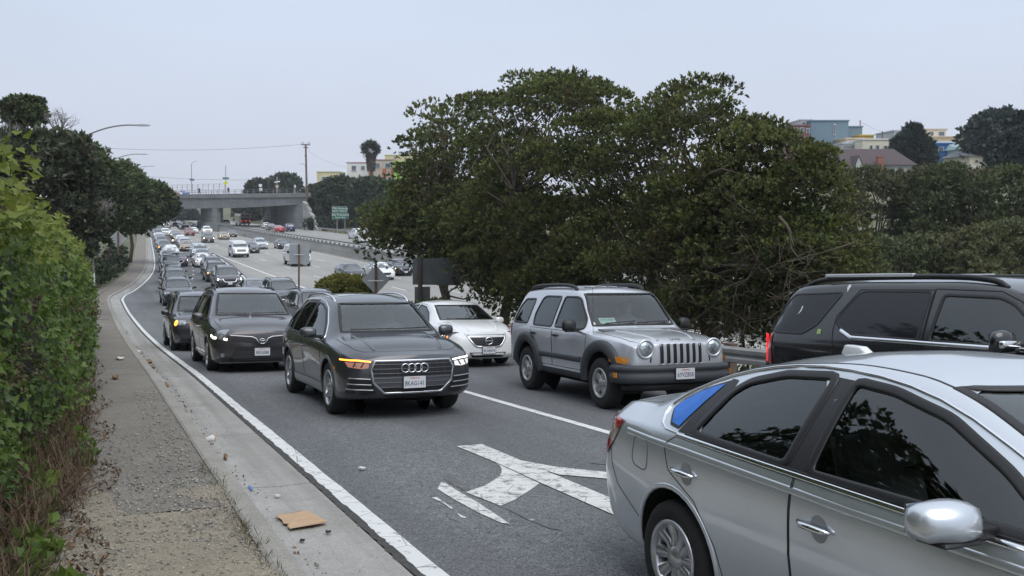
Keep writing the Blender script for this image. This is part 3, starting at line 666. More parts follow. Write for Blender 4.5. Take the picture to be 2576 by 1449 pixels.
house('long cream row building on the hill', (2128, 350, 2172, 378), 166, PCH, wins=[])
house('low building with grey flat roofs on the hill', (2120, 362, 2171, 392), 160, GRYW, bands=[(2122, 366, 2169, 371, SLT)], wins=[])
house('white house with four small windows on the hill', (2171, 352, 2246, 410), 156, CRM, wins=[(2188, 365, 2194, 378), (2203, 365, 2211, 378), (2223, 366, 2231, 379), (2236, 366, 2243, 379)], trim=WHW)
house('wide house with a brown shingle roof and a chimney below the hill', (2122, 415, 2296, 450), 128, bcol('grey green wall', (.40, .43, .42)), 8, wins=[(2150, 420, 2156, 430)], roof='hip', roofm=(BRF, 2.4))
o = tag(empty('chimney_stack', tuple(at(2214, 430, 127))), 'red brick chimney on the brown shingle roof', 'chimney'); p = at(2214, 395, 127.5); kid(MB().box((p.x, 127.6, p.z-1.3), (.75, .7, 2.6)).build('chimney_brick', bcol('brick', (.30, .12, .09))), o); kid(MB().box((p.x, 127.6, p.z+.05), (.9, .85, .14)).build('chimney_cap', bcol('brick', (.30, .12, .09))), o)
g = tag(empty('gable_dormer', tuple(at(2161, 428, 126))), 'steep gable with white trim on the brown roofed house', 'gable')
P = [at(2161, 390, 126.5), at(2143, 428, 126.5), at(2179, 428, 126.5)]; V = P+[q+Vector((0, 5, 0)) for q in P]; kid(MB().add(V, [(0, 1, 2), (5, 4, 3), (0, 3, 4, 1), (2, 5, 3, 0), (1, 4, 5, 2)]).build('gable_roof', BRF), g)
Q = [at(2161, 397, 126.3), at(2148, 428, 126.3), at(2174, 428, 126.3)]; V = Q+[q+Vector((0, .3, 0)) for q in Q]; kid(MB().add(V, [(0, 1, 2), (5, 4, 3), (0, 3, 4, 1), (2, 5, 3, 0), (1, 4, 5, 2)]).build('gable_wall', bcol('grey green wall', (.40, .43, .42))), g)
house('beige house with two windows behind the dark conifer', (2322, 327, 2380, 352), 176, CRM, wins=[(2340, 331, 2348, 342), (2360, 331, 2376, 342)], trim=TAN)
house('grey modern house left behind the dark conifer', (2250, 330, 2290, 358), 178, GRYW, wins=[(2253, 335, 2262, 346)])
house('low tan building right of the dark conifer', (2340, 346, 2436, 366), 172, PCH, wins=[])
house('long white house with bay windows on the right slope', (2345, 359, 2496, 410), 160, WHW, wins=[(2379, 380, 2388, 390), (2392, 378, 2401, 392)])
house('blue bay fronted house on the right slope', (2353, 363, 2392, 405), 156, BLU, wins=[(2360, 370, 2373, 380)], trim=BLU)
house('pale blue house with a sloping roof on the right slope', (2412, 376, 2486, 415), 152, bcol('pale blue wall', (.50, .60, .62)), wins=[(2424, 386, 2432, 395)], roof='hip', roofm=(TEAL, 1.2))
house('cream house at the lower right slope beside the tall tree', (2440, 392, 2500, 425), 146, CRM, wins=[], roof='hip', roofm=(SLT, 1.0))
house('white house partly hidden in the trees at the right edge', (2500, 420, 2590, 450), 120, WHW, wins=[(2535, 430, 2545, 440)])
for px, y0, Y in ((2164, 302, 176), (2220, 330, 178), (2440, 345, 165), (2492, 366, 160)): simple_pole(px, y0, 430, Y, {2164: 'tall utility pole next to the blue grey hilltop block', 2220: 'short utility pole left of the dark conifer', 2440: 'wooden pole in front of the white house on the right slope', 2492: 'short grey pole at the right end of the white house'}[px], 'utility_pole', .12, WOODP)
wire(at(2164, 306, 176), at(2300, 352, 180), .6, 'thin wire sagging right from the pole on the hilltop', .018)
# --- far hillside seen under the overpass
V = []; F = []; xs = np.linspace(330, 900, 40)
hp = pchip([330, 437, 520, 600, 680, 760, 900], [505, 500, 503, 497, 500, 499, 505])
rows = [(1.0, 1900), (.75, 1780), (.45, 1640), (.15, 1480), (0, 1300)]
for f_, Y in rows:
    for px in xs:
        top = at(px, float(hp(px)), 1900); x = top.x*Y/1900; V.append((x, Y, -6+(top.z+6)*f_+ 1.2*math.sin(px*.13+Y)*f_*(1-f_)))
for i in range(len(rows)-1):
    for j in range(39): k = i*40+j; F.append((k, k+1, k+41, k+40))
link('hillside', mesh_data('hillside', V, F, True, (mat('distant hillside', (.30, .29, .24), .95, col2=(.20, .21, .17), vscale=.02),)), kind='structure')
mb = MB(); r = np.random.default_rng(5)
for k in range(420):
    px = r.uniform(400, 700); f_ = r.random()**.8*.97; Y = 1300+600*f_; top = at(px, float(hp(px)), 1900); x = top.x*Y/1900; z = -6+(top.z+6)*f_; mb.box((x, Y-6, z+1.0), (r.uniform(6, 14), 6, r.uniform(2.5, 4)))
o = mb.build('distant_houses', mat('distant house wall', (.52, .50, .47), .9, island=.35)); o['kind'] = 'stuff'
# ================================================================== vehicles: a shell lofted through feature lines, panels laid onto it
def paint(name, col, metal=.55, rough=.34, flake=.0):
    if name in MATS: return MATS[name]
    m = mat(name, col, rough, metal, 1.0, var=.05, vscale=1.5)
    nt = m.node_tree; b = nt.nodes['Principled BSDF']        # road film: the lower body is a bit duller and browner
    n = nt.nodes.new('ShaderNodeTexNoise'); n.inputs['Scale'].default_value = 3.; n.inputs['Detail'].default_value = 5
    tcn = nt.nodes.new('ShaderNodeTexCoord'); nt.links.new(tcn.outputs['Object'], n.inputs[0])
    mr = nt.nodes.new('ShaderNodeMapRange'); mr.inputs['From Min'].default_value = .35; mr.inputs['From Max'].default_value = .75
    mr.inputs['To Min'].default_value = .03; mr.inputs['To Max'].default_value = .12
    nt.links.new(n.outputs[0], mr.inputs[0]); nt.links.new(mr.outputs[0], b.inputs['Coat Roughness'])
    g = nt.nodes.new('ShaderNodeNewGeometry'); df = nt.nodes.new('ShaderNodeBsdfDiffuse'); df.inputs[0].default_value = (.035, .035, .037, 1); ms = nt.nodes.new('ShaderNodeMixShader')   # inside of the panel: dark lining
    nt.links.new(g.outputs['Backfacing'], ms.inputs[0]); nt.links.new(b.outputs[0], ms.inputs[1]); nt.links.new(df.outputs[0], ms.inputs[2]); nt.links.new(ms.outputs[0], nt.nodes['Material Output'].inputs[0])
    return m
def glass(name, tint=(.30, .34, .33), refl=1.0):
    if name in MATS: return MATS[name]
    m = bpy.data.materials.new(name); m.use_nodes = True; MATS[name] = m; nt = m.node_tree; nt.nodes.clear()
    o = nt.nodes.new('ShaderNodeOutputMaterial'); mxs = nt.nodes.new('ShaderNodeMixShader'); t = nt.nodes.new('ShaderNodeBsdfTransparent'); g = nt.nodes.new('ShaderNodeBsdfGlossy')
    fr = nt.nodes.new('ShaderNodeFresnel'); fr.inputs[0].default_value = 1.6
    t.inputs[0].default_value = (*tint, 1); g.inputs['Roughness'].default_value = .02; g.inputs['Color'].default_value = (.92, .96, .96, 1)
    ml = nt.nodes.new('ShaderNodeMath'); ml.operation = 'MULTIPLY_ADD'; ml.inputs[1].default_value = refl; ml.inputs[2].default_value = .02; ml.use_clamp = True
    nt.links.new(fr.outputs[0], ml.inputs[0]); nt.links.new(ml.outputs[0], mxs.inputs[0])
    nt.links.new(t.outputs[0], mxs.inputs[1]); nt.links.new(g.outputs[0], mxs.inputs[2]); nt.links.new(mxs.outputs[0], o.inputs[0])
    return m
def lit(name, col, strength):
    return mat(name, tuple(min(1, c) for c in col), .4, emit=col, estr=strength)
BLK = mat('black trim', (.012, .012, .013), .45)
RUB = mat('tyre rubber', (.018, .018, .019), .85, bump=.3, bscale=90)
CHR = mat('chrome', (.80, .81, .83), .10, 1.0)
SAT = mat('satin silver', (.55, .56, .57), .32, .9)
ALU = mat('wheel alloy', (.52, .53, .55), .30, .85, var=.12)
WELL = mat('wheel well', (.008, .008, .008), .95)
CLAD = mat('grey cladding', (.045, .050, .058), .62)
DARKI = mat('cabin plastic', (.055, .055, .058), .8)
SEATM = mat('seat cloth', (.17, .17, .17), .9)
LENS = mat('lamp lens', (.30, .32, .34), .10, .5, 1.0, var=.4, vscale=16)
LENSD = mat('dark lamp lens', (.05, .055, .06), .08, .2, 1.0)
REFL = mat('lamp reflector', (.75, .76, .78), .12, 1.0)
REDL = mat('red lamp lens', (.42, .012, .012), .12, 0, 1.0)
AMBL = mat('amber lens', (.75, .28, .03), .15, 0, .8)
WPL = mat('plate white', (.62, .63, .66), .45)
INK = mat('plate ink', (.02, .03, .10), .6); REDINK = mat('plate red ink', (.55, .03, .04), .6)
GLW = glass('windshield glass', (.72, .78, .76), 1.5)
GLS = glass('side glass', (.34, .37, .37), 1.0)
GLT = glass('tinted glass', (.05, .055, .055), 1.0)
GLF = mat('distant glass', (.035, .042, .045), .06, 0, 1.0, spec=.9)
L_W = lit('headlamp glow', (1., .94, .82), 10.0); L_Y = lit('warm headlamp glow', (1., .66, .30), 7.0); L_A = lit('turn signal glow', (1., .27, .03), 4.0); L_R = lit('brake glow', (1., .02, .02), 1.6)
L_D = lit('running lamp glow', (1., .97, .9), 2.2)

class Car:
    def __init__(s, sp, lod=2):
        s.sp = sp; s.lod = lod; s.paint = sp['paint']; s.holes = []; s.root = empty('vehicle')
        s.shell()
    # ---- shell
    def shell(s):
        sp = s.sp; xr, xf = sp['x']
        f = {}
        for k in ('top', 'bot'): f[k] = pchip(*zip(*sp[k]))
        for k in ('edge', 'sh', 'mid', 'roc'):
            A = list(zip(*sp[k])); f[k] = (pchip(A[0], A[1]), pchip(A[0], A[2]))
        L = xf-xr; n = {0: 26, 1: 44, 2: 74}[s.lod]; n1, na, nb, nc = {0: (4, 2, 3, 4), 1: (6, 4, 5, 7), 2: (9, 7, 8, 12)}[s.lod]
        u = np.linspace(0, 1, n); u = u+ -.10*np.sin(2*np.pi*u)/(2*np.pi)*1.6      # denser at the ends
        xs = xr+u*L
        fp = pchip(*zip(*sp['fp'])); rp = pchip(*zip(*sp['rp'])); fd, rd = sp.get('fd', .7), sp.get('rd', .6)
        gb = sp.get('gb', .02)
        rings = []
        for x in xs:
            zt, zb = float(f['top'](x)), float(f['bot'](x))
            ye, ze = float(f['edge'][0](x)), float(f['edge'][1](x)); ys, zs = float(f['sh'][0](x)), float(f['sh'][1](x))
            ym, zm = float(f['mid'][0](x)), float(f['mid'][1](x)); yq, zq = float(f['roc'][0](x)), float(f['roc'][1](x))
            zt = max(zt, ze+.004)
            C = [(yq-.07, zb), (yq, zq), (ym, zm), (ys, zs), (ye, ze)]
            half = []
            for i in range(n1): half.append(((yq-.07)*i/n1, zb))
            ext = [(2*C[0][0]-C[1][0], 2*C[0][1]-C[1][1])]+C+[(C[-1][0]*.9, C[-1][1]+.05)]
            for i, m_ in enumerate((3, na, nb, nc)):
                for q in range(m_):
                    uu = q/m_; p0, p1, p2, p3 = ext[i:i+4]; tens = .38
                    if i == 3:                                    # glass side: nearly straight, a little barrel
                        y_ = p1[0]+(p2[0]-p1[0])*uu+gb*4*uu*(1-uu)*min(1, (p2[1]-p1[1])/.3); z_ = p1[1]+(p2[1]-p1[1])*uu
                    else:
                        h = [2*uu**3-3*uu**2+1, uu**3-2*uu**2+uu, -2*uu**3+3*uu**2, uu**3-uu**2]
                        t1 = [(p2[k]-p0[k])*tens for k in (0, 1)]; t2 = [(p3[k]-p1[k])*tens for k in (0, 1)]
                        y_, z_ = [h[0]*p1[k]+h[1]*t1[k]+h[2]*p2[k]+h[3]*t2[k] for k in (0, 1)]
                    half.append((y_, z_))
            for i in range(n1+1):
                y_ = ye*(1-i/n1); half.append((y_, ze+(zt-ze)*(1-(y_/max(ye, 1e-6))**2.4)))
            wf = min(1, max(0, (x-(xf-fd))/fd)); wr = min(1, max(0, (xr+rd-x)/rd)); wf = wf**1.5; wr = wr**1.5
            rings.append([(x+wf*float(fp(z_))-wr*float(rp(z_)), y_, z_) for (y_, z_) in half])
        K = len(rings[0]); V = []; F = []
        R = 2*K-2
        for r in rings:
            V += [(x, -y, z) for (x, y, z) in r]+[(x, y, z) for (x, y, z) in r[-2:0:-1]]
        for i in range(n-1):
            for j in range(R):
                F.append((i*R+j, i*R+(j+1) % R, (i+1)*R+(j+1) % R, (i+1)*R+j))
        ns = K-1-2*n1                                          # rows on the side
        for end in (0, n-1):                                   # gridded end caps
            base = end*R; idx = {}
            bul = sp.get('fb' if end else 'rb', .04)*(1 if end else -1)
            cols = list(range(-n1, n1+1))
            def ring_i(row, col):
                if row == 0: j = abs(col)
                elif row == ns: j = K-1-abs(col)
                else: j = n1+row
                return base+(j if col <= 0 or j in (0, K-1) else (R-j) % R)
            for row in range(ns+1):
                for col in cols:
                    if row in (0, ns) or abs(col) == n1: idx[row, col] = ring_i(row, col)
                    else:
                        a, b = V[ring_i(0, col)], V[ring_i(ns, col)]; l, r_ = V[ring_i(row, -n1)], V[ring_i(row, n1)]
                        v = row/ns; w_ = (col+n1)/(2*n1)
                        y = l[1]+(r_[1]-l[1])*w_; z = l[2]+ ((a[2]*(1-v)+b[2]*v)-(V[ring_i(0, -n1)][2]*(1-v)+V[ring_i(ns, -n1)][2]*v))
                        q = 1-(2*w_-1)**2
                        idx[row, col] = len(V); V.append((l[0]+bul*q, y, z))
            for row in range(ns):
                for col in cols[:-1]:
                    q = (idx[row, col], idx[row, col+1], idx[row+1, col+1], idx[row+1, col])
                    F.append(q if end else q[::-1])
            if True:                                           # the straight bottom/top rows get the same bulge
                for col in cols:
                    for row in (0, ns):
                        i_ = idx[row, col]
                        if abs(col) < n1: x, y, z = V[i_]; V[i_] = (x+bul*(1-(col/n1)**2), y, z)
        me = mesh_data('shell', V, F, True)
        bm = bmesh.new(); bm.from_mesh(me); bmesh.ops.recalc_face_normals(bm, faces=bm.faces[:])
        bmesh.ops.triangulate(bm, faces=bm.faces[:]); tm = bpy.data.meshes.new('t'); bm.to_mesh(tm); bm.free()
        s.VN = [Vector(v.normal) for v in tm.vertices]; s.VC = [Vector(v.co) for v in tm.vertices]; s.TF = [tuple(p.vertices) for p in tm.polygons]
        s.bvh = BVHTree.FromPolygons(s.VC, s.TF); bpy.data.meshes.remove(tm)
        s.V, s.F = V, F; bpy.data.meshes.remove(me)
    def _n(s, loc, fi):
        a, b, c = [s.VC[i] for i in s.TF[fi]]; v0, v1, v2 = b-a, c-a, loc-a
        d00, d01, d11, d20, d21 = v0.dot(v0), v0.dot(v1), v1.dot(v1), v2.dot(v0), v2.dot(v1); den = d00*d11-d01*d01
        if abs(den) < 1e-14: return s.VN[s.TF[fi][0]]
        v = (d11*d20-d01*d21)/den; w = (d00*d21-d01*d20)/den
        n = s.VN[s.TF[fi][0]]*(1-v-w)+s.VN[s.TF[fi][1]]*v+s.VN[s.TF[fi][2]]*w
        return n.normalized() if n.length > 1e-6 else s.VN[s.TF[fi][0]]
    def pr(s, kind, a, b):
        "lay a 2D point on the shell: side=(x,z) on the right flank, front/rear=(y,z), top=(x,y)"
        if kind == 'side': o, d, q = Vector((a, -3, b)), Vector((0, 1, 0)), Vector((a, -.9, b))
        elif kind == 'front': o, d, q = Vector((6, a, b)), Vector((-1, 0, 0)), Vector((s.sp['x'][1], a, b))
        elif kind == 'rear': o, d, q = Vector((-6, a, b)), Vector((1, 0, 0)), Vector((s.sp['x'][0], a, b))
        else: o, d, q = Vector((a, b, 4)), Vector((0, 0, -1)), Vector((a, b, 1.2))
        loc, nn, fi, _ = s.bvh.ray_cast(o, d)
        if loc is None: loc, nn, fi, _ = s.bvh.find_nearest(q)
        return loc, s._n(loc, fi)
    def near(s, p):
        loc, nn, fi, _ = s.bvh.find_nearest(Vector(p)); return loc, s._n(loc, fi)
    def put(s, name, V, F, m, parent=None, mirror=False, smooth=True, N=None, **props):
        res = []
        for sg in ((1, -1) if mirror else (1,)):
            VV = [(v[0], v[1]*sg, v[2]) for v in V]; FF = F if sg == 1 else [f[::-1] for f in F]
            me = mesh_data(name, VV, FF, smooth, (m,))
            if N is not None: me.normals_split_custom_set_from_vertices([(n[0], n[1]*sg, n[2]) for n in N])
            res.append(link(name, me, parent or s.root, **props))
        return res
    def panel(s, name, P, kind, m, off=.004, cell=.07, rnd=0, parent=None, mirror=False, hole=False, skirt=0.):
        if rnd: P = fillet(P, rnd*.045)
        if kind == '3d': return s.panel3(name, P, m, off, cell, parent, mirror)
        if hole and s.lod == 2: s.holes.append((kind, P))
        B = resample(P, cell, True); n = len(B); xs = [p[0] for p in B]; ys = [p[1] for p in B]
        pts = list(B); x = min(xs)+cell/2
        while x < max(xs):
            y = min(ys)+cell/2
            while y < max(ys):
                if in_poly(P, x, y) and dist_poly(P, x, y) > cell*.35: pts.append((x, y))
                y += cell
            x += cell
        vs, es, fs, *_ = delaunay_2d_cdt([Vector(p) for p in pts], [(i, (i+1) % n) for i in range(n)], [], 1, 1e-5)
        V = []; N = []
        for p in vs:
            l, nn = s.pr(kind, p[0], p[1]); V.append(l+nn*off); N.append(nn)
        if not fs: return []
        a, b, c = [V[i] for i in fs[0][:3]]
        fs = [tuple(f) for f in fs]
        if sum(((V[f[1]]-V[f[0]]).cross(V[f[2]]-V[f[0]])).dot(N[f[0]]) for f in fs) < 0: fs = [f[::-1] for f in fs]
        return s.put(name, V, fs, m, parent, mirror, True, N)
    def panel3(s, name, P, m, off, cell, parent, mirror):
        Q = [s.near(p)[0] for p in P]; c = sum(Q, Vector())/len(Q); nrm = Vector()
        for i in range(len(Q)): nrm += (Q[i]-c).cross(Q[(i+1) % len(Q)]-c)
        nrm.normalize(); ax = (Q[0]-c).normalized(); ay = nrm.cross(ax)
        P2 = [((q-c).dot(ax), (q-c).dot(ay)) for q in Q]; B = resample(P2, cell, True); n = len(B)
        pts = list(B); x0, x1 = min(p[0] for p in B), max(p[0] for p in B); y0, y1 = min(p[1] for p in B), max(p[1] for p in B); x = x0+cell/2
        while x < x1:
            y = y0+cell/2
            while y < y1:
                if in_poly(P2, x, y) and dist_poly(P2, x, y) > cell*.35: pts.append((x, y))
                y += cell
            x += cell
        vs, es, fs, *_ = delaunay_2d_cdt([Vector(p) for p in pts], [(i, (i+1) % n) for i in range(n)], [], 1, 1e-5)
        V = []; N = []; om = s.near(c)[1]; dr = nrm if nrm.dot(om) > 0 else -nrm
        for p in vs:
            q = c+ax*p[0]+ay*p[1]; loc, _, fi, _ = s.bvh.ray_cast(q+dr*.35, -dr)
            l, nn = (loc, s._n(loc, fi)) if loc is not None else s.near(q)
            V.append(l+nn*off); N.append(nn)
        fs = [tuple(f) for f in fs]
        if fs and sum(((V[f[1]]-V[f[0]]).cross(V[f[2]]-V[f[0]])).dot(N[f[0]]) for f in fs) < 0: fs = [f[::-1] for f in fs]
        return s.put(name, V, fs, m, parent, mirror, True, N)
    def ribbon(s, name, P, kind, w, m, off=.003, h=.003, closed=False, step=.05, rnd=0, parent=None, mirror=False, shift=0.):
        if rnd: P = fillet(P, rnd*.045) if closed else chaikin(P, rnd, False)
        P = resample(P, step, closed); n = len(P)
        LN = [s.near(p) if kind == '3d' else s.pr(kind, *p) for p in P]; V = []; F = []
        for i in range(n):
            a = LN[(i-1) % n if closed else max(i-1, 0)][0]; b = LN[(i+1) % n if closed else min(i+1, n-1)][0]; l, nn = LN[i]
            tg = (b-a); tg = tg.normalized() if tg.length > 1e-9 else Vector((1, 0, 0)); sd = tg.cross(nn); sd = sd.normalized() if sd.length > 1e-6 else Vector((0, 0, 1))
            for (k, hh) in ((-.5, -.004), (-.46, h*.6), (-.25, h), (.25, h), (.46, h*.6), (.5, -.004)): V.append(l+sd*(w*(k+shift))+nn*(off+hh))
        for i in range(n if closed else n-1):
            j = (i+1) % n
            for k in range(5): F.append((i*6+k, i*6+k+1, j*6+k+1, j*6+k))
        q = F[len(F)//2-len(F)//2 % 5+2]; a, b, c = V[q[0]], V[q[1]], V[q[2]]; i0 = q[0]//6
        if (b-a).cross(c-a).dot(LN[i0][1]) < 0: F = [f[::-1] for f in F]
        return s.put(name, V, F, m, parent, mirror, True)
    # ---- standard pieces
    def body(s):
        sp = s.sp; V = [list(v) for v in s.V]; drop = set()
        arches = sp['arch']; inr = set()
        for (xa, za, ra) in arches:
            for i, v in enumerate(V):
                if abs(v[1]) > .42:
                    r = math.hypot(v[0]-xa, v[2]-za)
                    if r < ra: inr.add(i)
        F = []
        for f in s.F:
            if all(i in inr for i in f): continue
            F.append(f)
        for (xa, za, ra) in arches:                           # pull the cut edge onto the arch circle
            for i in list(inr):
                v = V[i]; r = math.hypot(v[0]-xa, v[2]-za)
                if r < ra and r > 1e-4 and abs(v[1]) > .42:
                    k = ra/r; V[i][0] = xa+(v[0]-xa)*k; V[i][2] = za+(v[2]-za)*k
        if s.holes:
            ins = []
            for kind, P in s.holes:
                I = {}
                for i, v in enumerate(V):
                    if kind == 'side': ok = abs(v[1]) > .35 and in_poly(P, v[0], v[2])
                    elif kind == 'front': ok = 0 < v[0] < sp['x'][1]-.5 and in_poly(P, v[1], v[2])
                    else: ok = v[0] < 0 and in_poly(P, v[1], v[2]) and v[2] > .9
                    if ok: I[i] = 1
                ins.append(I)
            G = [f for f in F if not any(all(i in I for i in f) for I in ins)]
            used = set(i for f in G for i in f)
            for (kind, P), I in zip(s.holes, ins):
                for i in I:
                    if i in used:
                        a, b = (V[i][0], V[i][2]) if kind == 'side' else (V[i][1], V[i][2]); best = (9, a, b)
                        for k in range(len(P)):
                            ax, ay = P[k]; bx, by = P[(k+1) % len(P)]; l = (bx-ax)**2+(by-ay)**2
                            u = 0 if l == 0 else min(1, max(0, ((a-ax)*(bx-ax)+(b-ay)*(by-ay))/l)); qx, qy = ax+u*(bx-ax), ay+u*(by-ay); d = math.hypot(a-qx, b-qy)
                            if d < best[0]: best = (d, qx, qy)
                        l, nn = s.pr(kind, best[1], best[2]); V[i] = [l.x, math.copysign(l.y, V[i][1]) if kind == 'side' else l.y, l.z]
            F = G
        N = [v.copy() for v in s.VN]
        me = mesh_data('body', V, F, True, (s.paint,))
        o = link('body', me, s.root)
        bm = bmesh.new(); bm.from_mesh(me); bmesh.ops.recalc_face_normals(bm, faces=bm.faces[:]); bm.to_mesh(me); bm.free()
        me.normals_split_custom_set_from_vertices([tuple(n) for n in N])
        s.body_o = o; return o
    def wheels(s, R, width, rimR, style, track, mat_rim=None, arch_w=.03, arch_mat=None, arch_h=.008):
        sp = s.sp; tyre = tyre_mesh(R, width, rimR, s.lod); rim = rim_mesh(rimR, width, style, s.lod, mat_rim or ALU)
        for (xa, za, ra) in sp['arch']:
            for sg in (-1, 1):
                w = link('wheel', tyre, s.root); w.location = (xa, sg*(track/2), R-.004)
                if sg > 0: w.rotation_euler = (0, 0, math.pi)
                link('rim', rim, w)
            # liner of the wheel opening
            n = 18; Vv = []; Ff = []
            a0, a1 = -.35, math.pi+.35
            for i in range(n+1):
                a = a0+(a1-a0)*i/n; x, z = xa+math.cos(a)*(ra+.006), za+math.sin(a)*(ra+.006)
                l, nn = s.pr('side', x, max(z, .25)); yo = max(abs(l.y)-.012, .6)
                Vv += [(x, -yo, z), (x, -.42, z)]
                if i: k = 2*i; Ff.append((k-2, k-1, k+1, k))
            k = len(Vv); Vv.append((xa, -.43, za)); Ff += [(2*i+1, k, 2*i+3) for i in range(n)]
            s.put('wheel_well', Vv, Ff, WELL, None, True, False)
            arc = [(xa+math.cos(a)*(ra+arch_w*.35), za+math.sin(a)*(ra+arch_w*.35)) for a in np.linspace(-.38, math.pi+.38, 22) if za+math.sin(a)*ra > sp['bot'][1][1]-.02]
            s.ribbon('wheel_arch', arc, 'side', arch_w, arch_mat or s.paint, .001, arch_h, step=.3, mirror=True)
    def underside(s, z0=.17, z1=.42):
        xr, xf = s.sp['x']; hw = s.sp['mid'][len(s.sp['mid'])//2][1]-.10
        mb = MB().box(((xr+xf)/2, 0, (z0+z1)/2), (xf-xr-.9, 1.0, z1-z0)); mb.box(((xr+xf)/2, 0, (z0+z1)/2+.04), (1.5, hw*2-.1, z1-z0-.1))
        mb.build('underbody', WELL, s.root)
    def windows(s, wind, rear, sides, border=.045, gw=None, gs=None, gback=None, trim=BLK, tw=None):
        L2 = s.lod == 2
        if wind:
            P = [(-y, z) for y, z in wind]+[(y, z) for y, z in wind[::-1]]
            w = s.panel('windshield', P, 'front', (gw or GLW) if L2 else GLF, -.002 if L2 else .004, .09 if L2 else .2, 0, None, False, True)
            if s.lod: s.ribbon('frit', [(a*.985, b) for a, b in P], 'front', tw or border, BLK, .004, .004, True, .05, 0, w[0])
        if rear:
            P = [(-y, z) for y, z in rear]+[(y, z) for y, z in rear[::-1]]
            w = s.panel('rear_window', P, 'rear', (gback or gs or GLS) if L2 else GLF, -.002 if L2 else .004, .09 if L2 else .2, 0, None, False, True)
            if s.lod: s.ribbon('frit', P, 'rear', border, BLK, .004, .004, True, .05, 0, w[0])
        for q in sides:
            P = q['p']; rn = q.get('r', 1)
            g = q.get('m') or gs or GLS
            ws = s.panel('side_window', P, 'side', g if L2 else GLF, -.002 if L2 else .004, .09 if L2 else .2, rn if s.lod else 0, None, True, True)
            if s.lod:
                for k, w in enumerate(ws):
                    PP = fillet(P, rn*.045); r = s.ribbon('window_seal', PP, 'side', q.get('b', border), trim, .004, .005, True, .06, 0, w, False)
                    if k:
                        for v in r[0].data.vertices: v.co.y *= -1
                        r[0].data.flip_normals()
    def plate(s, x, z, txt=None, back=False, w=.305, h=.155, frame=BLK, tilt=0., fixed=False):
        sg = -1 if back else 1
        if not fixed: x = max((s.pr('rear' if back else 'front', 0, z+dz)[0].x*sg for dz in (-.05, 0, .05)))*sg+.012*sg
        p = MB().box((0, 0, 0), (.012, w+.022, h+.022)).build('license_plate', frame, s.root, bevel=.004); p.location = (x, 0, z); p.rotation_euler = (0, tilt, 0)
        q = MB().box((.008*sg, 0, 0), (.006, w, h)).build('plate_face', WPL, p)
        if txt:
            me = text_mesh(txt, .088, .0008, font_scale_x=.78); me.materials.append(INK); t = link('plate_number', me, p); t.location = (.0125*sg, 0, -.018); t.rotation_euler = (math.pi/2, 0, math.pi/2*sg)
            me = text_mesh('California', .034, .0008); me.materials.append(REDINK); t = link('plate_state', me, p); t.location = (.0125*sg, 0, .055); t.rotation_euler = (math.pi/2, 0, math.pi/2*sg)
        return p
    def mirror(s, x, z, y, size=(.10, .22, .15), m=None, base=BLK, glassback=True):
        a, b, c = size
        for sg in (-1, 1):
            V = []
            for (yy, x0, x1, z0, z1) in ((y, -.42, .38, -.34, .40), (y+b*.45, -.5, .5, -.46, .52), (y+b, -.46, .14, -.40, .40)):
                V += [(x+a*x0, sg*yy, z+c*z0), (x+a*x1, sg*yy, z+c*z0), (x+a*x1*.62, sg*yy, z+c*z1), (x+a*x0, sg*yy, z+c*z1)]
            F = [(0, 1, 2, 3), (8, 9, 10, 11)]+[(4*i+j, 4*i+(j+1) % 4, 4*i+4+(j+1) % 4, 4*i+4+j) for i in range(2) for j in range(4)]
            bm = bmesh.new(); vv = [bm.verts.new(v) for v in V]
            for f in F: bm.faces.new([vv[i] for i in f])
            bmesh.ops.recalc_face_normals(bm, faces=bm.faces[:]); bmesh.ops.subdivide_edges(bm, edges=bm.edges[:], cuts=2, use_grid_fill=True)
            for _ in range(5): bmesh.ops.smooth_vert(bm, verts=bm.verts[:], factor=.5, use_axis_x=True, use_axis_y=True, use_axis_z=True)
            cen = Vector((x, sg*(y+b*.5), z)); bmesh.ops.scale(bm, vec=(1.22, 1.16, 1.22), verts=bm.verts[:], space=Matrix.Translation(-cen))
            for f in bm.faces: f.smooth = True
            me = bpy.data.meshes.new('door_mirror'); bm.to_mesh(me); bm.free(); o = link('door_mirror', me, s.root, m or s.paint)
            MB().box((x-.01, sg*(y+b*.42), z-c*.47), (a*.8, b*.72, c*.14)).build('mirror_skirt', base, o, bevel=.012, smooth=True)
            MB().box((x-.005, sg*(y-.035), z-c*.36), (.07, .13, .045)).build('mirror_arm', base, o, bevel=.01)
            g = MB().box((x-a/2-.012, sg*(y+b*.52), z+.005), (.012, b*.74, c*.72)).build('mirror_glass', mat('mirror face', (.25, .28, .3), .03, 1.), o, bevel=.004)
    def handle(s, x, z, m, L=.19, w=.03, cup=True):
        for hx in x:
            if cup: s.panel('handle_cup', chaikin([(hx-.06, z-.05), (hx+.05, z-.05), (hx+.05, z+.045), (hx-.06, z+.045)], 2), 'side', s.paint, .0015, .05, 0, None, True)
            l, nn = s.pr('side', hx, z)
            for sg in (-1, 1):
                mb = MB().tube([(hx-L/2, sg*(abs(l.y)+.012), z+.004), (hx-L*.3, sg*(abs(l.y)+.030), z), (hx, sg*(abs(l.y)+.034), z), (hx+L*.3, sg*(abs(l.y)+.030), z-.002), (hx+L/2, sg*(abs(l.y)+.010), z-.006)], [w*.34, w*.5, w*.52, w*.5, w*.3], 8)
                mb.build('door_handle', m, s.root, smooth=True)
    def rails(s, pts, m, r=.018, feet=True):
        for sg in (-1, 1):
            P = []
            for x, y, h in pts:
                l, nn = s.pr('top', x, -y); P.append((l.x, sg*abs(l.y), l.z+h))
            P = chaikin(P, 2, False)
            MB().tube(P, r, 8).build('roof_rail', m, s.root, smooth=True)
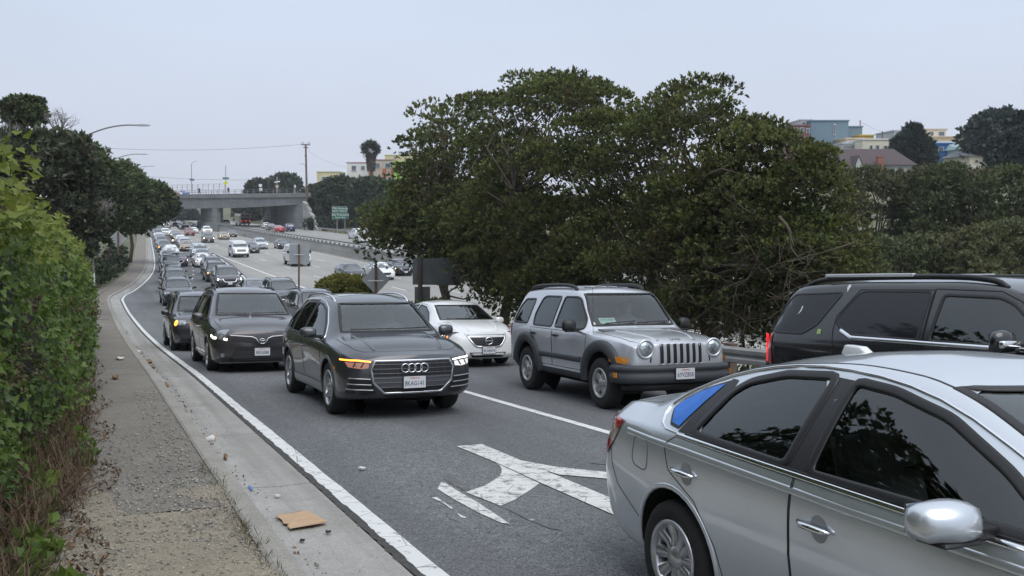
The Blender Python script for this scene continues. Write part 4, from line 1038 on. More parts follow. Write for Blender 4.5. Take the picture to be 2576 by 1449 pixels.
    def seats(s, xs=(.15, -.75), yo=.37, z=.45, top=1.12, third=False, m=None, heads=True):
        for i, x in enumerate(xs):
            for sg in (-1, 1):
                mb = MB(); o = None
                mb.box((x+.05, sg*yo, z), (.48, .48, .2)); 
                back = MB().prism([(x-.18, z), (x-.06, z), (x-.22, top-.16), (x-.32, top-.16)], 'y', sg*yo-.23, sg*yo+.23)
                mb.add(back.V, back.F); o = mb.build('seat', m or SEATM, s.root, bevel=.05, smooth=True)
                if heads:
                    MB().prism([(x-.24, top-.13), (x-.17, top-.13), (x-.2, top+.07), (x-.29, top+.07)], 'y', sg*yo-.14, sg*yo+.14).build('headrest', m or SEATM, o, bevel=.03, smooth=True)
    def dash(s, x, z, w=1.3, col=None, steer=True):
        MB().prism([(x-.25, z-.30), (x+.55, z-.35), (x+.55, z+.02), (x+.1, z+.05), (x-.18, z-.04)], 'y', -w/2, w/2).build('dashboard', col or DARKI, s.root, bevel=.03)
        if steer:
            P = [(x-.33+.10*math.sin(a), .37+.19*math.cos(a), z-.02+.165*math.sin(a)) for a in np.linspace(0, 2*math.pi, 25)]
            mb = MB().tube(P, .016, 6, False); mb.tube([(x-.33, .2, z-.02), (x-.33, .54, z-.02)], .018, 6); mb.tube([(x-.33, .37, z-.02), (x-.15, .37, z-.1)], .03, 6)
            mb.build('steering_wheel', DARKI, s.root, smooth=True)
        MB().box(((s.sp['x'][0]+x)/2, 0, .40), (x-s.sp['x'][0]-.7, w, .06)).build('cabin_floor', DARKI, s.root)
    def rear_mirror(s, x, z):
        MB().box((x, 0, z), (.03, .24, .065)).build('rear_view_mirror', BLK, s.root, bevel=.012)
    def wipers(s, pts, kind='front'):
        for a, b in pts:
            n = 8; V = []
            P = [(a[0]+(b[0]-a[0])*i/n, a[1]+(b[1]-a[1])*i/n) for i in range(n+1)]
            Q = [s.pr(kind, *p) for p in P]
            MB().tube([l+nn*.022 for l, nn in Q], .009, 5).build('wiper', BLK, s.root)

def bumper(c, name, path, prof, m, parent=None):
    "sweep an (outward, z) outline along a plan path (x, y) and its mirror image"
    P = [Vector(p) for p in path]; P = [Vector((p[0], -p[1])) for p in P[::-1]]+P if abs(P[0][1]) > 1e-6 else [Vector((p[0], -p[1])) for p in P[:0:-1]]+P
    V = []; F = []; n = len(prof)
    for i, p in enumerate(P):
        t = (P[min(i+1, len(P)-1)]-P[max(i-1, 0)]).normalized(); nn = Vector((t[1], -t[0]))
        if nn[0] < -.01 and path[0][0] > 0: nn = -nn
        for (o, z) in prof: V.append((p[0]+nn[0]*o, p[1]+nn[1]*o, z))
    for i in range(len(P)-1):
        for k in range(n): F.append((i*n+k, i*n+(k+1) % n, (i+1)*n+(k+1) % n, (i+1)*n+k))
    F += [tuple(range(n)), tuple((len(P)-1)*n+k for k in range(n))]
    return MB().add(V, F).build(name, m, parent or c.root, smooth=True)
TY = {}
def tyre_mesh(R, w, r, lod):
    k = ('t', R, w, r, lod)
    if k in TY: return TY[k]
    prof = [(r-.005, -w*.44), (r+.012, -w*.47), ((R+r)/2, -w*.52), (R-.03, -w*.49), (R-.008, -w*.40), (R, -w*.25), (R, w*.25), (R-.008, w*.40), (R-.03, w*.49), (r+.01, w*.47), (r-.06, w*.35)]
    n = {0: 14, 1: 22, 2: 40}[lod]; V = []; F = []
    for i in range(n):
        a = 2*math.pi*i/n
        for (q, y) in prof: V.append((math.cos(a)*q, y, math.sin(a)*q))
    m = len(prof)
    for i in range(n):
        for j in range(m-1): F.append((i*m+j, ((i+1) % n)*m+j, ((i+1) % n)*m+j+1, i*m+j+1))
    me = MB().add(V, F).mesh('wheel', RUB, True); TY[k] = me; return me
def rim_mesh(r, w, style, lod, m):
    k = ('r', r, w, style, lod, m.name)
    if k in TY: return TY[k]
    mb = MB(); n = {0: 14, 1: 22, 2: 40}[lod]; y0 = -w*.46
    prof = [(r+.006, y0), (r+.004, y0-.012), (r-.018, y0-.012), (r-.026, y0+.02), (r-.04, y0+.09)]
    V = []; F = []
    for i in range(n):
        a = 2*math.pi*i/n
        for (q, y) in prof: V.append((math.cos(a)*q, y, math.sin(a)*q))
    L = len(prof)
    for i in range(n):
        for j in range(L-1): F.append((i*L+j, ((i+1) % n)*L+j, ((i+1) % n)*L+j+1, i*L+j+1))
    mb.add(V, F)
    sp, wd, tp = {'five': (5, .085, .8), 'ten': (10, .055, 1.25), 'split': (10, .034, .8), 'steel': (5, .105, 1.15), 'seven': (7, .06, .8)}[style]
    if lod == 0: sp = min(sp, 5); wd = .07
    for q in range(sp):
        a = 2*math.pi*(q+(.17*(-1)**q if style == 'split' else 0))/sp
        c, s_ = math.cos(a), math.sin(a)
        def P(rad, off, y): return (c*rad-s_*off, y, s_*rad+c*off)
        b = .07; y1 = y0+.012
        prof2 = [(b*.5, wd*.5, y1), (r*.55, wd*.5*(1+tp)/2, y1+.012), (r-.012, wd*.5*tp*1.15, y0+.004)]
        V = []; F = []
        for (rad, hw, y) in prof2: V += [P(rad, -hw, y+.014), P(rad, -hw*.55, y), P(rad, hw*.55, y), P(rad, hw, y+.014), P(rad, hw, y+.05), P(rad, -hw, y+.05)]
        for i in range(2):
            for j in range(6): F.append((i*6+j, i*6+(j+1) % 6, (i+1)*6+(j+1) % 6, (i+1)*6+j))
        mb.add(V, F)
    V = [(0, y0-.004, 0)]; F = []
    for i in range(16):
        a = 2*math.pi*i/16; V += [(math.cos(a)*.05, y0, math.sin(a)*.05), (math.cos(a)*.075, y0+.03, math.sin(a)*.075)]
    for i in range(16):
        j = (i+1) % 16; F += [(0, 1+2*i, 1+2*j), (1+2*i, 2+2*i, 2+2*j, 1+2*j)]
    mb.add(V, F)
    me = mb.mesh('rim', m, True)
    # brake disc and dark back of the wheel
    me.materials.append(WELL); bm = bmesh.new(); bm.from_mesh(me)
    vs = [bm.verts.new((math.cos(2*math.pi*i/20)*(r-.03), y0+.095, math.sin(2*math.pi*i/20)*(r-.03))) for i in range(20)]
    f = bm.faces.new(vs); f.material_index = 1; bm.to_mesh(me); bm.free()
    TY[k] = me; return me
# ------------------------------------------------------------------ near vehicles
P_GREY = paint('dark grey paint', (.060, .063, .072)); P_SILVER = paint('silver paint', (.63, .67, .715), .65, .30)
P_SILVER2 = paint('bright silver paint', (.60, .62, .66), .5, .32); P_BLACK = paint('black paint', (.012, .012, .014), .2, .25)
P_BROWN = paint('grey brown paint', (.060, .054, .058)); P_WHITE = paint('white paint', (.74, .75, .75), 0., .35); P_CHAR = paint('charcoal paint', (.045, .047, .055))
def half(P): return [(-y, z) for y, z in P]+[(y, z) for y, z in P[::-1]]

def audi():
    sp = dict(x=(-2.33, 2.26), paint=P_GREY,
      top=[(-2.33, 1.04), (-2.22, 1.14), (-1.95, 1.45), (-1.72, 1.585), (-1.2, 1.64), (-.4, 1.66), (.1, 1.645), (.45, 1.59), (.62, 1.54), (1.0, 1.31), (1.33, 1.115), (1.45, 1.09), (1.8, 1.05), (2.1, .975), (2.22, .905), (2.26, .86)],
      edge=[(-2.33, .70, 1.0), (-2.22, .70, 1.10), (-1.95, .60, 1.40), (-1.72, .575, 1.53), (-1.2, .60, 1.585), (-.4, .62, 1.605), (.1, .615, 1.585), (.45, .61, 1.53), (.62, .615, 1.48), (1.0, .67, 1.26), (1.33, .74, 1.07), (1.45, .76, 1.045), (1.8, .76, 1.005), (2.1, .73, .93), (2.22, .68, .87), (2.26, .64, .84)],
      sh=[(-2.33, .76, .96), (-2.1, .86, 1.0), (-1.4, .92, 1.03), (0, .93, 1.0), (1.0, .915, .985), (1.41, .915, .965), (1.8, .895, .93), (2.1, .855, .865), (2.2, .81, .83), (2.26, .74, .80)],
      mid=[(-2.33, .80, .70), (-2.1, .89, .72), (-1.41, .945, .74), (0, .925, .70), (1.41, .945, .74), (1.8, .94, .70), (2.1, .90, .64), (2.2, .85, .61), (2.26, .78, .59)],
      roc=[(-2.33, .78, .42), (-2.1, .86, .36), (-1.41, .90, .30), (0, .87, .28), (1.41, .91, .30), (1.9, .92, .33), (2.15, .87, .36), (2.26, .76, .40)],
      bot=[(-2.33, .36), (-1.9, .26), (-1, .2), (1, .2), (1.9, .24), (2.26, .28)],
      fp=[(.22, -.12), (.36, .03), (.55, .06), (.75, .05), (.86, .01), (.95, -.06), (1.2, -.06)], rp=[(.2, 0), (.5, .05), (.9, .02), (1.2, 0)], fb=.13, rb=.08,
      arch=[(1.41, .37, .41), (-1.41, .37, .41)])
    c = Car(sp, 2)
    c.windows([(.69, 1.125), (.655, 1.27), (.60, 1.43), (.565, 1.515)], [(.62, 1.12), (.54, 1.45)],
      [dict(p=[(.98, 1.03), (.70, 1.24), (.40, 1.41), (.12, 1.49), (-.18, 1.52), (-.21, 1.035)], r=1, b=.035), dict(p=[(-.30, 1.035), (-.27, 1.52), (-.9, 1.51), (-1.10, 1.46), (-1.10, 1.05)], r=1, b=.035, m=GLT),
       dict(p=[(-1.20, 1.06), (-1.20, 1.44), (-1.52, 1.33), (-1.74, 1.16), (-1.6, 1.09)], r=1, b=.03, m=GLT)], gback=GLT)
    c.body(); c.wheels(.365, .245, .245, 'five', 1.60, arch_w=.05, arch_mat=c.paint); c.underside()
    c.ribbon('window_trim', [(1.02, 1.00), (.0, 1.005), (-1.55, 1.06), (-1.80, 1.16), (-1.55, 1.37), (-1.1, 1.50), (-.9, 1.555), (-.2, 1.565), (.14, 1.535), (.42, 1.45), (.74, 1.265), (1.02, 1.06)], 'side', .018, CHR, .003, .005, True, .06, 1, None, True)
    # doors
    for P, hx in (([(1.0, .985), (-.24, .99), (-.24, .40), (.90, .40), (1.0, .62)], .0), ([(-.255, .99), (-1.22, 1.01), (-1.12, .80), (-.95, .55), (-.90, .40), (-.255, .40)], -.98)):
        for d in c.panel('door', P, 'side', c.paint, .002, .08, 0, None, True): pass
        c.ribbon('door_seam', P, 'side', .008, BLK, .0022, .001, True, .07, 0, None, True)
    c.handle((-.08, -1.02), .87, c.paint, .2, .03, False)
    c.panel('sill_cladding', [(1.0, .38), (-.98, .38), (-.98, .25), (1.0, .25)], 'side', SAT, .006, .09, 0, None, True)
    # grille
    G = half([(.395, .36), (.54, .50), (.575, .68), (.515, .785)])
    g = c.panel('grille', G, 'front', BLK, .004, .08)[0]
    for z, w in ((.74, .535), (.68, .555), (.62, .55), (.56, .54), (.50, .525), (.44, .45)):
        c.ribbon('grille_bar', [(-w, z), (w, z)], 'front', .008, mat('grille bar', (.17, .175, .185), .35, .8), .008, .005, False, .1, 0, g)
    for y in (-.44, -.33, -.22, -.11, 0, .11, .22, .33, .44): c.ribbon('grille_rib', [(y, .60), (y, .77)], 'front', .008, CLAD, .006, .004, False, .1, 0, g)
    c.panel('grille_insert', half([(.43, .43), (.53, .52), (.545, .58)]), 'front', mat('grille grey', (.10, .105, .115), .5, .4), .006, .1, 0, g)
    c.ribbon('grille_frame', G, 'front', .034, mat('frame silver', (.50, .51, .53), .25, .95), .006, .013, True, .06, 0, g)
    # four rings
    for i in range(4):
        y = (-1.5+i)*.087; l, nn = c.pr('front', y, .69)
        MB().tube([(l.x+.035, y+.056*math.cos(a), .69+.056*math.sin(a)) for a in np.linspace(0, 2*math.pi, 25)], .0085, 6, False).build('badge_ring', CHR, g, smooth=True)
    # lamps
    HL = [(-.555, .785), (-.578, .69), (-.70, .665), (-.85, .69), (-.905, .765), (-.905, .815), (-.74, .81)]
    hl = c.panel('headlight', HL, 'front', LENSD, .004, .04, .3, None, True)
    for k, h in enumerate(hl):
        sg = 1 if k == 0 else -1
        c.ribbon('running_light', [(-.57*sg, .775), (-.73*sg, .795), (-.90*sg, .80)], 'front', .020, L_A if k == 0 else L_D, .007, .005, False, .03, 0, h)
        c.panel('reflector', [(y*sg, z) for y, z in [(-.605, .695), (-.595, .755), (-.87, .775), (-.845, .71), (-.70, .685)]], 'front', mat('amber lit reflector', (.22, .13, .11), .25, .3, emit=(1., .45, .30), estr=.25) if k == 0 else mat('white lit reflector', (.5, .5, .5), .2, .4, emit=(1., .98, .95), estr=.6), .006, .04, 0, h)
        c.ribbon('lamp_divider', [(-.66*sg, .765), (-.70*sg, .70)], 'front', .02, LENSD, .009, .004, False, .03, 0, h); c.ribbon('lamp_divider', [(-.76*sg, .77), (-.79*sg, .71)], 'front', .02, LENSD, .009, .004, False, .03, 0, h)
    c.panel('side_marker', [(1.80, .66), (1.80, .70), (1.92, .70), (1.92, .66)], 'side', AMBL, .006, .05, 1, None, True)
    # lower intakes
    for P in ([(.50, .355), (.57, .545), (.83, .56), (.865, .37), (.62, .33)],):
        ii = c.panel('side_intake', [(-a, b) for a, b in P], 'front', BLK, .004, .06, 0, None, True)
        for k, o in enumerate(ii):
            sg = -1 if k == 0 else 1
            for z, a, b in ((.55, .58, .84), (.475, .57, .85), (.405, .54, .86)): c.ribbon('intake_blade', [(sg*a, z), (sg*b, z+.015)], 'front', .014, SAT, .010, .006, False, .06, 0, o)
    c.panel('lower_intake', half([(.34, .285), (.40, .34)]), 'front', BLK, .005, .07)
    c.panel('skid_plate', half([(.50, .225), (.58, .278)]), 'front', SAT, .008, .07)
    c.plate(2.405, .50, '8KAG141')
    c.ribbon('bonnet_seam', [(1.35, -.80), (1.8, -.79), (2.08, -.72), (2.17, -.62), (2.225, -.3), (2.235, 0), (2.225, .3), (2.17, .62), (2.08, .72), (1.8, .79), (1.35, .80)], 'top', .008, BLK, .0015, .001, False, .06)
    for sg in (-1, 1): c.ribbon('bonnet_crease', [(1.40, sg*.56), (1.8, sg*.53), (2.15, sg*.47)], 'top', .05, c.paint, -.003, .008, False, .06)
    c.panel('sunroof', [(.18, -.44), (.18, .44), (-1.0, .44), (-1.0, -.44)], 'top', mat('roof glass', (.02, .021, .025), .05, 0, 1.), .003, .1, 1)
    c.rails([(.40, .57, -.01), (.25, .57, .04), (-.3, .58, .05), (-1.1, .57, .05), (-1.45, .56, .035), (-1.6, .555, -.01)], CHR, .017)
    c.mirror(.80, 1.10, .955, (.13, .215, .15)); c.wipers([((-.55, 1.14), (.05, 1.14)), ((.05, 1.135), (.60, 1.15))])
    c.seats((.12, -.78), .37, .55, 1.28); c.dash(.75, 1.02); c.rear_mirror(.42, 1.43)
    c.root.name = 'parked_car'; return c
def jeep():
    sp = dict(x=(-2.18, 2.02), paint=P_SILVER2,
      top=[(-2.18, 1.12), (-2.10, 1.45), (-1.98, 1.66), (-1.75, 1.735), (-1.2, 1.765), (-.4, 1.77), (.1, 1.745), (.30, 1.695), (.36, 1.66), (.62, 1.38), (.84, 1.15), (.95, 1.125), (1.4, 1.10), (1.8, 1.055), (1.97, 1.01), (2.02, .97)],
      edge=[(-2.18, .72, 1.08), (-2.1, .68, 1.40), (-1.98, .63, 1.60), (-1.75, .625, 1.68), (-1.2, .63, 1.71), (-.4, .635, 1.715), (.1, .635, 1.69), (.30, .635, 1.64), (.36, .645, 1.60), (.62, .70, 1.33), (.84, .745, 1.11), (.95, .75, 1.085), (1.4, .72, 1.065), (1.8, .68, 1.02), (1.97, .65, .98), (2.02, .63, .95)],
      sh=[(-2.18, .80, 1.06), (-2.05, .87, 1.08), (-1, .885, 1.09), (.6, .885, 1.08), (.95, .87, 1.06), (1.4, .83, 1.02), (1.8, .78, .98), (2.02, .72, .92)],
      mid=[(-2.18, .82, .75), (-2.0, .885, .78), (0, .895, .78), (1.0, .895, .77), (1.5, .87, .74), (1.9, .80, .72), (2.02, .74, .70)],
      roc=[(-2.18, .80, .52), (-2, .86, .46), (0, .875, .42), (1.0, .875, .42), (1.8, .80, .48), (2.02, .72, .52)],
      bot=[(-2.18, .46), (-1.5, .36), (1.2, .36), (2.02, .44)],
      fp=[(.4, -.04), (.7, .02), (.95, 0), (1.05, -.05)], rp=[(.2, 0), (.5, .05), (1.0, .03), (1.3, 0)], fb=.07, rb=.05, fd=.3, gb=.012,
      arch=[(1.325, .40, .45), (-1.325, .40, .45)])
    c = Car(sp, 2); pv = c.paint
    c.windows([(.715, 1.175), (.68, 1.40), (.615, 1.65)], [(.60, 1.15), (.55, 1.58)],
      [dict(p=[(.72, 1.12), (.64, 1.27), (.32, 1.57), (.20, 1.60), (-.22, 1.60), (-.25, 1.12)], r=1.2, b=.032), dict(p=[(-.37, 1.12), (-.34, 1.60), (-.93, 1.60), (-1.05, 1.57), (-1.15, 1.30), (-1.10, 1.12)], r=1.2, b=.032, m=GLT),
       dict(p=[(-1.36, 1.14), (-1.33, 1.55), (-1.78, 1.54), (-1.93, 1.42), (-2.0, 1.18), (-1.98, 1.14)], r=1.2, b=.035, m=GLT)], gback=GLT, gs=GLS)
    c.body(); c.wheels(.37, .235, .215, 'steel', 1.56, mat('steel wheel', (.46, .46, .46), .42, .7, var=.3, vscale=14), .17, CLAD, .055); c.underside(.24, .5)
    for P in ([(.86, 1.06), (.70, 1.07), (-.31, 1.075), (-.31, .50), (.80, .50), (.86, .80)], [(-.325, 1.075), (-1.20, 1.08), (-1.12, .95), (-.90, .80), (-.86, .50), (-.325, .50)]):
        c.panel('door', P, 'side', pv, .002, .08, 0, None, True); c.ribbon('door_seam', P, 'side', .010, BLK, .0022, .001, True, .07, 0, None, True)
    c.handle((-.14, -1.02), .99, BLK, .17, .045, True)
    c.ribbon('side_moulding', [(.72, .66), (-.84, .66)], 'side', .085, CLAD, .006, .02, False, .1, 0, None, True)
    c.panel('sill_cladding', [(.86, .46), (-.86, .46), (-.86, .37), (.86, .37)], 'side', CLAD, .014, .09, 0, None, True)
    # face: seven slots, round lamps
    for i in range(7):
        y = (i-3)*.105; P = [(y-.034, .68), (y+.034, .68), (y+.034, .965), (y-.034, .965)]
        g = c.panel('grille_slot', P, 'front', BLK, .003, .05, .5)
        c.ribbon('slot_rim', fillet(P, .02), 'front', .012, pv, .002, .008, True, .05, 0, g[0])
    for sg in (-1, 1):
        l, nn = c.pr('front', sg*.56, .895); x0 = l.x+.012
        ring = MB().tube([(x0, sg*.56+.122*math.cos(a), .895+.122*math.sin(a)) for a in np.linspace(0, 2*math.pi, 33)], .02, 8, False).build('headlight', pv, c.root, smooth=True)
        V = [(x0+.035, sg*.56, .895)]; F = []
        for r_, xx in ((.05, .031), (.09, .018), (.112, .0)):
            V += [(x0+xx, sg*.56+r_*math.cos(2*math.pi*k/24), .895+r_*math.sin(2*math.pi*k/24)) for k in range(24)]
        for k in range(24):
            F.append((0, 1+k, 1+(k+1) % 24))
            for r_ in (0, 1): F.append((1+r_*24+k, 25+r_*24+k, 25+r_*24+(k+1) % 24, 1+r_*24+(k+1) % 24))
        MB().add(V, F).build('lamp_glass', mat('clear lamp', (.42, .46, .48), .06, .6, 1., var=.5, vscale=14), ring, smooth=True)
        MB().tube([(x0-.02, sg*.455, .735), (x0+.012, sg*.455, .735)], .046, 14).build('fog_recess', BLK, c.root)
    c.panel('turn_signal', [(1.62, .705), (1.62, .79), (1.98, .765), (1.98, .69)], 'side', AMBL, .05, .06, .4, None, True)
    pr = [(0, .42), (.07, .415), (.11, .44), (.118, .53), (.098, .545), (.098, .59), (.118, .605), (.105, .655), (.05, .672), (-.06, .672), (-.06, .43)]
    b = bumper(c, 'front_bumper', [(2.07, .0), (2.07, .35), (2.05, .58), (1.97, .76), (1.85, .83), (1.72, .845)], pr, CLAD)
    bumper(c, 'lower_valance', [(2.02, .0), (2.0, .5), (1.9, .7), (1.78, .76)], [(0, .30), (.06, .31), (.08, .40), (-.05, .42)], BLK)
    for sg in (-1, 1): MB().box((1.88, sg*.948, .53), (.10, .012, .07)).build('side_marker', AMBL, b, bevel=.004)
    c.plate(2.20, .55, '6YVZ858', fixed=True)
    for k in range(2):
        c.ribbon('bonnet_crease', [(1.0, (-1)**k*.46), (1.5, (-1)**k*.42), (1.95, (-1)**k*.30)], 'top', .05, pv, -.003, .012, False, .06)
    c.ribbon('bonnet_seam', [(.92, -.745), (1.4, -.745), (1.85, -.70), (2.0, -.62)], 'top', .010, BLK, .0015, .001, False, .06, 0, None, True)
    l, nn = c.pr('front', 0, 1.0); me = text_mesh('Jeep', .11, .004); me.materials.append(SAT); t = link('badge', me, c.root)
    l, nn = c.pr('top', 1.93, 0); t.location = (l.x, 0, l.z+.006); t.rotation_euler = (.35, 0, math.pi/2)
    for sg in (-1, 1):
        P = [(.02, .60, 0.), (-.06, .60, .055), (-.4, .60, .07), (-1.4, .60, .07), (-1.68, .60, .05), (-1.76, .60, 0.)]
    c.rails(P, BLK, .03)
    for k in range(5): c.ribbon('roof_rib', [(-.1, -.4+.2*k), (-1.7, -.4+.2*k)], 'top', .03, pv, -.002, .008, False, .15)
    c.mirror(.60, 1.17, .93, (.12, .20, .18), BLK); c.wipers([((-.50, 1.19), (.02, 1.22)), ((.05, 1.19), (.60, 1.215))])
    c.seats((-.05, -.85), .38, .65, 1.38); c.dash(.52, 1.09, 1.36, mat('grey dash', (.10, .10, .105), .8)); c.rear_mirror(.32, 1.55)
    w = MB().box((0, 0, 0), (.006, .28, .13)).build('paper_sign', mat('pale green paper', (.50, .68, .64), .8), c.root)
    l, nn = c.pr('front', -.42, 1.26); w.location = l-nn*.03; w.rotation_euler = (0, -.88, 0)
    me = text_mesh('FOR SALE', .05, .0005); me.materials.append(INK); t = link('lettering', me, w); t.location = (.005, 0, .015); t.rotation_euler = (math.pi/2, 0, math.pi/2)
    c.panel('tail_light', [(-2.10, .88), (-2.02, .92), (-2.02, 1.12), (-2.10, 1.12)], 'side', REDL, .012, .05, .5, None, True)
    MB().tube([(.95, -.80, 1.06), (.93, -.80, 1.75)], .003, 5).build('aerial', BLK, c.root)
    c.root.name = 'off_road_car'; return c

def sentra():
    sp = dict(x=(-2.33, 2.26), paint=P_SILVER,
      top=[(-2.33, 1.0), (-2.27, 1.085), (-2.1, 1.118), (-1.85, 1.135), (-1.50, 1.265), (-1.15, 1.385), (-.75, 1.46), (-.25, 1.495), (.05, 1.482), (.30, 1.43), (.68, 1.27), (1.05, 1.11), (1.33, 1.01), (1.6, .985), (2.0, .88), (2.2, .76), (2.26, .68)],
      edge=[(-2.33, .55, .96), (-2.27, .60, 1.035), (-2.1, .645, 1.075), (-1.85, .655, 1.092), (-1.50, .61, 1.22), (-1.15, .572, 1.335), (-.75, .56, 1.405), (-.25, .565, 1.44), (.05, .562, 1.425), (.30, .57, 1.372), (.68, .605, 1.215), (1.05, .655, 1.06), (1.33, .70, .97), (1.6, .70, .95), (2.0, .62, .85), (2.2, .54, .73), (2.26, .5, .66)],
      sh=[(-2.33, .62, .93), (-2.25, .70, .965), (-2.1, .77, .985), (-1.8, .82, .995), (-1.4, .85, .985), (-.5, .868, .965), (.5, .865, .935), (1.2, .85, .91), (1.7, .80, .85), (2.1, .70, .74), (2.26, .55, .64)],
      mid=[(-2.33, .70, .68), (-2.25, .76, .69), (-2.1, .82, .70), (-1.35, .878, .70), (0, .874, .62), (1.35, .88, .66), (1.8, .85, .6), (2.1, .76, .52), (2.26, .6, .48)],
      roc=[(-2.33, .66, .40), (-2.2, .75, .36), (-1.9, .81, .31), (-1.35, .83, .28), (0, .82, .24), (1.35, .84, .26), (1.9, .80, .27), (2.26, .6, .32)],
      bot=[(-2.33, .33), (-1.8, .22), (1.8, .18), (2.26, .24)],
      fp=[(.2, -.06), (.4, .05), (.6, .03), (.8, -.05)], rp=[(.2, 0), (.5, .05), (.8, .05), (1.0, .01), (1.1, -.02)], fb=.1, rb=.09,
      arch=[(1.35, .325, .375), (-1.35, .325, .375)])
    c = Car(sp, 2); pv = c.paint
    c.windows([(.64, 1.025), (.585, 1.21), (.53, 1.40)], [(.56, 1.12), (.50, 1.36)],
      [dict(p=[(.92, .968), (.62, 1.145), (.30, 1.295), (.0, 1.365), (-.24, 1.385), (-.27, .985)], r=1.1, b=.05), dict(p=[(-.42, .99), (-.36, 1.395), (-.72, 1.372), (-.98, 1.31), (-1.07, 1.25), (-1.20, 1.02)], r=1.1, b=.05)], gs=glass('near side glass', (.34, .38, .38), 1.15))
    q = c.panel('quarter_window', [(-1.34, 1.02), (-1.24, 1.18), (-1.15, 1.30), (-1.36, 1.235), (-1.49, 1.165), (-1.53, 1.11), (-1.44, 1.03)], 'side', BLK, .003, .06, .3, None, True)[0]
    TP = mat('blue tape', (.012, .165, .66), .55, var=.18, vscale=9, bump=.35, bscale=11)
    nt = TP.node_tree; nt.nodes['Principled BSDF'].inputs['Roughness'].default_value = .45
    c.panel('tape_cover', [(-1.345, 1.035), (-1.255, 1.175), (-1.18, 1.275), (-1.27, 1.252), (-1.37, 1.215), (-1.475, 1.155), (-1.51, 1.11), (-1.43, 1.045)], 'side', TP, .006, .045, 0, q)
    c.panel('pillar_cover', [(-1.19, 1.01), (-1.08, 1.23), (-1.09, 1.305), (-1.15, 1.305), (-1.24, 1.17), (-1.33, 1.01)], 'side', BLK, .004, .06, 0, None, True)
    c.panel('pillar_cover', [(-.27, .985), (-.24, 1.385), (-.36, 1.39), (-.42, .99)], 'side', mat('satin black', (.02, .02, .022), .4), .003, .06, 0, None, True)
    c.panel('mirror_corner', [(1.12, .940), (.82, .950), (.74, 1.09), (.90, 1.02)], 'side', BLK, .004, .06, 0, None, True)
    c.body(); c.wheels(.317, .205, .205, 'ten', 1.53, arch_w=.03); c.underside(.16, .4)
    up = [(1.18, .945), (.66, 1.185), (.30, 1.338), (-.02, 1.408), (-.40, 1.432), (-.75, 1.41), (-1.10, 1.345), (-1.40, 1.245), (-1.56, 1.15), (-1.59, 1.09), (-1.50, 1.01), (-1.30, 1.00)]
    c.ribbon('window_trim', up, 'side', .014, CHR, .004, .006, False, .05, 1, None, True)
    c.ribbon('window_trim', [(1.16, .925), (.5, .94), (-.3, .965), (-1.32, .995)], 'side', .026, CHR, .004, .006, False, .06, 0, None, True)
    c.ribbon('window_seal', [(1.10, .945), (.5, .958), (-.3, .98), (-1.25, 1.008)], 'side', .014, BLK, .004, .005, False, .06, 0, None, True)
    D1 = [(1.16, .925), (.5, .932), (-.335, .955), (-.37, .60), (-.36, .30), (1.0, .30), (1.10, .62)]; D2 = [(-.345, .955), (-1.33, .985), (-1.42, .93), (-1.36, .80), (-1.12, .68), (-.96, .48), (-.90, .30), (-.37, .30), (-.38, .60)]
    for P in (D1, D2):
        c.panel('door', P, 'side', pv, .0015, .08, 0, None, True); c.ribbon('door_seam', P, 'side', .007, BLK, .0018, .001, True, .05, 0, None, True)
    for hx, hz in ((-.18, .775), (-1.20, .815)): c.handle((hx,), hz, CHR, .20, .032, False)
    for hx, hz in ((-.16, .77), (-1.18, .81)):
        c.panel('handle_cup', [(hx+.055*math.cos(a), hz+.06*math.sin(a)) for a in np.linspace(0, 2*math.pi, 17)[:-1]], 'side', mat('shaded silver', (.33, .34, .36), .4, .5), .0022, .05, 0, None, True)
    c.ribbon('fuel_flap', [(-1.60, .74), (-1.60, .92), (-1.78, .94), (-1.80, .76)], 'side', .007, mat('seam grey', (.12, .12, .125), .6), .0015, .001, True, .03, 1.4)
    c.ribbon('character_line', [(1.0, .86), (0, .885), (-1.2, .925), (-1.9, .935)], 'side', .04, pv, -.004, .007, False, .08, 0, None, True)
    c.ribbon('bumper_seam', [(-2.16, .93), (-2.06, .62), (-1.86, .52), (-1.72, .45)], 'side', .008, mat('seam grey', (.12, .12, .125), .6), .0015, .001, False, .05, 1, None, True)
    tl = c.panel('tail_light', [(-2.25, -.66, .99), (-2.14, -.77, 1.0), (-1.97, -.81, .985), (-2.06, -.80, .86), (-2.17, -.77, .74), (-2.26, -.74, .78), (-2.30, -.69, .86)], '3d', mat('pale lens', (.40, .30, .28), .15, 0, 1.), .006, .05, 0, None, True)
    for k, t in enumerate(tl):
        sg = 1 if k == 0 else -1
        for P in ([(-2.25, -.66, .99), (-2.14, -.77, 1.0), (-1.97, -.81, .985), (-2.02, -.805, .925), (-2.16, -.765, .935), (-2.27, -.68, .93)], [(-2.09, -.795, .83), (-2.17, -.77, .74), (-2.26, -.74, .78), (-2.28, -.71, .835)]):
            c.panel('red_lens', [(x, y*sg, z) for x, y, z in P], '3d', REDL, .009, .05, 0, t)
    c.ribbon('boot_seam', [(-1.72, -.60), (-2.0, -.63), (-2.22, -.62)], 'top', .008, mat('seam grey', (.12, .12, .125), .6), .0015, .001, False, .05, 0, None, True)
    c.ribbon('roof_seam', [(.30, -.535), (.1, -.525), (-.4, -.515), (-.9, -.50), (-1.2, -.50)], 'top', .012, BLK, .001, .001, False, .05, 0, None, True)
    a = MB().prism([(-.98, 0), (-.76, 0), (-.84, .05), (-.95, .055)], 'y', -.03, .03).build('roof_aerial', P_WHITE, c.root, bevel=.012, smooth=True)
    l, nn = c.pr('top', -.86, 0); a.location = (0, 0, l.z-.012)
    c.mirror(.66, 1.01, .935, (.165, .235, .135))
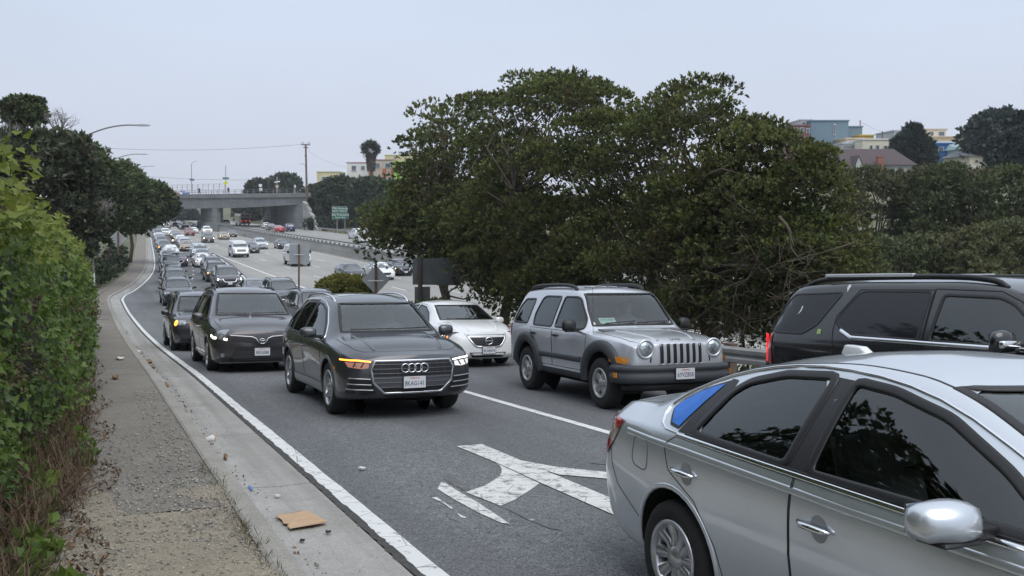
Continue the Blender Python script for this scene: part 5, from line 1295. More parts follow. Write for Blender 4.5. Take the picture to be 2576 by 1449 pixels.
    c.panel('headlight', [(2.12, -.52, .70), (2.0, -.70, .72), (1.75, -.80, .78), (1.9, -.77, .68), (2.1, -.66, .60)], '3d', LENS, .005, .05, 0, None, True)
    c.panel('grille', half([(.28, .52), (.38, .66)]), 'front', BLK, .004, .07)
    c.ribbon('bonnet_seam', [(1.40, -.76), (1.8, -.73), (2.1, -.62)], 'top', .008, BLK, .0015, .001, False, .06, 0, None, True)
    c.wipers([((-.5, 1.035), (.05, 1.04)), ((.05, 1.035), (.55, 1.045))])
    c.seats((-.08, -.95), .36, .40, 1.10, m=mat('grey seat', (.26, .26, .265), .9)); c.dash(.58, .90); c.rear_mirror(.30, 1.30)
    MB().tube([(-.30, -.66, 1.30), (-.26, -.68, 1.0), (-.22, -.68, .6)], .02, 5).build('seat_belt', mat('belt grey', (.20, .22, .22), .8), c.root)
    c.root.name = 'sedan'; return c

def escalade():
    sp = dict(x=(-2.58, 2.45), paint=P_BLACK,
      top=[(-2.58, 1.20), (-2.50, 1.45), (-2.38, 1.70), (-2.25, 1.80), (-2.0, 1.845), (-1, 1.885), (0, 1.885), (.5, 1.85), (.8, 1.77), (1.15, 1.5), (1.5, 1.27), (1.7, 1.24), (2.2, 1.18), (2.45, 1.05)],
      edge=[(-2.58, .80, 1.15), (-2.50, .755, 1.40), (-2.38, .71, 1.64), (-2.25, .70, 1.735), (-2.0, .70, 1.78), (-1, .71, 1.815), (0, .71, 1.815), (.5, .71, 1.78), (.8, .715, 1.70), (1.15, .78, 1.44), (1.5, .86, 1.22), (1.7, .87, 1.19), (2.2, .82, 1.12), (2.45, .75, 1.0)],
      sh=[(-2.58, .87, 1.12), (-2.4, .955, 1.16), (0, .985, 1.16), (1.4, .97, 1.14), (2.0, .94, 1.09), (2.45, .82, .96)],
      mid=[(-2.58, .90, .85), (-2.4, .975, .85), (0, 1.0, .8), (2, .99, .8), (2.45, .88, .75)],
      roc=[(-2.58, .88, .5), (-2.3, .94, .44), (0, .96, .38), (2.2, .94, .42), (2.45, .86, .5)], bot=[(-2.58, .45), (-2, .34), (2, .34), (2.45, .42)],
      fp=[(.3, 0), (1.2, 0)], rp=[(.3, 0), (.6, .05), (1.2, .02), (1.5, 0)], fb=.06, rb=.06, gb=.015, arch=[(1.475, .40, .46), (-1.475, .40, .46)])
    c = Car(sp, 2); pv = c.paint; DG = mat('privacy glass', (.014, .015, .018), .05, 0, 0., spec=.42)
    c.windows([(.78, 1.28), (.70, 1.70)], None,
      [dict(p=[(1.20, 1.19), (1.10, 1.36), (.78, 1.61), (.62, 1.67), (-.02, 1.69), (-.06, 1.20)], r=1.2, b=.04)], gs=glass('green side glass', (.26, .30, .29), 1.3))
    for P in ([(-.20, 1.205), (-.18, 1.72), (-1.08, 1.72), (-1.18, 1.69), (-1.38, 1.43), (-1.40, 1.34), (-1.18, 1.215)], [(-1.43, 1.70), (-2.24, 1.67), (-2.33, 1.60), (-2.48, 1.24), (-2.42, 1.19), (-1.92, 1.19), (-1.70, 1.31)]):
        w = c.panel('side_window', P, 'side', DG, .003, .1, 1.2, None, True)
        for k, o in enumerate(w):
            c.ribbon('window_seal', [(x, z) for x, z in fillet(P, .05)], 'side', .03, BLK, .003, .004, True, .05, 0, o)
            if k:
                r = o.children[0]
                for v in r.data.vertices: v.co.y *= -1
                r.data.flip_normals()
    c.body(); c.wheels(.40, .285, .28, 'seven', 1.72, CHR, .05); c.underside(.24, .5)
    c.ribbon('window_trim', [(1.28, 1.175), (-.02, 1.178), (-1.12, 1.185), (-1.30, 1.26)], 'side', .046, CHR, .004, .010, False, .06, 0, None, True)
    for P in ([(1.28, 1.16), (-.13, 1.165), (-.13, .46), (1.05, .46), (1.2, .8)], [(-.145, 1.165), (-.155, 1.74), (-1.18, 1.735), (-1.42, 1.42), (-1.42, 1.25), (-1.36, .98), (-1.08, .8), (-.95, .46), (-.145, .46)]):
        c.ribbon('door_seam', P, 'side', .010, mat('gap black', (.003, .003, .003), .9), .0022, .001, True, .06, 0, None, True)
    c.ribbon('door_seam', [(-.13, 1.17), (-.14, 1.75), (.62, 1.73), (.85, 1.63), (1.28, 1.2)], 'side', .010, mat('gap black', (.003, .003, .003), .9), .0022, .001, False, .06, 0, None, True)
    c.handle((-.02, -1.02), 1.05, CHR, .22, .036, False)
    tl = c.panel('tail_light', [(-2.585, -.84, 1.17), (-2.545, -.90, 1.18), (-2.42, -.945, 1.17), (-2.42, -.97, .80), (-2.54, -.93, .79), (-2.60, -.87, .80)], '3d', REDL, .010, .05, 0, None, True)
    for k, t in enumerate(tl):
        sg = -1 if k == 0 else 1
        for z in np.arange(.82, 1.17, .028): MB().box((-2.555, sg*.936, z), (.03, .012, .014)).build('lamp_segment', L_R, t)
    c.rails([(.62, .64, -.01), (.50, .64, .05), (0, .645, .06), (-1.6, .645, .06), (-2.0, .64, .05), (-2.2, .64, -.02)], BLK, .032)
    for sg in (-1, 1):
        l, nn = c.pr('top', -.9, -.645); MB().box((-1.15, sg*.66, l.z+.075), (1.30, .06, .04)).build('rail_strip', mat('rail silver', (.72, .73, .74), .35, .5), c.root, bevel=.01)
    c.mirror(.95, 1.25, 1.03, (.14, .26, .22), P_BLACK)
    MB().box((1.01, -1.16, 1.235), (.06, .26, .075)).build('mirror_trim', CHR, c.root, bevel=.02, smooth=True)
    c.panel('badge', [(-1.60, 1.20), (-1.60, 1.26), (-1.665, 1.26), (-1.665, 1.20)], 'side', mat('green badge', (.30, .45, .14), .4), .006, .05, .3, None, True)
    c.panel('bird_dropping', [(-1.36, 1.73), (-1.34, 1.78), (-1.38, 1.80), (-1.40, 1.76), (-1.37, 1.70)], 'side', WPL, .006, .03, .2)
    c.panel('bird_dropping', [(-2.03, 1.46), (-2.02, 1.52), (-2.045, 1.53), (-2.05, 1.48), (-2.08, 1.42)], 'side', WPL, .008, .03, .2)
    c.panel('headlight', [(2.42, -.70, 1.0), (2.2, -.88, 1.0), (2.2, -.92, .8), (2.44, -.74, .75)], '3d', LENS, .005, .06, 0, None, True)
    c.panel('grille', half([(.50, .55), (.62, .98)]), 'front', CHR, .004, .1)
    c.seats((.10, -.85), .42, .75, 1.45); c.dash(.85, 1.15, 1.5)
    c.root.name = 'sport_utility_vehicle'; return c

def sienna(lod=2, pnt=None, near=True):
    sp = dict(x=(-2.58, 2.45), paint=pnt or P_BROWN,
      top=[(-2.58, 1.05), (-2.48, 1.4), (-2.3, 1.66), (-2.0, 1.73), (-1, 1.775), (0, 1.77), (.5, 1.72), (.72, 1.66), (1.2, 1.38), (1.62, 1.14), (1.75, 1.11), (2.1, 1.04), (2.38, .93), (2.45, .86)],
      edge=[(-2.58, .76, 1.0), (-2.48, .70, 1.33), (-2.3, .66, 1.58), (-2, .665, 1.66), (-1, .68, 1.71), (0, .69, 1.705), (.5, .69, 1.655), (.72, .69, 1.595), (1.2, .755, 1.33), (1.62, .82, 1.09), (1.75, .825, 1.06), (2.1, .80, .99), (2.38, .74, .89), (2.45, .69, .83)],
      sh=[(-2.58, .82, .98), (-2.3, .93, 1.02), (0, .965, 1.02), (1.2, .95, 1.0), (1.75, .925, .97), (2.1, .89, .92), (2.38, .81, .84), (2.45, .75, .79)],
      mid=[(-2.58, .86, .7), (-2.3, .95, .72), (0, .975, .66), (1.5, .98, .7), (2.1, .95, .62), (2.38, .89, .54), (2.45, .82, .5)],
      roc=[(-2.58, .84, .4), (-2, .92, .3), (0, .92, .24), (1.5, .93, .26), (2.2, .91, .28), (2.45, .80, .34)], bot=[(-2.58, .34), (-2, .22), (2, .18), (2.45, .22)],
      fp=[(.18, -.06), (.35, .05), (.55, .05), (.75, .03), (.95, -.06)], rp=[(.2, 0), (.5, .06), (.9, .03), (1.2, 0)], fb=.14, rb=.07, arch=[(1.515, .345, .40), (-1.515, .345, .40)])
    c = Car(sp, lod); pv = c.paint
    c.windows([(.775, 1.165), (.73, 1.38), (.645, 1.625)], [(.62, 1.1), (.56, 1.55)],
      [dict(p=[(1.20, 1.04), (.80, 1.36), (.55, 1.53), (.42, 1.57), (.16, 1.58), (.14, 1.05)], r=.9, b=.04), dict(p=[(.03, 1.05), (.04, 1.59), (-.95, 1.60), (-.98, 1.06)], r=.9, b=.04, m=GLT), dict(p=[(-1.09, 1.07), (-1.07, 1.60), (-2.0, 1.55), (-2.2, 1.40), (-2.3, 1.16), (-2.2, 1.09)], r=.9, b=.04, m=GLT)], gback=GLT)
    c.body(); c.wheels(.345, .235, .235, 'five', 1.70); 
    if lod: c.underside(.16, .42)
    HL = [(2.31, -.60, .70), (2.33, -.63, .62), (2.20, -.78, .66), (2.0, -.90, .77), (1.88, -.925, .88), (1.98, -.89, .89), (2.18, -.79, .82)]
    hl = c.panel('headlight', HL, '3d', LENS, .005, .05, 0, None, True)
    for k, h in enumerate(hl):
        sg = 1 if k == 0 else -1
        c.ribbon('running_light', [(2.34, -.62*sg, .645), (2.22, -.77*sg, .675), (2.06, -.88*sg, .745)], '3d', .045, lit('daylight lamp glow', (1., .95, .75), 3.0), .008, .006, False, .05, 0, h)
        if lod == 2: c.panel('lamp_cover', [(x, y*sg, z) for x, y, z in [(2.28, -.64, .735), (2.16, -.80, .80), (1.98, -.89, .865), (2.02, -.885, .82), (2.2, -.77, .74)]], '3d', LENSD, .008, .05, 0, h)
    c.panel('grille', [(-.60, .74), (-.58, .65), (-.2, .605), (-.08, .56), (.08, .56), (.2, .605), (.58, .65), (.60, .74), (.20, .72), (.07, .69), (-.07, .69), (-.2, .72)], 'front', BLK, .005, .07)
    for sg in (-1, 1): c.ribbon('grille_trim', [(sg*.62, .765), (sg*.2, .735), (sg*.12, .70), (sg*.07, .62)], 'front', .022, SAT, .007, .008, False, .07)
    c.panel('front_intake', half([(.66, .24), (.52, .50), (.50, .53)]), 'front', BLK, .005, .08)
    if lod == 2:
        for z in (.27, .31, .35, .39, .43): c.ribbon('mesh_bar', [(-.56+(z-.27)*.3, z), (.56-(z-.27)*.3, z)], 'front', .010, CLAD, .007, .004, False, .12)
        for sg in (-1, 1):
            l, nn = c.pr('front', sg*.77, .365); MB().tube([(l.x-.02, sg*.77, .365), (l.x+.012, sg*.77, .365)], .042, 14).build('fog_light', LENS, c.root)
        l, nn = c.pr('front', 0, .645)
        for (a, b, z) in ((.075, .05, .645), (.028, .048, .647), (.055, .02, .672)):
            MB().tube([(l.x+.02, a*math.cos(q), z+b*math.sin(q)) for q in np.linspace(0, 2*math.pi, 25)], .006, 5, False).build('badge_ring', CHR, c.root, smooth=True)
        for P in ([(1.20, 1.0), (.10, 1.01), (.10, .34), (1.05, .34), (1.15, .7)], [(.085, 1.01), (-1.03, 1.03), (-1.05, .45), (-1.0, .34), (.085, .34)]):
            c.panel('door', P, 'side', pv, .002, .1, 0, None, True); c.ribbon('door_seam', P, 'side', .010, BLK, .0022, .001, True, .07, 0, None, True)
        c.handle((.22, -.05), .90, CHR, .2, .03, False)
        c.rails([(.25, .65, -.01), (.15, .65, .045), (-.6, .65, .05), (-1.7, .64, .05), (-1.95, .63, -.01)], BLK, .022)
        c.wipers([((-.72, 1.19), (-.10, 1.18)), ((-.05, 1.18), (.66, 1.195))]); c.seats((.35, -.6), .42, .65, 1.38); c.dash(1.05, 1.05, 1.5); c.rear_mirror(.68, 1.52)
        c.ribbon('bonnet_seam', [(1.66, -.84), (2.0, -.83), (2.28, -.77)], 'top', .010, BLK, .0015, .001, False, .06, 0, None, True)
        c.ribbon('front_lip', [(-.80, .20), (0, .19), (.80, .20)], 'front', .03, SAT, .006, .012, False, .1)
        c.ribbon('sill_trim', [(1.05, .33), (-1.05, .33)], 'side', .03, SAT, .005, .008, False, .1, 0, None, True)
    c.plate(2.645, .43, '8ESG088' if near else None); c.mirror(1.0, 1.12, .99, (.12, .21, .16))
    c.root.name = 'minivan'; return c

def altima(lod=2, pnt=None, near=True):
    sp = dict(x=(-2.40, 2.36), paint=pnt or P_WHITE,
      top=[(-2.40, .98), (-2.3, 1.07), (-2.0, 1.10), (-1.75, 1.12), (-1.2, 1.31), (-.75, 1.42), (-.2, 1.47), (.25, 1.45), (.6, 1.37), (1.0, 1.19), (1.42, 1.01), (1.6, .985), (2.0, .90), (2.28, .78), (2.36, .70)],
      edge=[(-2.40, .58, .95), (-2.3, .62, 1.03), (-2.0, .66, 1.06), (-1.75, .67, 1.08), (-1.2, .60, 1.26), (-.75, .575, 1.37), (-.2, .58, 1.415), (.25, .575, 1.395), (.6, .595, 1.315), (1.0, .65, 1.14), (1.42, .73, .97), (1.6, .74, .95), (2.0, .70, .87), (2.28, .61, .76), (2.36, .56, .68)],
      sh=[(-2.40, .66, .92), (-2.2, .78, .96), (-1.8, .86, .98), (-1.4, .885, .97), (-.5, .90, .95), (.5, .895, .925), (1.2, .88, .90), (1.7, .84, .85), (2.1, .77, .76), (2.28, .70, .71), (2.36, .62, .66)],
      mid=[(-2.40, .72, .68), (-2.15, .84, .70), (-1.39, .912, .69), (0, .905, .62), (1.39, .915, .65), (1.9, .88, .58), (2.2, .80, .52), (2.36, .68, .48)],
      roc=[(-2.40, .70, .40), (-2.1, .82, .34), (-1.39, .87, .27), (0, .86, .23), (1.39, .88, .25), (2.0, .86, .26), (2.36, .68, .30)], bot=[(-2.40, .33), (-1.8, .22), (1.8, .17), (2.36, .20)],
      fp=[(.16, -.05), (.3, .06), (.5, .05), (.65, .02), (.8, -.05)], rp=[(.2, 0), (.5, .05), (.8, .05), (1.0, .0)], fb=.15, rb=.09, arch=[(1.39, .335, .385), (-1.39, .335, .385)])
    c = Car(sp, lod); pv = c.paint
    c.windows([(.665, 1.02), (.61, 1.18), (.54, 1.345)], [(.58, 1.11), (.52, 1.33)],
      [dict(p=[(1.02, .945), (.66, 1.17), (.28, 1.305), (-.15, 1.355), (-.20, .965)], r=.6, b=.03), dict(p=[(-.30, .97), (-.26, 1.355), (-.72, 1.33), (-1.02, 1.24), (-1.35, 1.07), (-1.30, .99)], r=.6, b=.03, m=GLT)])
    c.body(); c.wheels(.325, .215, .21, 'five', 1.59)
    if lod: c.underside(.15, .4)
    HL = [(2.16, -.56, .60), (2.10, -.64, .56), (1.98, -.76, .60), (1.82, -.85, .70), (1.72, -.87, .785), (1.90, -.81, .73), (2.06, -.71, .68), (2.12, -.63, .70)]
    hl = c.panel('headlight', HL, '3d', LENSD, .005, .045, 0, None, True)
    for k, h in enumerate(hl):
        sg = 1 if k == 0 else -1
        if near: pos = ((1.90, -.81, .685, L_Y, .032), (2.08, -.68, .615, lit('amber reflector', (1., .25, .06), 1.6), .03), (1.99, -.75, .645, REFL, .03), (1.80, -.855, .715, AMBL, .02))
        else: pos = ((1.97, -.77, .655, L_W, .05 if lod else .085),)
        for x, y, z, mm, r in pos:
            l, nn = c.near((x, y*sg, z)); a = nn.orthogonal().normalized(); b = nn.cross(a)
            V = [l+nn*.018]+[l+nn*.009+(a*math.cos(q)+b*math.sin(q))*r for q in np.linspace(0, 2*math.pi, 13)[:-1]]
            MB().add(V, [(0, i+1, (i+1) % 12+1) for i in range(12)]).build('lamp', mm, h, smooth=True)
    G = half([(.30, .475), (.44, .69), (.46, .715)])
    c.panel('grille', G, 'front', BLK, .005, .07)
    if lod == 2:
        for z in (.52, .565, .61, .655): c.ribbon('grille_bar', [(-.31-(z-.5)*.6, z), (.31+(z-.5)*.6, z)], 'front', .012, CLAD, .008, .006, False, .1)
    c.ribbon('grille_trim', [(-.48, .73), (-.44, .66), (-.31, .475), (-.2, .455), (.2, .455), (.31, .475), (.44, .66), (.48, .73)], 'front', .035, CHR, .008, .012, False, .06, 1)
    c.panel('lower_intake', half([(.36, .225), (.44, .335)]), 'front', BLK, .005, .07, .6)
    c.panel('side_intake', [(-.70, .33), (-.80, .37), (-.80, .26), (-.72, .22)], 'front', BLK, .005, .06, 0, None, True)
    if lod == 2:
        l, nn = c.pr('front', 0, .585); MB().tube([(l.x+.03, .085*math.cos(q), .585+.075*math.sin(q)) for q in np.linspace(0, 2*math.pi, 25)], .012, 6, False).build('badge_ring', CHR, c.root, smooth=True)
        MB().box((l.x+.035, 0, .585), (.015, .20, .03)).build('badge_bar', CHR, c.root, bevel=.004)
        for P in ([(1.10, .91), (-.24, .94), (-.26, .29), (.98, .29), (1.06, .6)], [(-.255, .94), (-1.36, .96), (-1.30, .8), (-1.05, .62), (-.92, .29), (-.275, .29)]):
            c.panel('door', P, 'side', pv, .002, .1, 0, None, True); c.ribbon('door_seam', P, 'side', .009, mat('seam grey', (.12, .12, .125), .6), .0022, .001, True, .07, 0, None, True)
        c.handle((-.10, -1.12), .85, CHR, .2, .03, False)
        c.ribbon('window_trim', [(1.12, .925), (.70, 1.205), (.30, 1.35), (-.2, 1.40), (-.75, 1.37), (-1.05, 1.28), (-1.45, 1.06), (-1.36, .975), (-.2, .95), (1.12, .915)], 'side', .016, CHR, .003, .005, True, .06, .6, None, True)
        c.seats((0, -.85), .37, .45, 1.10); c.dash(.68, .90); c.rear_mirror(.50, 1.27); c.wipers([((-.52, 1.03), (.05, 1.035))])
        for k in (-1, 1): c.ribbon('bonnet_crease', [(1.45, k*.50), (1.9, k*.44), (2.22, k*.34)], 'top', .05, pv, -.003, .010, False, .06)
        c.ribbon('bonnet_seam', [(1.45, -.78), (1.9, -.735), (2.16, -.63)], 'top', .009, mat('seam grey', (.12, .12, .125), .6), .0015, .001, False, .06, 0, None, True)
    c.plate(2.525, .385, '8CAB474' if near else None); c.mirror(.80, .985, .93, (.11, .20, .14))
    c.panel('tail_light', [(-2.32, .92), (-2.0, .95), (-2.0, .86), (-2.3, .78)], 'side', REDL, .006, .06, .3, None, True)
    c.panel('tail_lamp', [(-.74, .74), (-.48, .78), (-.48, .93), (-.70, .94)], 'rear', REDL, .008, .07, .3, None, True)
    c.plate(-2.50, .72, None, True)
    c.root.name = 'sedan'; return c

def crossover(lod=1, pnt=None, face='plain', L=1.0, H=1.0, W=1.0, rails=True, lamp=None, near=False, tail=True):
    "upright five-door car used along the queue"
    def S(T): return [tuple((q[0]*L,)+((q[1]*H,) if len(q) == 2 else (q[1]*W, q[2]*H))) for q in T]
    sp = dict(x=(-2.20*L, 2.16*L), paint=pnt or P_CHAR,
      top=S([(-2.20, 1.05), (-2.1, 1.35), (-1.92, 1.58), (-1.65, 1.64), (-1, 1.68), (-.2, 1.68), (.3, 1.63), (.52, 1.57), (.95, 1.29), (1.28, 1.10), (1.4, 1.075), (1.8, 1.02), (2.08, .93), (2.16, .86)]),
      edge=S([(-2.20, .70, 1.0), (-2.1, .65, 1.29), (-1.92, .60, 1.51), (-1.65, .60, 1.58), (-1, .615, 1.62), (-.2, .625, 1.62), (.3, .62, 1.57), (.52, .625, 1.51), (.95, .69, 1.24), (1.28, .75, 1.055), (1.4, .76, 1.03), (1.8, .74, .975), (2.08, .68, .89), (2.16, .63, .83)]),
      sh=S([(-2.20, .76, .98), (-2.0, .86, 1.01), (0, .895, 1.0), (1.0, .885, .98), (1.4, .87, .96), (1.8, .83, .91), (2.08, .75, .84), (2.16, .69, .79)]),
      mid=S([(-2.20, .79, .72), (-2.0, .88, .72), (0, .905, .68), (1.3, .91, .70), (1.8, .89, .64), (2.08, .82, .57), (2.16, .75, .54)]),
      roc=S([(-2.20, .77, .42), (-1.9, .85, .34), (0, .86, .28), (1.3, .87, .29), (1.9, .85, .31), (2.16, .73, .36)]), bot=S([(-2.20, .36), (-1.7, .24), (1.7, .20), (2.16, .24)]),
      fp=[(.2, -.06), (.4, .05), (.6, .05), (.8, .01), (1.0, -.05)], rp=[(.2, 0), (.5, .06), (.9, .03), (1.2, 0)], fb=.10, rb=.07, arch=[(1.31*L, .35, .40), (-1.31*L, .35, .40)])
    c = Car(sp, lod); pv = c.paint
    sd = [dict(p=[(.98, 1.01), (.62, 1.28), (.30, 1.46), (-.10, 1.51), (-.14, 1.02)], r=.8, b=.035), dict(p=[(-.23, 1.02), (-.20, 1.515), (-.86, 1.51), (-1.02, 1.46), (-1.05, 1.04)], r=.8, b=.035, m=GLT), dict(p=[(-1.15, 1.05), (-1.13, 1.47), (-1.62, 1.43), (-1.84, 1.27), (-1.92, 1.08)], r=.8, b=.035, m=GLT)]
    for q in sd: q['p'] = [(x*L, z*H) for x, z in q['p']]
    c.windows([(y*W, z*H) for y, z in [(.70, 1.12), (.655, 1.30), (.585, 1.535)]], [(y*W, z*H) for y, z in [(.58, 1.08), (.52, 1.48)]], sd, gback=GLT)
    c.body(); c.wheels(.35, .235, .225, 'five', 1.58*W)
    if lod: c.underside(.18, .42)
    def X(P): return [(x*L, y*W, z*H) for x, y, z in P]
    def Y2(P): return [(y*W, z*H) for y, z in P]
    HL = X([(2.10, -.52, .79), (2.12, -.54, .70), (2.02, -.70, .68), (1.84, -.84, .74), (1.72, -.875, .86), (1.86, -.82, .87), (2.02, -.70, .83)])
    hl = c.panel('headlight', HL, '3d', LENS, .005, .05 if lod else .12, 0, None, True)
    for k, h in enumerate(hl):
        sg = 1 if k == 0 else -1; mm = lamp[k] if lamp else None
        if mm:
            l, nn = c.near((1.98*L, -.72*W*sg, .765*H)); a = nn.orthogonal().normalized(); b = nn.cross(a); r = .085 if lod else .11
            V = [l+nn*.03]+[l+nn*.009+(a*math.cos(q)+b*math.sin(q))*r for q in np.linspace(0, 2*math.pi, 13)[:-1]]
            MB().add(V, [(0, i+1, (i+1) % 12+1) for i in range(12)]).build('lamp', mm, h, smooth=True)
    g = c.panel('grille', half(Y2([(.40, .62), (.47, .80)])), 'front', BLK, .005, .09)[0]
    if face == 'vee': c.ribbon('grille_trim', Y2([(-.50, .83), (-.40, .64), (-.30, .60), (.30, .60), (.40, .64), (.50, .83)]), 'front', .06, CHR, .007, .016, False, .07, 1, g)
    elif face == 'bars':
        for z in (.66, .72, .78): c.ribbon('grille_bar', Y2([(-.42, z), (.42, z)]), 'front', .02, SAT, .007, .010, False, .1, 0, g)
    else: c.ribbon('grille_bar', Y2([(-.44, .72), (.44, .72)]), 'front', .03, SAT, .007, .010, False, .1, 0, g)
    c.panel('lower_intake', half(Y2([(.52, .29), (.46, .43)])), 'front', BLK, .005, .09)
    if lod == 2:
        for P in ([(1.05, .97), (-.18, 1.0), (-.18, .36), (.95, .36), (1.02, .7)], [(-.195, 1.0), (-1.10, 1.02), (-1.06, .8), (-.92, .62), (-.86, .36), (-.195, .36)]):
            P = [(x*L, z*H) for x, z in P]; c.panel('door', P, 'side', pv, .002, .1, 0, None, True); c.ribbon('door_seam', P, 'side', .010, BLK, .0022, .001, True, .07, 0, None, True)
        c.handle((-.05, -.98), .90*H, c.paint, .2, .03, False); c.seats((.08, -.75), .37, .55, 1.3); c.dash(.68, 1.0); c.wipers([((-.55, 1.14*H), (.05, 1.13*H))])
        for sg in (-1, 1):
            l, nn = c.pr('front', sg*.68, .40); MB().tube([(l.x-.02, sg*.68, .40), (l.x+.01, sg*.68, .40)], .045, 12).build('fog_light', LENSD, c.root)
    if rails and lod: c.rails([(.25*L, .58*W, -.01), (.15*L, .58*W, .045), (-.5*L, .58*W, .05), (-1.3*L, .57*W, .05), (-1.55*L, .56*W, -.01)], BLK, .02)
    c.plate(2.325*L, .50*H); c.mirror(.82*L, 1.07*H, .915*W, (.12, .20, .15))
    if tail:
        c.panel('tail_light', Y2([(-.80, .80), (-.62, .80), (-.62, 1.10), (-.74, 1.10)]), 'rear', REDL, .008, .08, .3, None, True); c.plate(-2.32*L, .72*H, None, True)
    c.root.name = 'crossover_car'; return c
# ================================================================== vegetation
def foliage(name, dark, light, brown=None, nscale=.5, transl=.25, hue=.0, bfrac=.0, isl=.45, rough=.55):
    if name in MATS: return MATS[name]
    m = bpy.data.materials.new(name); m.use_nodes = True; MATS[name] = m; N, L = nodes_of(m); b = N['Principled BSDF']; b.inputs['Roughness'].default_value = rough; b.inputs['Specular IOR Level'].default_value = .35
    tcn = N.new('ShaderNodeTexCoord'); g = N.new('ShaderNodeNewGeometry')
    n = N.new('ShaderNodeTexNoise'); n.inputs['Scale'].default_value = nscale; n.inputs['Detail'].default_value = 3; L.new(tcn.outputs['Object'], n.inputs[0])
    ad = N.new('ShaderNodeMath'); ad.operation = 'MULTIPLY_ADD'; ad.inputs[1].default_value = isl; L.new(g.outputs['Random Per Island'], ad.inputs[0])
    sb = N.new('ShaderNodeMapRange'); sb.inputs['From Min'].default_value = .32; sb.inputs['From Max'].default_value = .68; sb.inputs['To Min'].default_value = -.1; sb.inputs['To Max'].default_value = .65; L.new(n.outputs[0], sb.inputs[0]); L.new(sb.outputs[0], ad.inputs[2])
    mi = N.new('ShaderNodeMix'); mi.data_type = 'RGBA'; mi.inputs['A'].default_value = (*dark, 1); mi.inputs['B'].default_value = (*light, 1); L.new(ad.outputs[0], mi.inputs['Factor']); col = mi.outputs['Result']
    if brown:
        n2 = N.new('ShaderNodeTexNoise'); n2.inputs['Scale'].default_value = nscale*1.7; L.new(tcn.outputs['Object'], n2.inputs[0])
        wn_ = N.new('ShaderNodeTexWhiteNoise'); wn_.noise_dimensions = '1D'; L.new(g.outputs['Random Per Island'], wn_.inputs['W'])
        ml = N.new('ShaderNodeMath'); ml.operation = 'MULTIPLY_ADD'; ml.inputs[1].default_value = .35; L.new(wn_.outputs['Value'], ml.inputs[0]); L.new(n2.outputs[0], ml.inputs[2])
        r = N.new('ShaderNodeMapRange'); r.inputs['From Min'].default_value = .86-bfrac; r.inputs['From Max'].default_value = .90-bfrac; L.new(ml.outputs[0], r.inputs[0])
        m2 = N.new('ShaderNodeMix'); m2.data_type = 'RGBA'; m2.inputs['B'].default_value = (*brown, 1); L.new(col, m2.inputs['A']); L.new(r.outputs[0], m2.inputs['Factor']); col = m2.outputs['Result']
    L.new(col, b.inputs['Base Color'])
    t = N.new('ShaderNodeBsdfTranslucent'); L.new(col, t.inputs[0]); ms = N.new('ShaderNodeMixShader'); ms.inputs[0].default_value = transl
    o = N['Material Output']; L.new(b.outputs[0], ms.inputs[1]); L.new(t.outputs[0], ms.inputs[2]); L.new(ms.outputs[0], o.inputs[0]); return m
BARK = mat('bark', (.10, .082, .062), .95, var=.35, vscale=4, bump=.6, bscale=14); BARKG = mat('mossy bark', (.085, .075, .042), .95, var=.4, vscale=3); TWIG = mat('dry twig', (.085, .068, .052), .95, var=.3, vscale=2); DEADW = mat('grey dead wood', (.20, .18, .17), .95)
def unit(a): return a/np.maximum(np.linalg.norm(a, axis=-1, keepdims=True), 1e-9)
def sprigs(P, D, size, nl, spread, aspect, r, droop=0.):
    "whorls of small pointed leaves: returns quads"
    N = len(P); a = unit(np.cross(D, unit(r.normal(size=(N, 3))))); b = np.cross(D, a)
    ph = (np.arange(nl)[None]*2.4+r.random((N, 1))*6.28+r.normal(size=(N, nl))*.3); sp = spread*(.35+.9*r.random((N, nl)))
    ld = D[:, None]*np.cos(sp)[..., None]+(a[:, None]*np.cos(ph)[..., None]+b[:, None]*np.sin(ph)[..., None])*np.sin(sp)[..., None]; ld[..., 2] -= droop; ld = unit(ld)
    L = size[:, None]*(.6+.7*r.random((N, nl))); sd = unit(np.cross(ld, D[:, None]+r.normal(size=(N, nl, 3))*.35)); nn = np.cross(sd, ld)
    o = P[:, None]+D[:, None]*(size[:, None, None]*(r.random((N, nl, 1))-.5)*.9); L3 = L[..., None]
    V = np.stack([o, o+ld*L3*.5+sd*L3*aspect+nn*L3*.06, o+ld*L3, o+ld*L3*.5-sd*L3*aspect+nn*L3*.06], 2)
    return V.reshape(-1, 3)
def crown_points(C, R, n, r, up=.35, shell=.35):
    "points in the outer layer of ellipsoid clumps"
    k = len(C); d = unit(r.normal(size=(k, n, 3))+np.array([0, 0, up])); rad = 1-shell*r.random((k, n, 1))**1.6
    P = C[:, None]+d*R[:, None]*rad; D = unit(d/R[:, None]+r.normal(size=(k, n, 3))*.25+np.array([0, 0, .25])); return P.reshape(-1, 3), D.reshape(-1, 3)
def limb(mb, a, b, r0, r1, r, wob=.12, n=5, k=5):
    a, b = np.array(a, float), np.array(b, float); L = np.linalg.norm(b-a); P = []
    off = r.normal(size=3)*wob*L
    for i in range(n+1):
        u = i/n; P.append(tuple(a+(b-a)*u+off*math.sin(u*math.pi)+r.normal(size=3)*.02*L*(0 < u < 1)))
    mb.tube(P, list(np.linspace(r0, r1, n+1)), k, False); return P
def fill_poly(P, n, r, inset=0.):
    xs = [p[0] for p in P]; ys = [p[1] for p in P]; out = []; tries = 0
    while len(out) < n and tries < n*60:
        x, y = r.uniform(min(xs), max(xs)), r.uniform(min(ys), max(ys)); tries += 1
        if in_poly(P, x, y) and dist_poly(P, x, y) > inset: out.append((x, y))
    return out
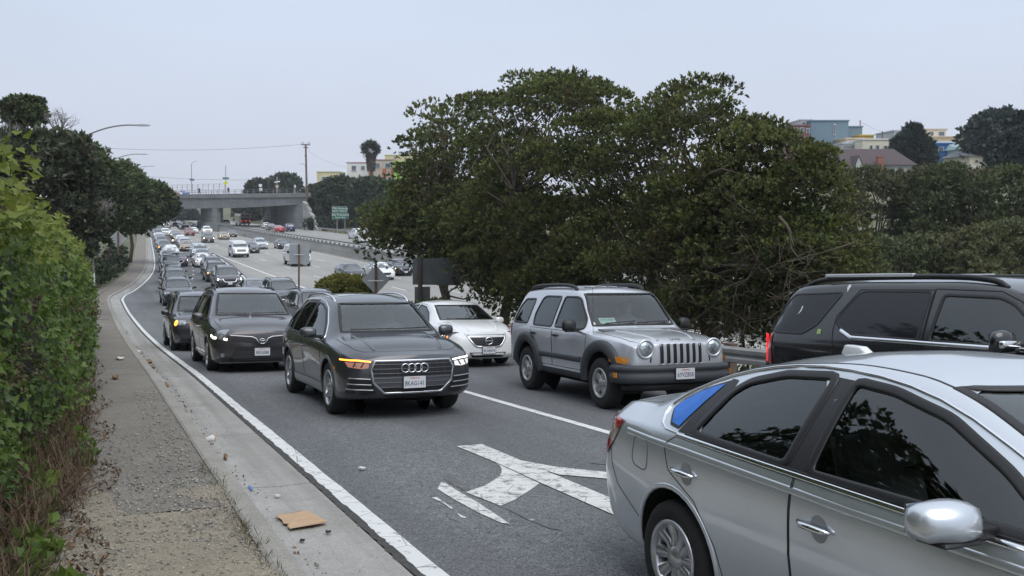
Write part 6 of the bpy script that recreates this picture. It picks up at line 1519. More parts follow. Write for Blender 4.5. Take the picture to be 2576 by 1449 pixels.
def tree(name, label, P, Y, thick, nc, cr, ns, leaf, m, base, seed, nl=6, aspect=.28, flat=.62, spread=.8, group=None, trunk_r=.22, barkm=BARK, edge=True, cat='tree', up=.35, limbs=1.0, shell=.35):
    "crown spread through the volume behind an outline: real clumps at their own depth"
    r = np.random.default_rng(seed); o = tag(empty(name, base), label, cat, group); px = Y/2350
    cs = []
    for (x, y) in fill_poly(P, nc, r, cr*.5/px):
        d = min(1, dist_poly(P, x, y)*px/(thick*.8)); h = thick*math.sqrt(max(.04, 1-(1-d)**2)); dy = r.uniform(-1, .75)*h
        c = at(x, y, Y+dy); cs.append((c.x, c.y, c.z))
    if edge:                                                  # follow the outline so the silhouette keeps its lobes
        for (x, y) in resample(P, cr/px*.85, True):
            cxm = sum(p[0] for p in P)/len(P); cym = sum(p[1] for p in P)/len(P); dd = math.hypot(cxm-x, cym-y); k = cr*.62/px/max(dd, 1e-6); c = at(x+(cxm-x)*k, y+(cym-y)*k, Y+r.uniform(-.3, .4)*thick*.5); cs.append((c.x, c.y, c.z))
    C = np.array(cs); R = cr*(.65+.6*r.random((len(C), 1)))*np.array([1, 1, flat])*(.9+.2*r.random((len(C), 3)))
    ns = int(ns*.42); Pp, D = crown_points(C, R, ns, r, up, shell); sz = leaf*1.24*(.6+.7*r.random(len(Pp)))
    V = sprigs(Pp, D, sz, nl, spread, aspect, r); V = V-np.array(base)
    link('crown', fast_mesh('crown', V, np.arange(len(V)), 4, m), o)
    mb = MB(); b = np.array(base); top = C.mean(0); top[2] = C[:, 2].min()*.4+C[:, 2].mean()*.6
    tp = limb(MB(), b, top, trunk_r, trunk_r*.5, r); tb = MB(); tb.tube([tuple(np.array(q)-b) for q in tp], list(np.linspace(trunk_r, trunk_r*.5, len(tp))), 8, True); tb.build('trunk', barkm, o, smooth=True)
    if limbs:
        for i in range(len(C)):
            if r.random() > limbs: continue
            s_ = np.array(tp[r.integers(2, len(tp))]); limb(mb, s_-b, C[i]-b, trunk_r*.34, trunk_r*.08, r, .10, 4, 4)
        mb.build('branches', barkm, o)
    return o, C, R
# --- big spreading tree behind the guardrail
F_BIG = foliage('big tree leaves', (.036, .051, .020), (.145, .17, .056), (.095, .066, .038), .42, .25, bfrac=.05, isl=.55, rough=.75)
BIG = [(940, 640), (935, 595), (960, 530), (1000, 450), (1025, 400), (1018, 350), (1060, 285), (1110, 245), (1200, 222), (1290, 208), (1300, 180), (1400, 154), (1475, 166), (1530, 192), (1572, 228), (1610, 238), (1690, 203), (1760, 186), (1830, 194), (1866, 240), (1845, 270), (1905, 292), (1960, 312), (2015, 362), (2090, 375), (2138, 428), (2150, 490), (2135, 555), (2185, 582), (2208, 640), (2200, 700), (2060, 760), (1960, 870), (1700, 900), (1300, 850), (1240, 800), (1170, 745), (1110, 700), (1040, 655)]
def big_tree():
    r = np.random.default_rng(11); YC = lambda px: min(40., max(18.5, 13.2/(.413+.911*(px-1288)/2350)))
    b0 = st(22.5, 13.0); base = (b0[0], b0[1], ground(22.5, 13.0)); b = np.array(base)
    o = tag(empty('spreading_tree', base), 'huge dark green spreading tree behind the guardrail in the middle', 'tree'); cs = []; rs = []
    LOW = [(1180, 640), (1500, 580), (2000, 580), (2180, 620), (2180, 690), (1960, 850), (1700, 880), (1300, 830), (1190, 740)]
    for (x, y) in fill_poly(BIG, 380, r, 56)+fill_poly(LOW, 80, r)+fill_poly([(970, 540), (1260, 500), (1260, 760), (1180, 735), (1110, 680), (1040, 635), (960, 620)], 60, r):
        Y = YC(x); k = Y/28; px = Y/2350; d = min(1, dist_poly(BIG, x, y)*px/(3.0*k)); h = 3.2*k*math.sqrt(max(.03, 1-(1-d)**2)); dy = -h+1.7*h*r.random()**1.35
        if y < 310 and r.random() < .3: continue
        c = at(x, y, Y+dy); cs.append((c.x, c.y, c.z)); rs.append((.50+.42*r.random())*k)
    for (x, y) in resample(BIG[:31], 66, False):               # puffs along the outline
        x += r.normal()*9; y += r.normal()*9; Y = YC(x); k = Y/28; dd = math.hypot(1560-x, 560-y); q = 64/dd; c = at(x+(1560-x)*q, y+(560-y)*q, Y+r.uniform(-1, 1.2)*k); cs.append((c.x, c.y, c.z)); rs.append((.52+.36*r.random())*k)
    C = np.array(cs); R = np.array(rs)[:, None]*np.array([1.2, 1.2, .66])
    Pp, D = crown_points(C, R, 92, r, .8, .38); kz = np.clip(C[:, 1]/27, .8, 1.5); sz = .088*(.45+1.1*r.random(len(Pp)))*np.repeat(kz, 92)
    V = sprigs(Pp, D, sz, 9, .85, .25, r)-b; link('crown', fast_mesh('crown', V, np.arange(len(V)), 4, F_BIG), o)
    sel = r.random(len(C)) < .5; C2 = C[sel]; R2 = R[sel]; k = len(C2); d = unit(r.normal(size=(k, 56, 3))*np.array([1, 1, .45])+np.array([0, -.25, .95])); P2 = (C2[:, None]+d*R2[:, None]*1.05).reshape(-1, 3); D2 = unit(d+np.array([0, 0, .6])).reshape(-1, 3)
    V = sprigs(P2, D2, .075*(.5+1.0*r.random(len(P2)))*np.repeat(kz[sel], 56), 8, .7, .25, r)-b; link('highlight_tips', fast_mesh('highlight_tips', V, np.arange(len(V)), 4, foliage('highlight tip leaves', (.085, .112, .026), (.205, .23, .07), (.15, .10, .05), .5, .3, bfrac=.02)), o)  # yellow-green tips on clump tops, with the lit look put into their colour
    tb = MB(); stems = []
    for s_ in (17.5, 20, 22.5, 26, 30, 34):
        x, y = st(s_, 13.0+r.normal()*.3); g = np.array([x, y, ground(s_, 13.0)-.1])-b; top = g+np.array([r.normal()*.8, r.normal()*.8, 4.6+r.random()*1.5]); stems.append(limb(tb, g, top, .24, .09, r, .10, 7, 8)); tb.build('trunk', BARK, o, smooth=True); tb = MB()
    mb = MB()
    for c, R_ in zip(C, R):
        q = min((np.array(p) for s_ in stems for p in s_[3:]), key=lambda p: np.linalg.norm(p-(c-b))+abs(r.normal())*.8); limb(mb, q, c-b, .04, .012, r, .13, 5, 4)
        for _ in range(3):
            d = unit(r.normal(size=3)*np.array([1, 1, .5])+np.array([0, 0, .35])); limb(mb, c-b-np.array([0, 0, .25]), c-b+d*R_*.95, .014, .004, r, .15, 3, 3)
    mb.build('branches', BARK, o)
    tw = MB()                                                  # tangle of bare twigs low on the right
    Q = [(1500, 640), (1700, 600), (2000, 590), (2120, 650), (2080, 720), (1980, 800), (1800, 850), (1600, 820), (1480, 740)]
    for (x, y) in fill_poly(Q, 300, r):
        a = at(x, y, YC(x)*.97-r.uniform(1.2, 2.6)); d = np.array([r.normal()*.7, r.normal()*.3, -.35+r.normal()*.55]); limb(tw, np.array(a)-b, np.array(a)-b+d*r.uniform(.35, .9), .008, .003, r, .22, 4, 3)
    q_ = tw.build('bare_twigs', TWIG, o); q_['kind'] = 'stuff'
    lm = MB()
    for pts, rad in (([(1650, 700), (1690, 735), (1760, 770), (1840, 780), (1900, 830)], .03), ([(1380, 690), (1440, 672), (1500, 640), (1560, 660)], .025), ([(1960, 545), (1990, 580), (1985, 620), (2010, 650)], .035), ([(1470, 530), (1480, 485), (1520, 488)], .035), ([(1750, 760), (1700, 700), (1660, 655), (1600, 640)], .022), ([(2150, 610), (2060, 640), (1960, 660), (1880, 700)], .022)):
        P = [np.array(at(x, y, YC(x)-2.7+i*.1))-b for i, (x, y) in enumerate(pts)]; P = chaikin([tuple(p) for p in P], 2, False); lm.tube(P, list(np.linspace(rad, rad*.4, len(P))), 6)
    q_ = lm.build('bare_limbs', BARKG, o, smooth=True); q_['kind'] = 'stuff'
    return o
big_tree()
# --- trees along the left side
F_DK = foliage('dark cypress leaves', (.026, .040, .018), (.095, .125, .042), (.07, .055, .035), .25, .2, bfrac=.02, isl=.5); F_DK2 = foliage('dark grey green leaves', (.034, .042, .026), (.085, .10, .05), (.075, .06, .045), .3, .2, bfrac=.08, isl=.5)
def gz(x, y): s_, t_ = to_st(x, y); return ground(s_, t_)
def tbase(px, py, Y, dx=0): p = at(px, py, Y); return (p.x+dx, Y, gz(p.x+dx, Y)-.2)
GL = 'dark trees along the left of the ramp'
tree('evergreen_tree', 'dark tangled tree mass just behind the ivy hedge at the left edge', [(-60, 350), (40, 335), (130, 325), (200, 345), (235, 400), (235, 520), (245, 640), (120, 660), (-60, 640)], 46, 3.2, 70, .85, 120, .22, F_DK2, tbase(100, 640, 46, -1), 21, group=GL, limbs=.6)
tree('evergreen_tree', 'dark rounded evergreen below the nearest street light', [(160, 380), (205, 350), (250, 385), (290, 425), (325, 470), (335, 540), (325, 585), (240, 600), (180, 600), (160, 500)], 74, 3.8, 60, 1.0, 120, .26, F_DK, tbase(240, 640, 74, -2), 22, group=GL, limbs=.5)
tree('evergreen_tree', 'dark evergreen in the middle of the left tree row', [(255, 420), (300, 405), (345, 440), (380, 480), (395, 540), (372, 580), (300, 590), (260, 560)], 90, 4.0, 55, 1.2, 110, .31, F_DK, tbase(320, 600, 90, -2), 23, group=GL, limbs=.5)
tree('evergreen_tree', 'dark evergreen at the right end of the left row overhanging the queue', [(330, 470), (365, 455), (400, 468), (425, 490), (437, 520), (428, 548), (395, 560), (375, 575), (340, 570), (325, 520)], 104, 4.6, 55, 1.4, 110, .38, F_DK, tbase(370, 585, 104, -2), 24, group=GL, limbs=.5)
tree('pine_tree', 'round topped dark pine standing above the left tree mass', [(8, 275), (30, 252), (65, 246), (100, 258), (112, 285), (100, 308), (60, 312), (20, 305)], 60, 1.6, 16, .55, 130, .20, F_DK, tbase(60, 560, 60), 25, flat=.7, trunk_r=.25)
def bare_tree(label, px, py0, py1, Y, spread, seed, n=26, m=DEADW):
    r = np.random.default_rng(seed); b = np.array(at(px, py1, Y)); o = tag(empty('bare_tree', tuple(b)), label, 'tree'); H = (at(px, py0, Y)-at(px, py1, Y)).z; mb = MB()
    def grow(p, d, L, rad, lev):
        q = p+d*L; P = limb(mb, p, q, rad, rad*.6, r, .07, 3, 4)
        if lev < 4:
            for _ in range(3 if lev < 3 else 2): grow(np.array(P[r.integers(2, 4)]), unit(d+r.normal(size=3)*.55+np.array([0, 0, .12])), L*r.uniform(.5, .8), rad*.55, lev+1)
    for k in range(5): grow(np.zeros(3), unit(np.array([r.normal()*.45*spread, r.normal()*.3, 1.])), H*.42, .06, 0)
    mb.build('bare_branches', m, o); return o
bare_tree('leafless grey tree beside the round topped pine', 155, 262, 352, 58, 1.2, 31); bare_tree('leafless grey twigs at the far left below the pine', 15, 300, 360, 56, 1.0, 32)
bare_tree('dead grey branches in front of the dark evergreens', 262, 490, 560, 54, 1.1, 33)
# --- trees behind and left of the photographer (they show in the car windows)
for k, (s_, t_, h_) in enumerate(((4.5, -5.6, 8.2), (9, -5.6, 9.6), (14, -5.6, 10.6), (20, -6.2, 11.4), (-2, -6.0, 7.0))):
    x_, y_ = st(s_, t_); r = np.random.default_rng(300+k); b_ = (x_, y_, float(zr(y_))); o = tag(empty('hedge_tree', b_), f"tall dark tree behind the ivy hedge outside the left edge, {['second', 'third', 'fourth', 'farthest', 'nearest'][k]} of five", 'tree', 'tall trees behind the hedge')
    C = np.array([(r.normal()*1.5, r.normal()*1.3, r.uniform(1.2, h_)) for _ in range(46)]); R = np.full((46, 3), 1.05)*np.array([1, 1, .8]); P_, D_ = crown_points(C, R, 40, r); V = sprigs(P_, D_, .30*(.7+.6*r.random(len(P_))), 6, .8, .3, r); link('crown', fast_mesh('crown', V, np.arange(len(V)), 4, F_DK), o); MB().tube([(0, 0, -.2), (.1, 0, h_*.7)], [.22, .1], 8).build('trunk', BARK, o)
# --- far bank, right
F_RB = foliage('bank shrub leaves', (.038, .054, .022), (.135, .16, .058), (.10, .07, .045), .16, .2, bfrac=.05, isl=.5); F_RB2 = foliage('olive shrub leaves', (.055, .066, .027), (.165, .175, .066), (.11, .085, .05), .2, .2, bfrac=.05, isl=.5)
GR = 'tall shrubs and trees on the far bank'
for k, (P, Y, lab, mm) in enumerate((
  ([(2100, 470), (2130, 430), (2190, 425), (2250, 432), (2300, 450), (2290, 560), (2300, 700), (2120, 730), (2090, 600)], 68, 'olive topped shrub tree just right of the big tree', F_RB2),
  ([(2270, 470), (2300, 430), (2360, 415), (2410, 412), (2450, 440), (2460, 560), (2440, 700), (2290, 720), (2280, 560)], 66, 'dark shrub tree on the far bank below the white hillside house', F_RB),
  ([(2420, 470), (2460, 435), (2520, 425), (2600, 420), (2640, 500), (2640, 720), (2440, 720), (2430, 560)], 64, 'dark shrub tree on the far bank at the right edge', F_RB),
  ([(2150, 640), (2220, 600), (2310, 590), (2380, 610), (2400, 700), (2380, 790), (2160, 800)], 54, 'low spreading shrub in front on the far bank behind the black vehicle', F_RB),
  ([(2360, 620), (2430, 575), (2520, 560), (2620, 570), (2640, 780), (2400, 790)], 52, 'low feathery shrub on the far bank at the lower right edge', F_RB2))):
    tree('bank_tree', lab, P, Y, 3.2, 60, 1.0, 105, .25 if Y > 60 else .21, mm, tbase(sum(p[0] for p in P)/len(P), 640, Y), 41+k, group=GR, limbs=.35, flat=.55, aspect=.2, up=.6)
def cone_tree(label, px, top, bot, Y, wpx, seed, m, leaf):
    P = [(px, top), (px+wpx*.22, top+(bot-top)*.2), (px+wpx*.4, top+(bot-top)*.45), (px+wpx*.5, top+(bot-top)*.75), (px+wpx*.35, bot), (px-wpx*.35, bot), (px-wpx*.5, top+(bot-top)*.75), (px-wpx*.4, top+(bot-top)*.45), (px-wpx*.2, top+(bot-top)*.2)]
    return tree('conifer', label, P, Y, wpx*Y/2350*.4, 50, .8, 70, leaf, m, tbase(px, bot+30, Y), seed, spread=.6, aspect=.16, up=.7)
F_CON = foliage('conifer needles', (.010, .022, .016), (.032, .050, .035), None, .2, .1)
cone_tree('dark conifer in front of the hillside houses', 2294, 316, 425, 148, 112, 51, F_CON, .6)
tree('eucalyptus_tree', 'tall dark tree at the upper right edge above the houses', [(2440, 420), (2425, 360), (2450, 310), (2490, 285), (2530, 278), (2560, 300), (2580, 350), (2570, 420)], 150, 5, 40, 1.9, 90, .6, foliage('blue green leaves', (.020, .036, .030), (.050, .070, .050), None, .1, .15), tbase(2500, 430, 150), 52)
tree('eucalyptus_tree', 'darker tall tree cut by the right edge of the photo', [(2490, 430), (2505, 380), (2530, 320), (2560, 292), (2620, 285), (2650, 430)], 120, 4, 40, 1.5, 90, .5, F_CON, tbase(2570, 430, 120), 53)
# --- around the overpass
F_FAR = foliage('far tree leaves', (.028, .046, .025), (.08, .11, .05), (.08, .065, .045), .08, .2, bfrac=.04, isl=.5); F_FAR2 = foliage('grey green far leaves', (.030, .042, .030), (.075, .088, .055), None, .08, .2)
GO = 'trees right of the overpass'
for k, (P, Y, lab, mm) in enumerate((
  ([(748, 505), (770, 474), (810, 466), (840, 485), (845, 560), (800, 575), (770, 545), (752, 525)], 224, 'dark tree covering the right end of the overpass', F_FAR),
  ([(800, 470), (830, 452), (870, 445), (900, 458), (908, 560), (830, 572), (805, 540)], 208, 'broad dark tree above the green guide sign', F_FAR),
  ([(880, 460), (920, 447), (965, 450), (985, 480), (980, 570), (900, 578), (885, 540)], 196, 'dark tree right of the green guide sign below the tan house', F_FAR),
  ([(945, 485), (975, 458), (1030, 460), (1050, 520), (1040, 600), (965, 605), (945, 560)], 176, 'dark tree half hidden by the left side of the big tree', F_FAR),
  ([(770, 562), (830, 556), (900, 560), (960, 565), (950, 590), (880, 585), (800, 580)], 202, 'low scrub at the foot of the bank under the green guide sign', F_FAR2))):
    tree('bank_tree', lab, P, Y, 5, 95, 1.25, 75, .52, mm, tbase(sum(p[0] for p in P)/len(P), 560, Y), 61+k, group=GO, limbs=.15, aspect=.3)
tree('cypress_tree', 'flat topped dark cypress behind the overpass', [(680, 470), (690, 448), (715, 440), (740, 450), (752, 470), (745, 490), (690, 490)], 285, 4, 30, 2.0, 80, .9, F_FAR, tbase(715, 500, 285), 71)
tree('broad_tree', 'grey green tree left of the flat cypress behind the overpass', [(622, 470), (645, 458), (680, 460), (700, 478), (690, 492), (630, 492)], 280, 3, 22, 1.7, 70, .9, F_FAR2, tbase(660, 500, 280), 72)
tree('broad_tree', 'dark tree seen under the overpass right of the pier', [(590, 540), (600, 522), (640, 515), (672, 518), (660, 550), (640, 562), (600, 556)], 300, 4, 30, 2.0, 80, 1.0, F_FAR, tbase(630, 560, 300), 73)
tree('broad_tree', 'hazy tree seen under the overpass left of the pier', [(437, 548), (455, 530), (475, 524), (492, 540), (502, 556), (440, 558)], 330, 3, 18, 1.7, 60, 1.0, foliage('hazy leaves', (.05, .065, .06), (.085, .10, .09), None, .1, .1), tbase(470, 560, 330), 74)
# palm
def palm():
    r = np.random.default_rng(81); b = at(936, 470, 224); t = at(933, 385, 224); o = tag(empty('palm_tree', tuple(b)), 'fan palm with a shaggy brown skirt above the tan house', 'palm tree'); B = np.array(b)
    MB().tube([(0, 0, 0), tuple(np.array(t)-B)], [.45, .35], 10).build('trunk', WOODP, o)
    T = np.array(t)-B; N = 1100; d = unit(r.normal(size=(N, 3))*np.array([1, 1, .8])+np.array([0, 0, .75])); P = T+np.array([0, 0, .6])+d*(1.0+.9*r.random((N, 1)))
    V = sprigs(P, d, .75*(.7+.5*r.random(N)), 3, .4, .09, r); link('crown', fast_mesh('crown', V, np.arange(len(V)), 4, foliage('palm fronds', (.025, .04, .025), (.07, .09, .05), None, .5, .1)), o)
    N = 900; z = r.random(N); a = r.random(N)*6.28; P = T+np.stack([np.cos(a)*(.6+.35*z), np.sin(a)*(.6+.35*z), -3.6+3.9*z], 1); D = unit(np.stack([np.cos(a)*.4, np.sin(a)*.4, -np.ones(N)], 1))
    V = sprigs(P, D, .7*(.7+.5*r.random(N)), 3, .35, .1, r); link('dry_skirt', fast_mesh('dry_skirt', V, np.arange(len(V)), 4, mat('dry fronds', (.13, .105, .085), .9, island=.4)), o)
palm()
# --- yellow green bush in the gore, ground cover, hedge
F_YB = foliage('yellow green leaves', (.085, .11, .020), (.24, .235, .05), (.20, .13, .04), .9, .35, bfrac=.02, isl=.6)
tree('yellow_bush', 'rounded yellow green bush in the gore beside the diamond sign', [(790, 748), (800, 715), (835, 696), (870, 692), (905, 702), (930, 725), (935, 760), (800, 765)], 44, 1.0, 46, .32, 120, .095, F_YB, tbase(865, 760, 44), 91, nl=6, aspect=.34, trunk_r=.06, cat='bush', limbs=.3)
tree('gore_weeds', 'small leafy shrub at the foot of the dark sign board', [(1030, 785), (1050, 760), (1090, 757), (1130, 765), (1140, 795), (1040, 800)], 32, .5, 12, .25, 90, .07, F_BIG, tbase(1085, 800, 32), 92, aspect=.3, trunk_r=.04, cat='bush', limbs=.5)
def ivy_leaves(P, Nrm, L, r, m, name, parent, base):
    "lobed leaves: fan of eight triangles, slightly folded"
    N = len(P); ol = np.array([(.32, 0, -.05), (0, 0, 0), (-.12, .34, .05), (.22, .52, .03), (.42, .27, 0), (1., 0, .07), (.42, -.27, 0), (.22, -.52, .03), (-.12, -.34, .05)])
    n = unit(Nrm+r.normal(size=(N, 3))*.45); dn = np.tile(np.array([[0, 0, -1.]]), (N, 1))+r.normal(size=(N, 3))*.75; u = unit(dn-n*np.sum(dn*n, 1, keepdims=True)); v = np.cross(n, u)
    V = P[:, None]+L[:, None, None]*(ol[None, :, :1]*u[:, None]+ol[None, :, 1:2]*v[:, None]+ol[None, :, 2:]*n[:, None]); tri = np.array([(0, i, i+1) for i in range(1, 8)]+[(0, 8, 1)]); F = (tri[None]+(np.arange(N)*9)[:, None, None])
    return link(name, fast_mesh(name, V.reshape(-1, 3)-np.array(base), F.reshape(-1, 3), 3, m), parent)
F_IVY = foliage('ivy leaves', (.034, .070, .014), (.15, .225, .042), (.13, .095, .035), 1.1, .35, bfrac=-.10, isl=.75, rough=.42); F_IVYL = foliage('young ivy leaves', (.11, .15, .02), (.23, .27, .055), None, 1.2, .4)
def hedge():
    r = np.random.default_rng(101); x, y = st(20, -.6); base = (x, y, float(zr(y))); o = tag(empty('ivy_hedge', base), 'tall ivy covered hedge wall along the left of the path', 'hedge'); b = np.array(base)
    def face(s, z):   # outward position of the leafy face
        return np.interp(s, [2, 4.5, 6, 9, 15, 34, 45], [-1.35, -1.0, -.78, -.48, -.19, -.02, -.04])+(.10*np.sin(s*1.1+z*1.7)+.08*np.sin(s*2.7-z*2.1+1)+.04*np.sin(z*6+s*5))*np.interp(s, [4, 12], [.6, 1.2])-.25*np.clip(z-1.6, 0, 2)**1.2
    top = lambda s: 2.45+.16*np.sin(s*1.9)+.14*np.sin(s*.83+1)+.15*sm2(15, 30, s)
    def sm2(a, b_, v): u = np.clip((v-a)/(b_-a), 0, 1); return u*u*(3-2*u)
    # dark inner body of stems and old leaves
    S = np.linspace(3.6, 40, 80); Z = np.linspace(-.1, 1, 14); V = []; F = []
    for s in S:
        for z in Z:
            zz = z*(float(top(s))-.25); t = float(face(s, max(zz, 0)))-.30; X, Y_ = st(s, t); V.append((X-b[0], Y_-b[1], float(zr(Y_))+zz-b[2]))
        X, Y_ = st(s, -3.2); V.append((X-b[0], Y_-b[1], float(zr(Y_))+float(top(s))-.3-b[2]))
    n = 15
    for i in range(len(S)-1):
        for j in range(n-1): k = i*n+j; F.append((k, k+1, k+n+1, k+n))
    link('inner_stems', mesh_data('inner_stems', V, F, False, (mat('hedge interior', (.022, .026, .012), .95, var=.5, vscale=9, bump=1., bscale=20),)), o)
    N = 23000; S = 4.2+36*r.random(N)**1.8; zf = 1-r.random(N)**1.15*1.0; Zh = zf*top(S)+r.normal(size=N)*.05; dep = r.random(N)**1.8*.28
    T = face(S, np.clip(Zh, 0, 3))-dep+r.normal(size=N)*.03; X = -S*SN+T*CS; Y_ = S*CS+T*SN; P = np.stack([X, Y_, zr(Y_)+.06+np.clip(Zh, 0.02, 9)], 1)
    nr = unit(np.stack([np.full(N, CS), np.full(N, SN), np.full(N, .35)], 1)+r.normal(size=(N, 3))*.3); nr[:, 1] -= .35; nr = unit(nr)
    L = (.034+.062*r.random(N)**2.6)*(1+.45*(S > 14)); ivy_leaves(P, nr, L, r, F_IVY, 'leaves', o, base)
    N = 3600; S = 4.4+30*r.random(N)**1.6; Zh = top(S)*(1-.22*r.random(N)**1.5); T = face(S, Zh)-.05+r.normal(size=N)*.10; X = -S*SN+T*CS; Y_ = S*CS+T*SN; P = np.stack([X, Y_, zr(Y_)+.08+Zh+r.random(N)*.10], 1)
    nr = unit(np.stack([np.full(N, .4), np.full(N, -.3), np.full(N, .8)], 1)+r.normal(size=(N, 3))*.4); ivy_leaves(P, nr, .04+.06*r.random(N)**2, r, F_IVYL, 'young_leaves', o, base)
    N = 4200; S = 4.6+16*r.random(N)**1.4; T = -.3-2.6*r.random(N); Zh = top(S)+.02+r.normal(size=N)*.08; X = -S*SN+T*CS; Y_ = S*CS+T*SN; P = np.stack([X, Y_, zr(Y_)+Zh], 1); nr = unit(np.stack([np.zeros(N), np.full(N, -.3), np.ones(N)], 1)+r.normal(size=(N, 3))*.4); ivy_leaves(P, nr, .045+.06*r.random(N)**2, r, F_IVYL, 'top_leaves', o, base)
    # dry flower heads poking out
    k = 130; S = 5+26*r.random(k)**1.5; Zh = top(S)*(.35+.7*r.random(k)); T = face(S, np.minimum(Zh, 2.6))+.04; X = -S*SN+T*CS; Y_ = S*CS+T*SN; P0 = np.stack([X, Y_, zr(Y_)+.08+Zh], 1)
    P = (P0[:, None]+r.normal(size=(k, 9, 3))*.045).reshape(-1, 3); D = unit(r.normal(size=P.shape)+np.array([0, 0, .5])); V = sprigs(P, D, .035*(.6+.6*r.random(len(P))), 5, 1.1, .4, r)-b; link('dry_flower_heads', fast_mesh('dry_flower_heads', V, np.arange(len(V)), 4, mat('dry flower', (.11, .085, .045), .95, island=.4)), o)
    st_ = MB()
    for _ in range(26):
        s = 5+12*r.random(); z = .2+2.0*r.random(); t = float(face(s, z))+.02; X, Y_ = st(s, t); p = np.array([X, Y_, float(zr(Y_))+z])-b; limb(st_, p, p+np.array([r.normal()*.25, r.normal()*.2, r.normal()*.2]), .0035, .002, r, .2, 3, 4)
    q_ = st_.build('vine_stems', TWIG, o); q_['kind'] = 'stuff'
hedge()
def scatter_sprigs(name, n, sr, tf, zr0, leaf, nl, spread, aspect, m, seed, up=(0, 0, 1), zoff=.09, jit=.4, powr=1.):
    r = np.random.default_rng(seed); S = sr[0]+(sr[1]-sr[0])*r.random(n)**powr; u = r.random(n); T = np.array([tf(s)[0]+(tf(s)[1]-tf(s)[0])*q for s, q in zip(S, u)]); X = -S*SN+T*CS; Y_ = S*CS+T*SN; P = np.stack([X, Y_, zr(Y_)+zoff+zr0*r.random(n)], 1)
    D = unit(np.tile(np.array([up], float), (n, 1))+r.normal(size=(n, 3))*jit); V = sprigs(P, D, leaf*(.5+r.random(n)), nl, spread, aspect, r); return link(name, fast_mesh(name, V, np.arange(len(V)), 4, m), kind='stuff')
DRYL = mat('dry fallen leaves', (.13, .088, .055), .9, island=.75); WEED = mat('dry weed stems', (.125, .085, .055), .95, island=.5)
scatter_sprigs('dry_weeds', 3200, (3.6, 20), lambda s: (-.75-.3*(s < 7), -.12-.3*max(0, 9-s)/5+.10*math.sin(s*1.7)+.05*math.sin(s*5)), .10, .17, 6, .85, .020, WEED, 111, powr=1.5)
scatter_sprigs('dry_weeds', 900, (3.2, 7.5), lambda s: (-1.6, -.50+.12*math.sin(s*2.1)), .08, .15, 6, .9, .02, WEED, 116)
scatter_sprigs('fallen_leaves', 2600, (3.6, 24), lambda s: (-.9, .12-.3*max(0, 9-s)/5+.1*math.sin(s*2.3)), .05, .036, 3, 1.2, .26, DRYL, 112, zoff=.10, jit=1.2, powr=1.4)
scatter_sprigs('verge_ivy', 420, (4.5, 16), lambda s: (-.75, -.12-.2*max(0, 9-s)/5+.12*math.sin(s*1.3+1)), .10, .09, 6, 1.2, .42, F_IVY, 113, jit=.5)
scatter_sprigs('kerb_grass', 160, (4.2, 9), lambda s: (.86, 1.0), .0, .06, 5, .6, .03, mat('kerb grass', (.10, .095, .045), .9, island=.5), 114)
scatter_sprigs('gutter_debris', 320, (4.5, 40), lambda s: (edge_t(s)-.76, edge_t(s)-.64), .0, .024, 2, 1.5, .35, DRYL, 115, zoff=.014, jit=1.)
scatter_sprigs('bank_ground_cover', 5200, (38, 64), lambda s: (-4.5, edge_t(s)-2.35+.35*math.sin(s*.7)), .75, .16, 6, 1.0, .4, foliage('ground ivy', (.018, .030, .012), (.050, .068, .026), None, .5, .2), 117, zoff=.05)
scatter_sprigs('bank_ground_cover', 2600, (64, 110), lambda s: (edge_t(s)-8, edge_t(s)-2.6), .6, .25, 6, 1.0, .4, foliage('ground ivy', (.018, .030, .012), (.050, .068, .026), None, .5, .2), 118, zoff=.1)
scatter_sprigs('bank_ground_cover', 3600, (58, 135), lambda s: (edge_t(s)-8.5, edge_t(s)-3.4+.3*math.sin(s*.4)), .9, .30, 6, 1.0, .4, foliage('ground ivy', (.018, .030, .012), (.050, .068, .026), None, .5, .2), 120, zoff=.15)
scatter_sprigs('gore_scrub', 3200, (6, 40), lambda s: (10.9, 13.8), .5, .16, 6, 1.0, .3, F_RB, 119, zoff=-.6)
# ================================================================== vehicles in place
def on_wheels(c_root, s, t, wb, track, turn=0., mode='ramp'):
    "stand a vehicle on its four wheels; s, t = middle of the wheelbase; it drives towards the camera"
    ang = TH-math.pi/2+turn      # heading of local +x: down the road towards the lens
    hx, hy = math.cos(ang), math.sin(ang); x0, y0 = st(s, t)
    def g(x, y): return float(zr(y)) if mode == 'ramp' else (0. if mode == 'fw' else NB)
    P = lambda a, b: Vector((x0+hx*a-hy*b, y0+hy*a+hx*b, 0))
    f_, r_ = P(wb/2, 0), P(-wb/2, 0); l_, q_ = P(0, track/2), P(0, -track/2)
    for v in (f_, r_, l_, q_): v.z = g(v.x, v.y)
    fx = (f_-r_).normalized(); ly = (l_-q_); ly = (ly-fx*ly.dot(fx)).normalized(); up = fx.cross(ly)
    M = Matrix((fx, ly, up)).transposed().to_4x4(); M.translation = Vector((x0, y0, (f_.z+r_.z)/2+.006)); c_root.matrix_world = M
def pose(c, name, label, cat, s, t, wb, track=1.58, turn=0., mode='ramp', group=None):
    c.root.name = name; tag(c.root, label, cat, group); on_wheels(c.root, s, t, wb, track, turn, mode)
NEAR = {}
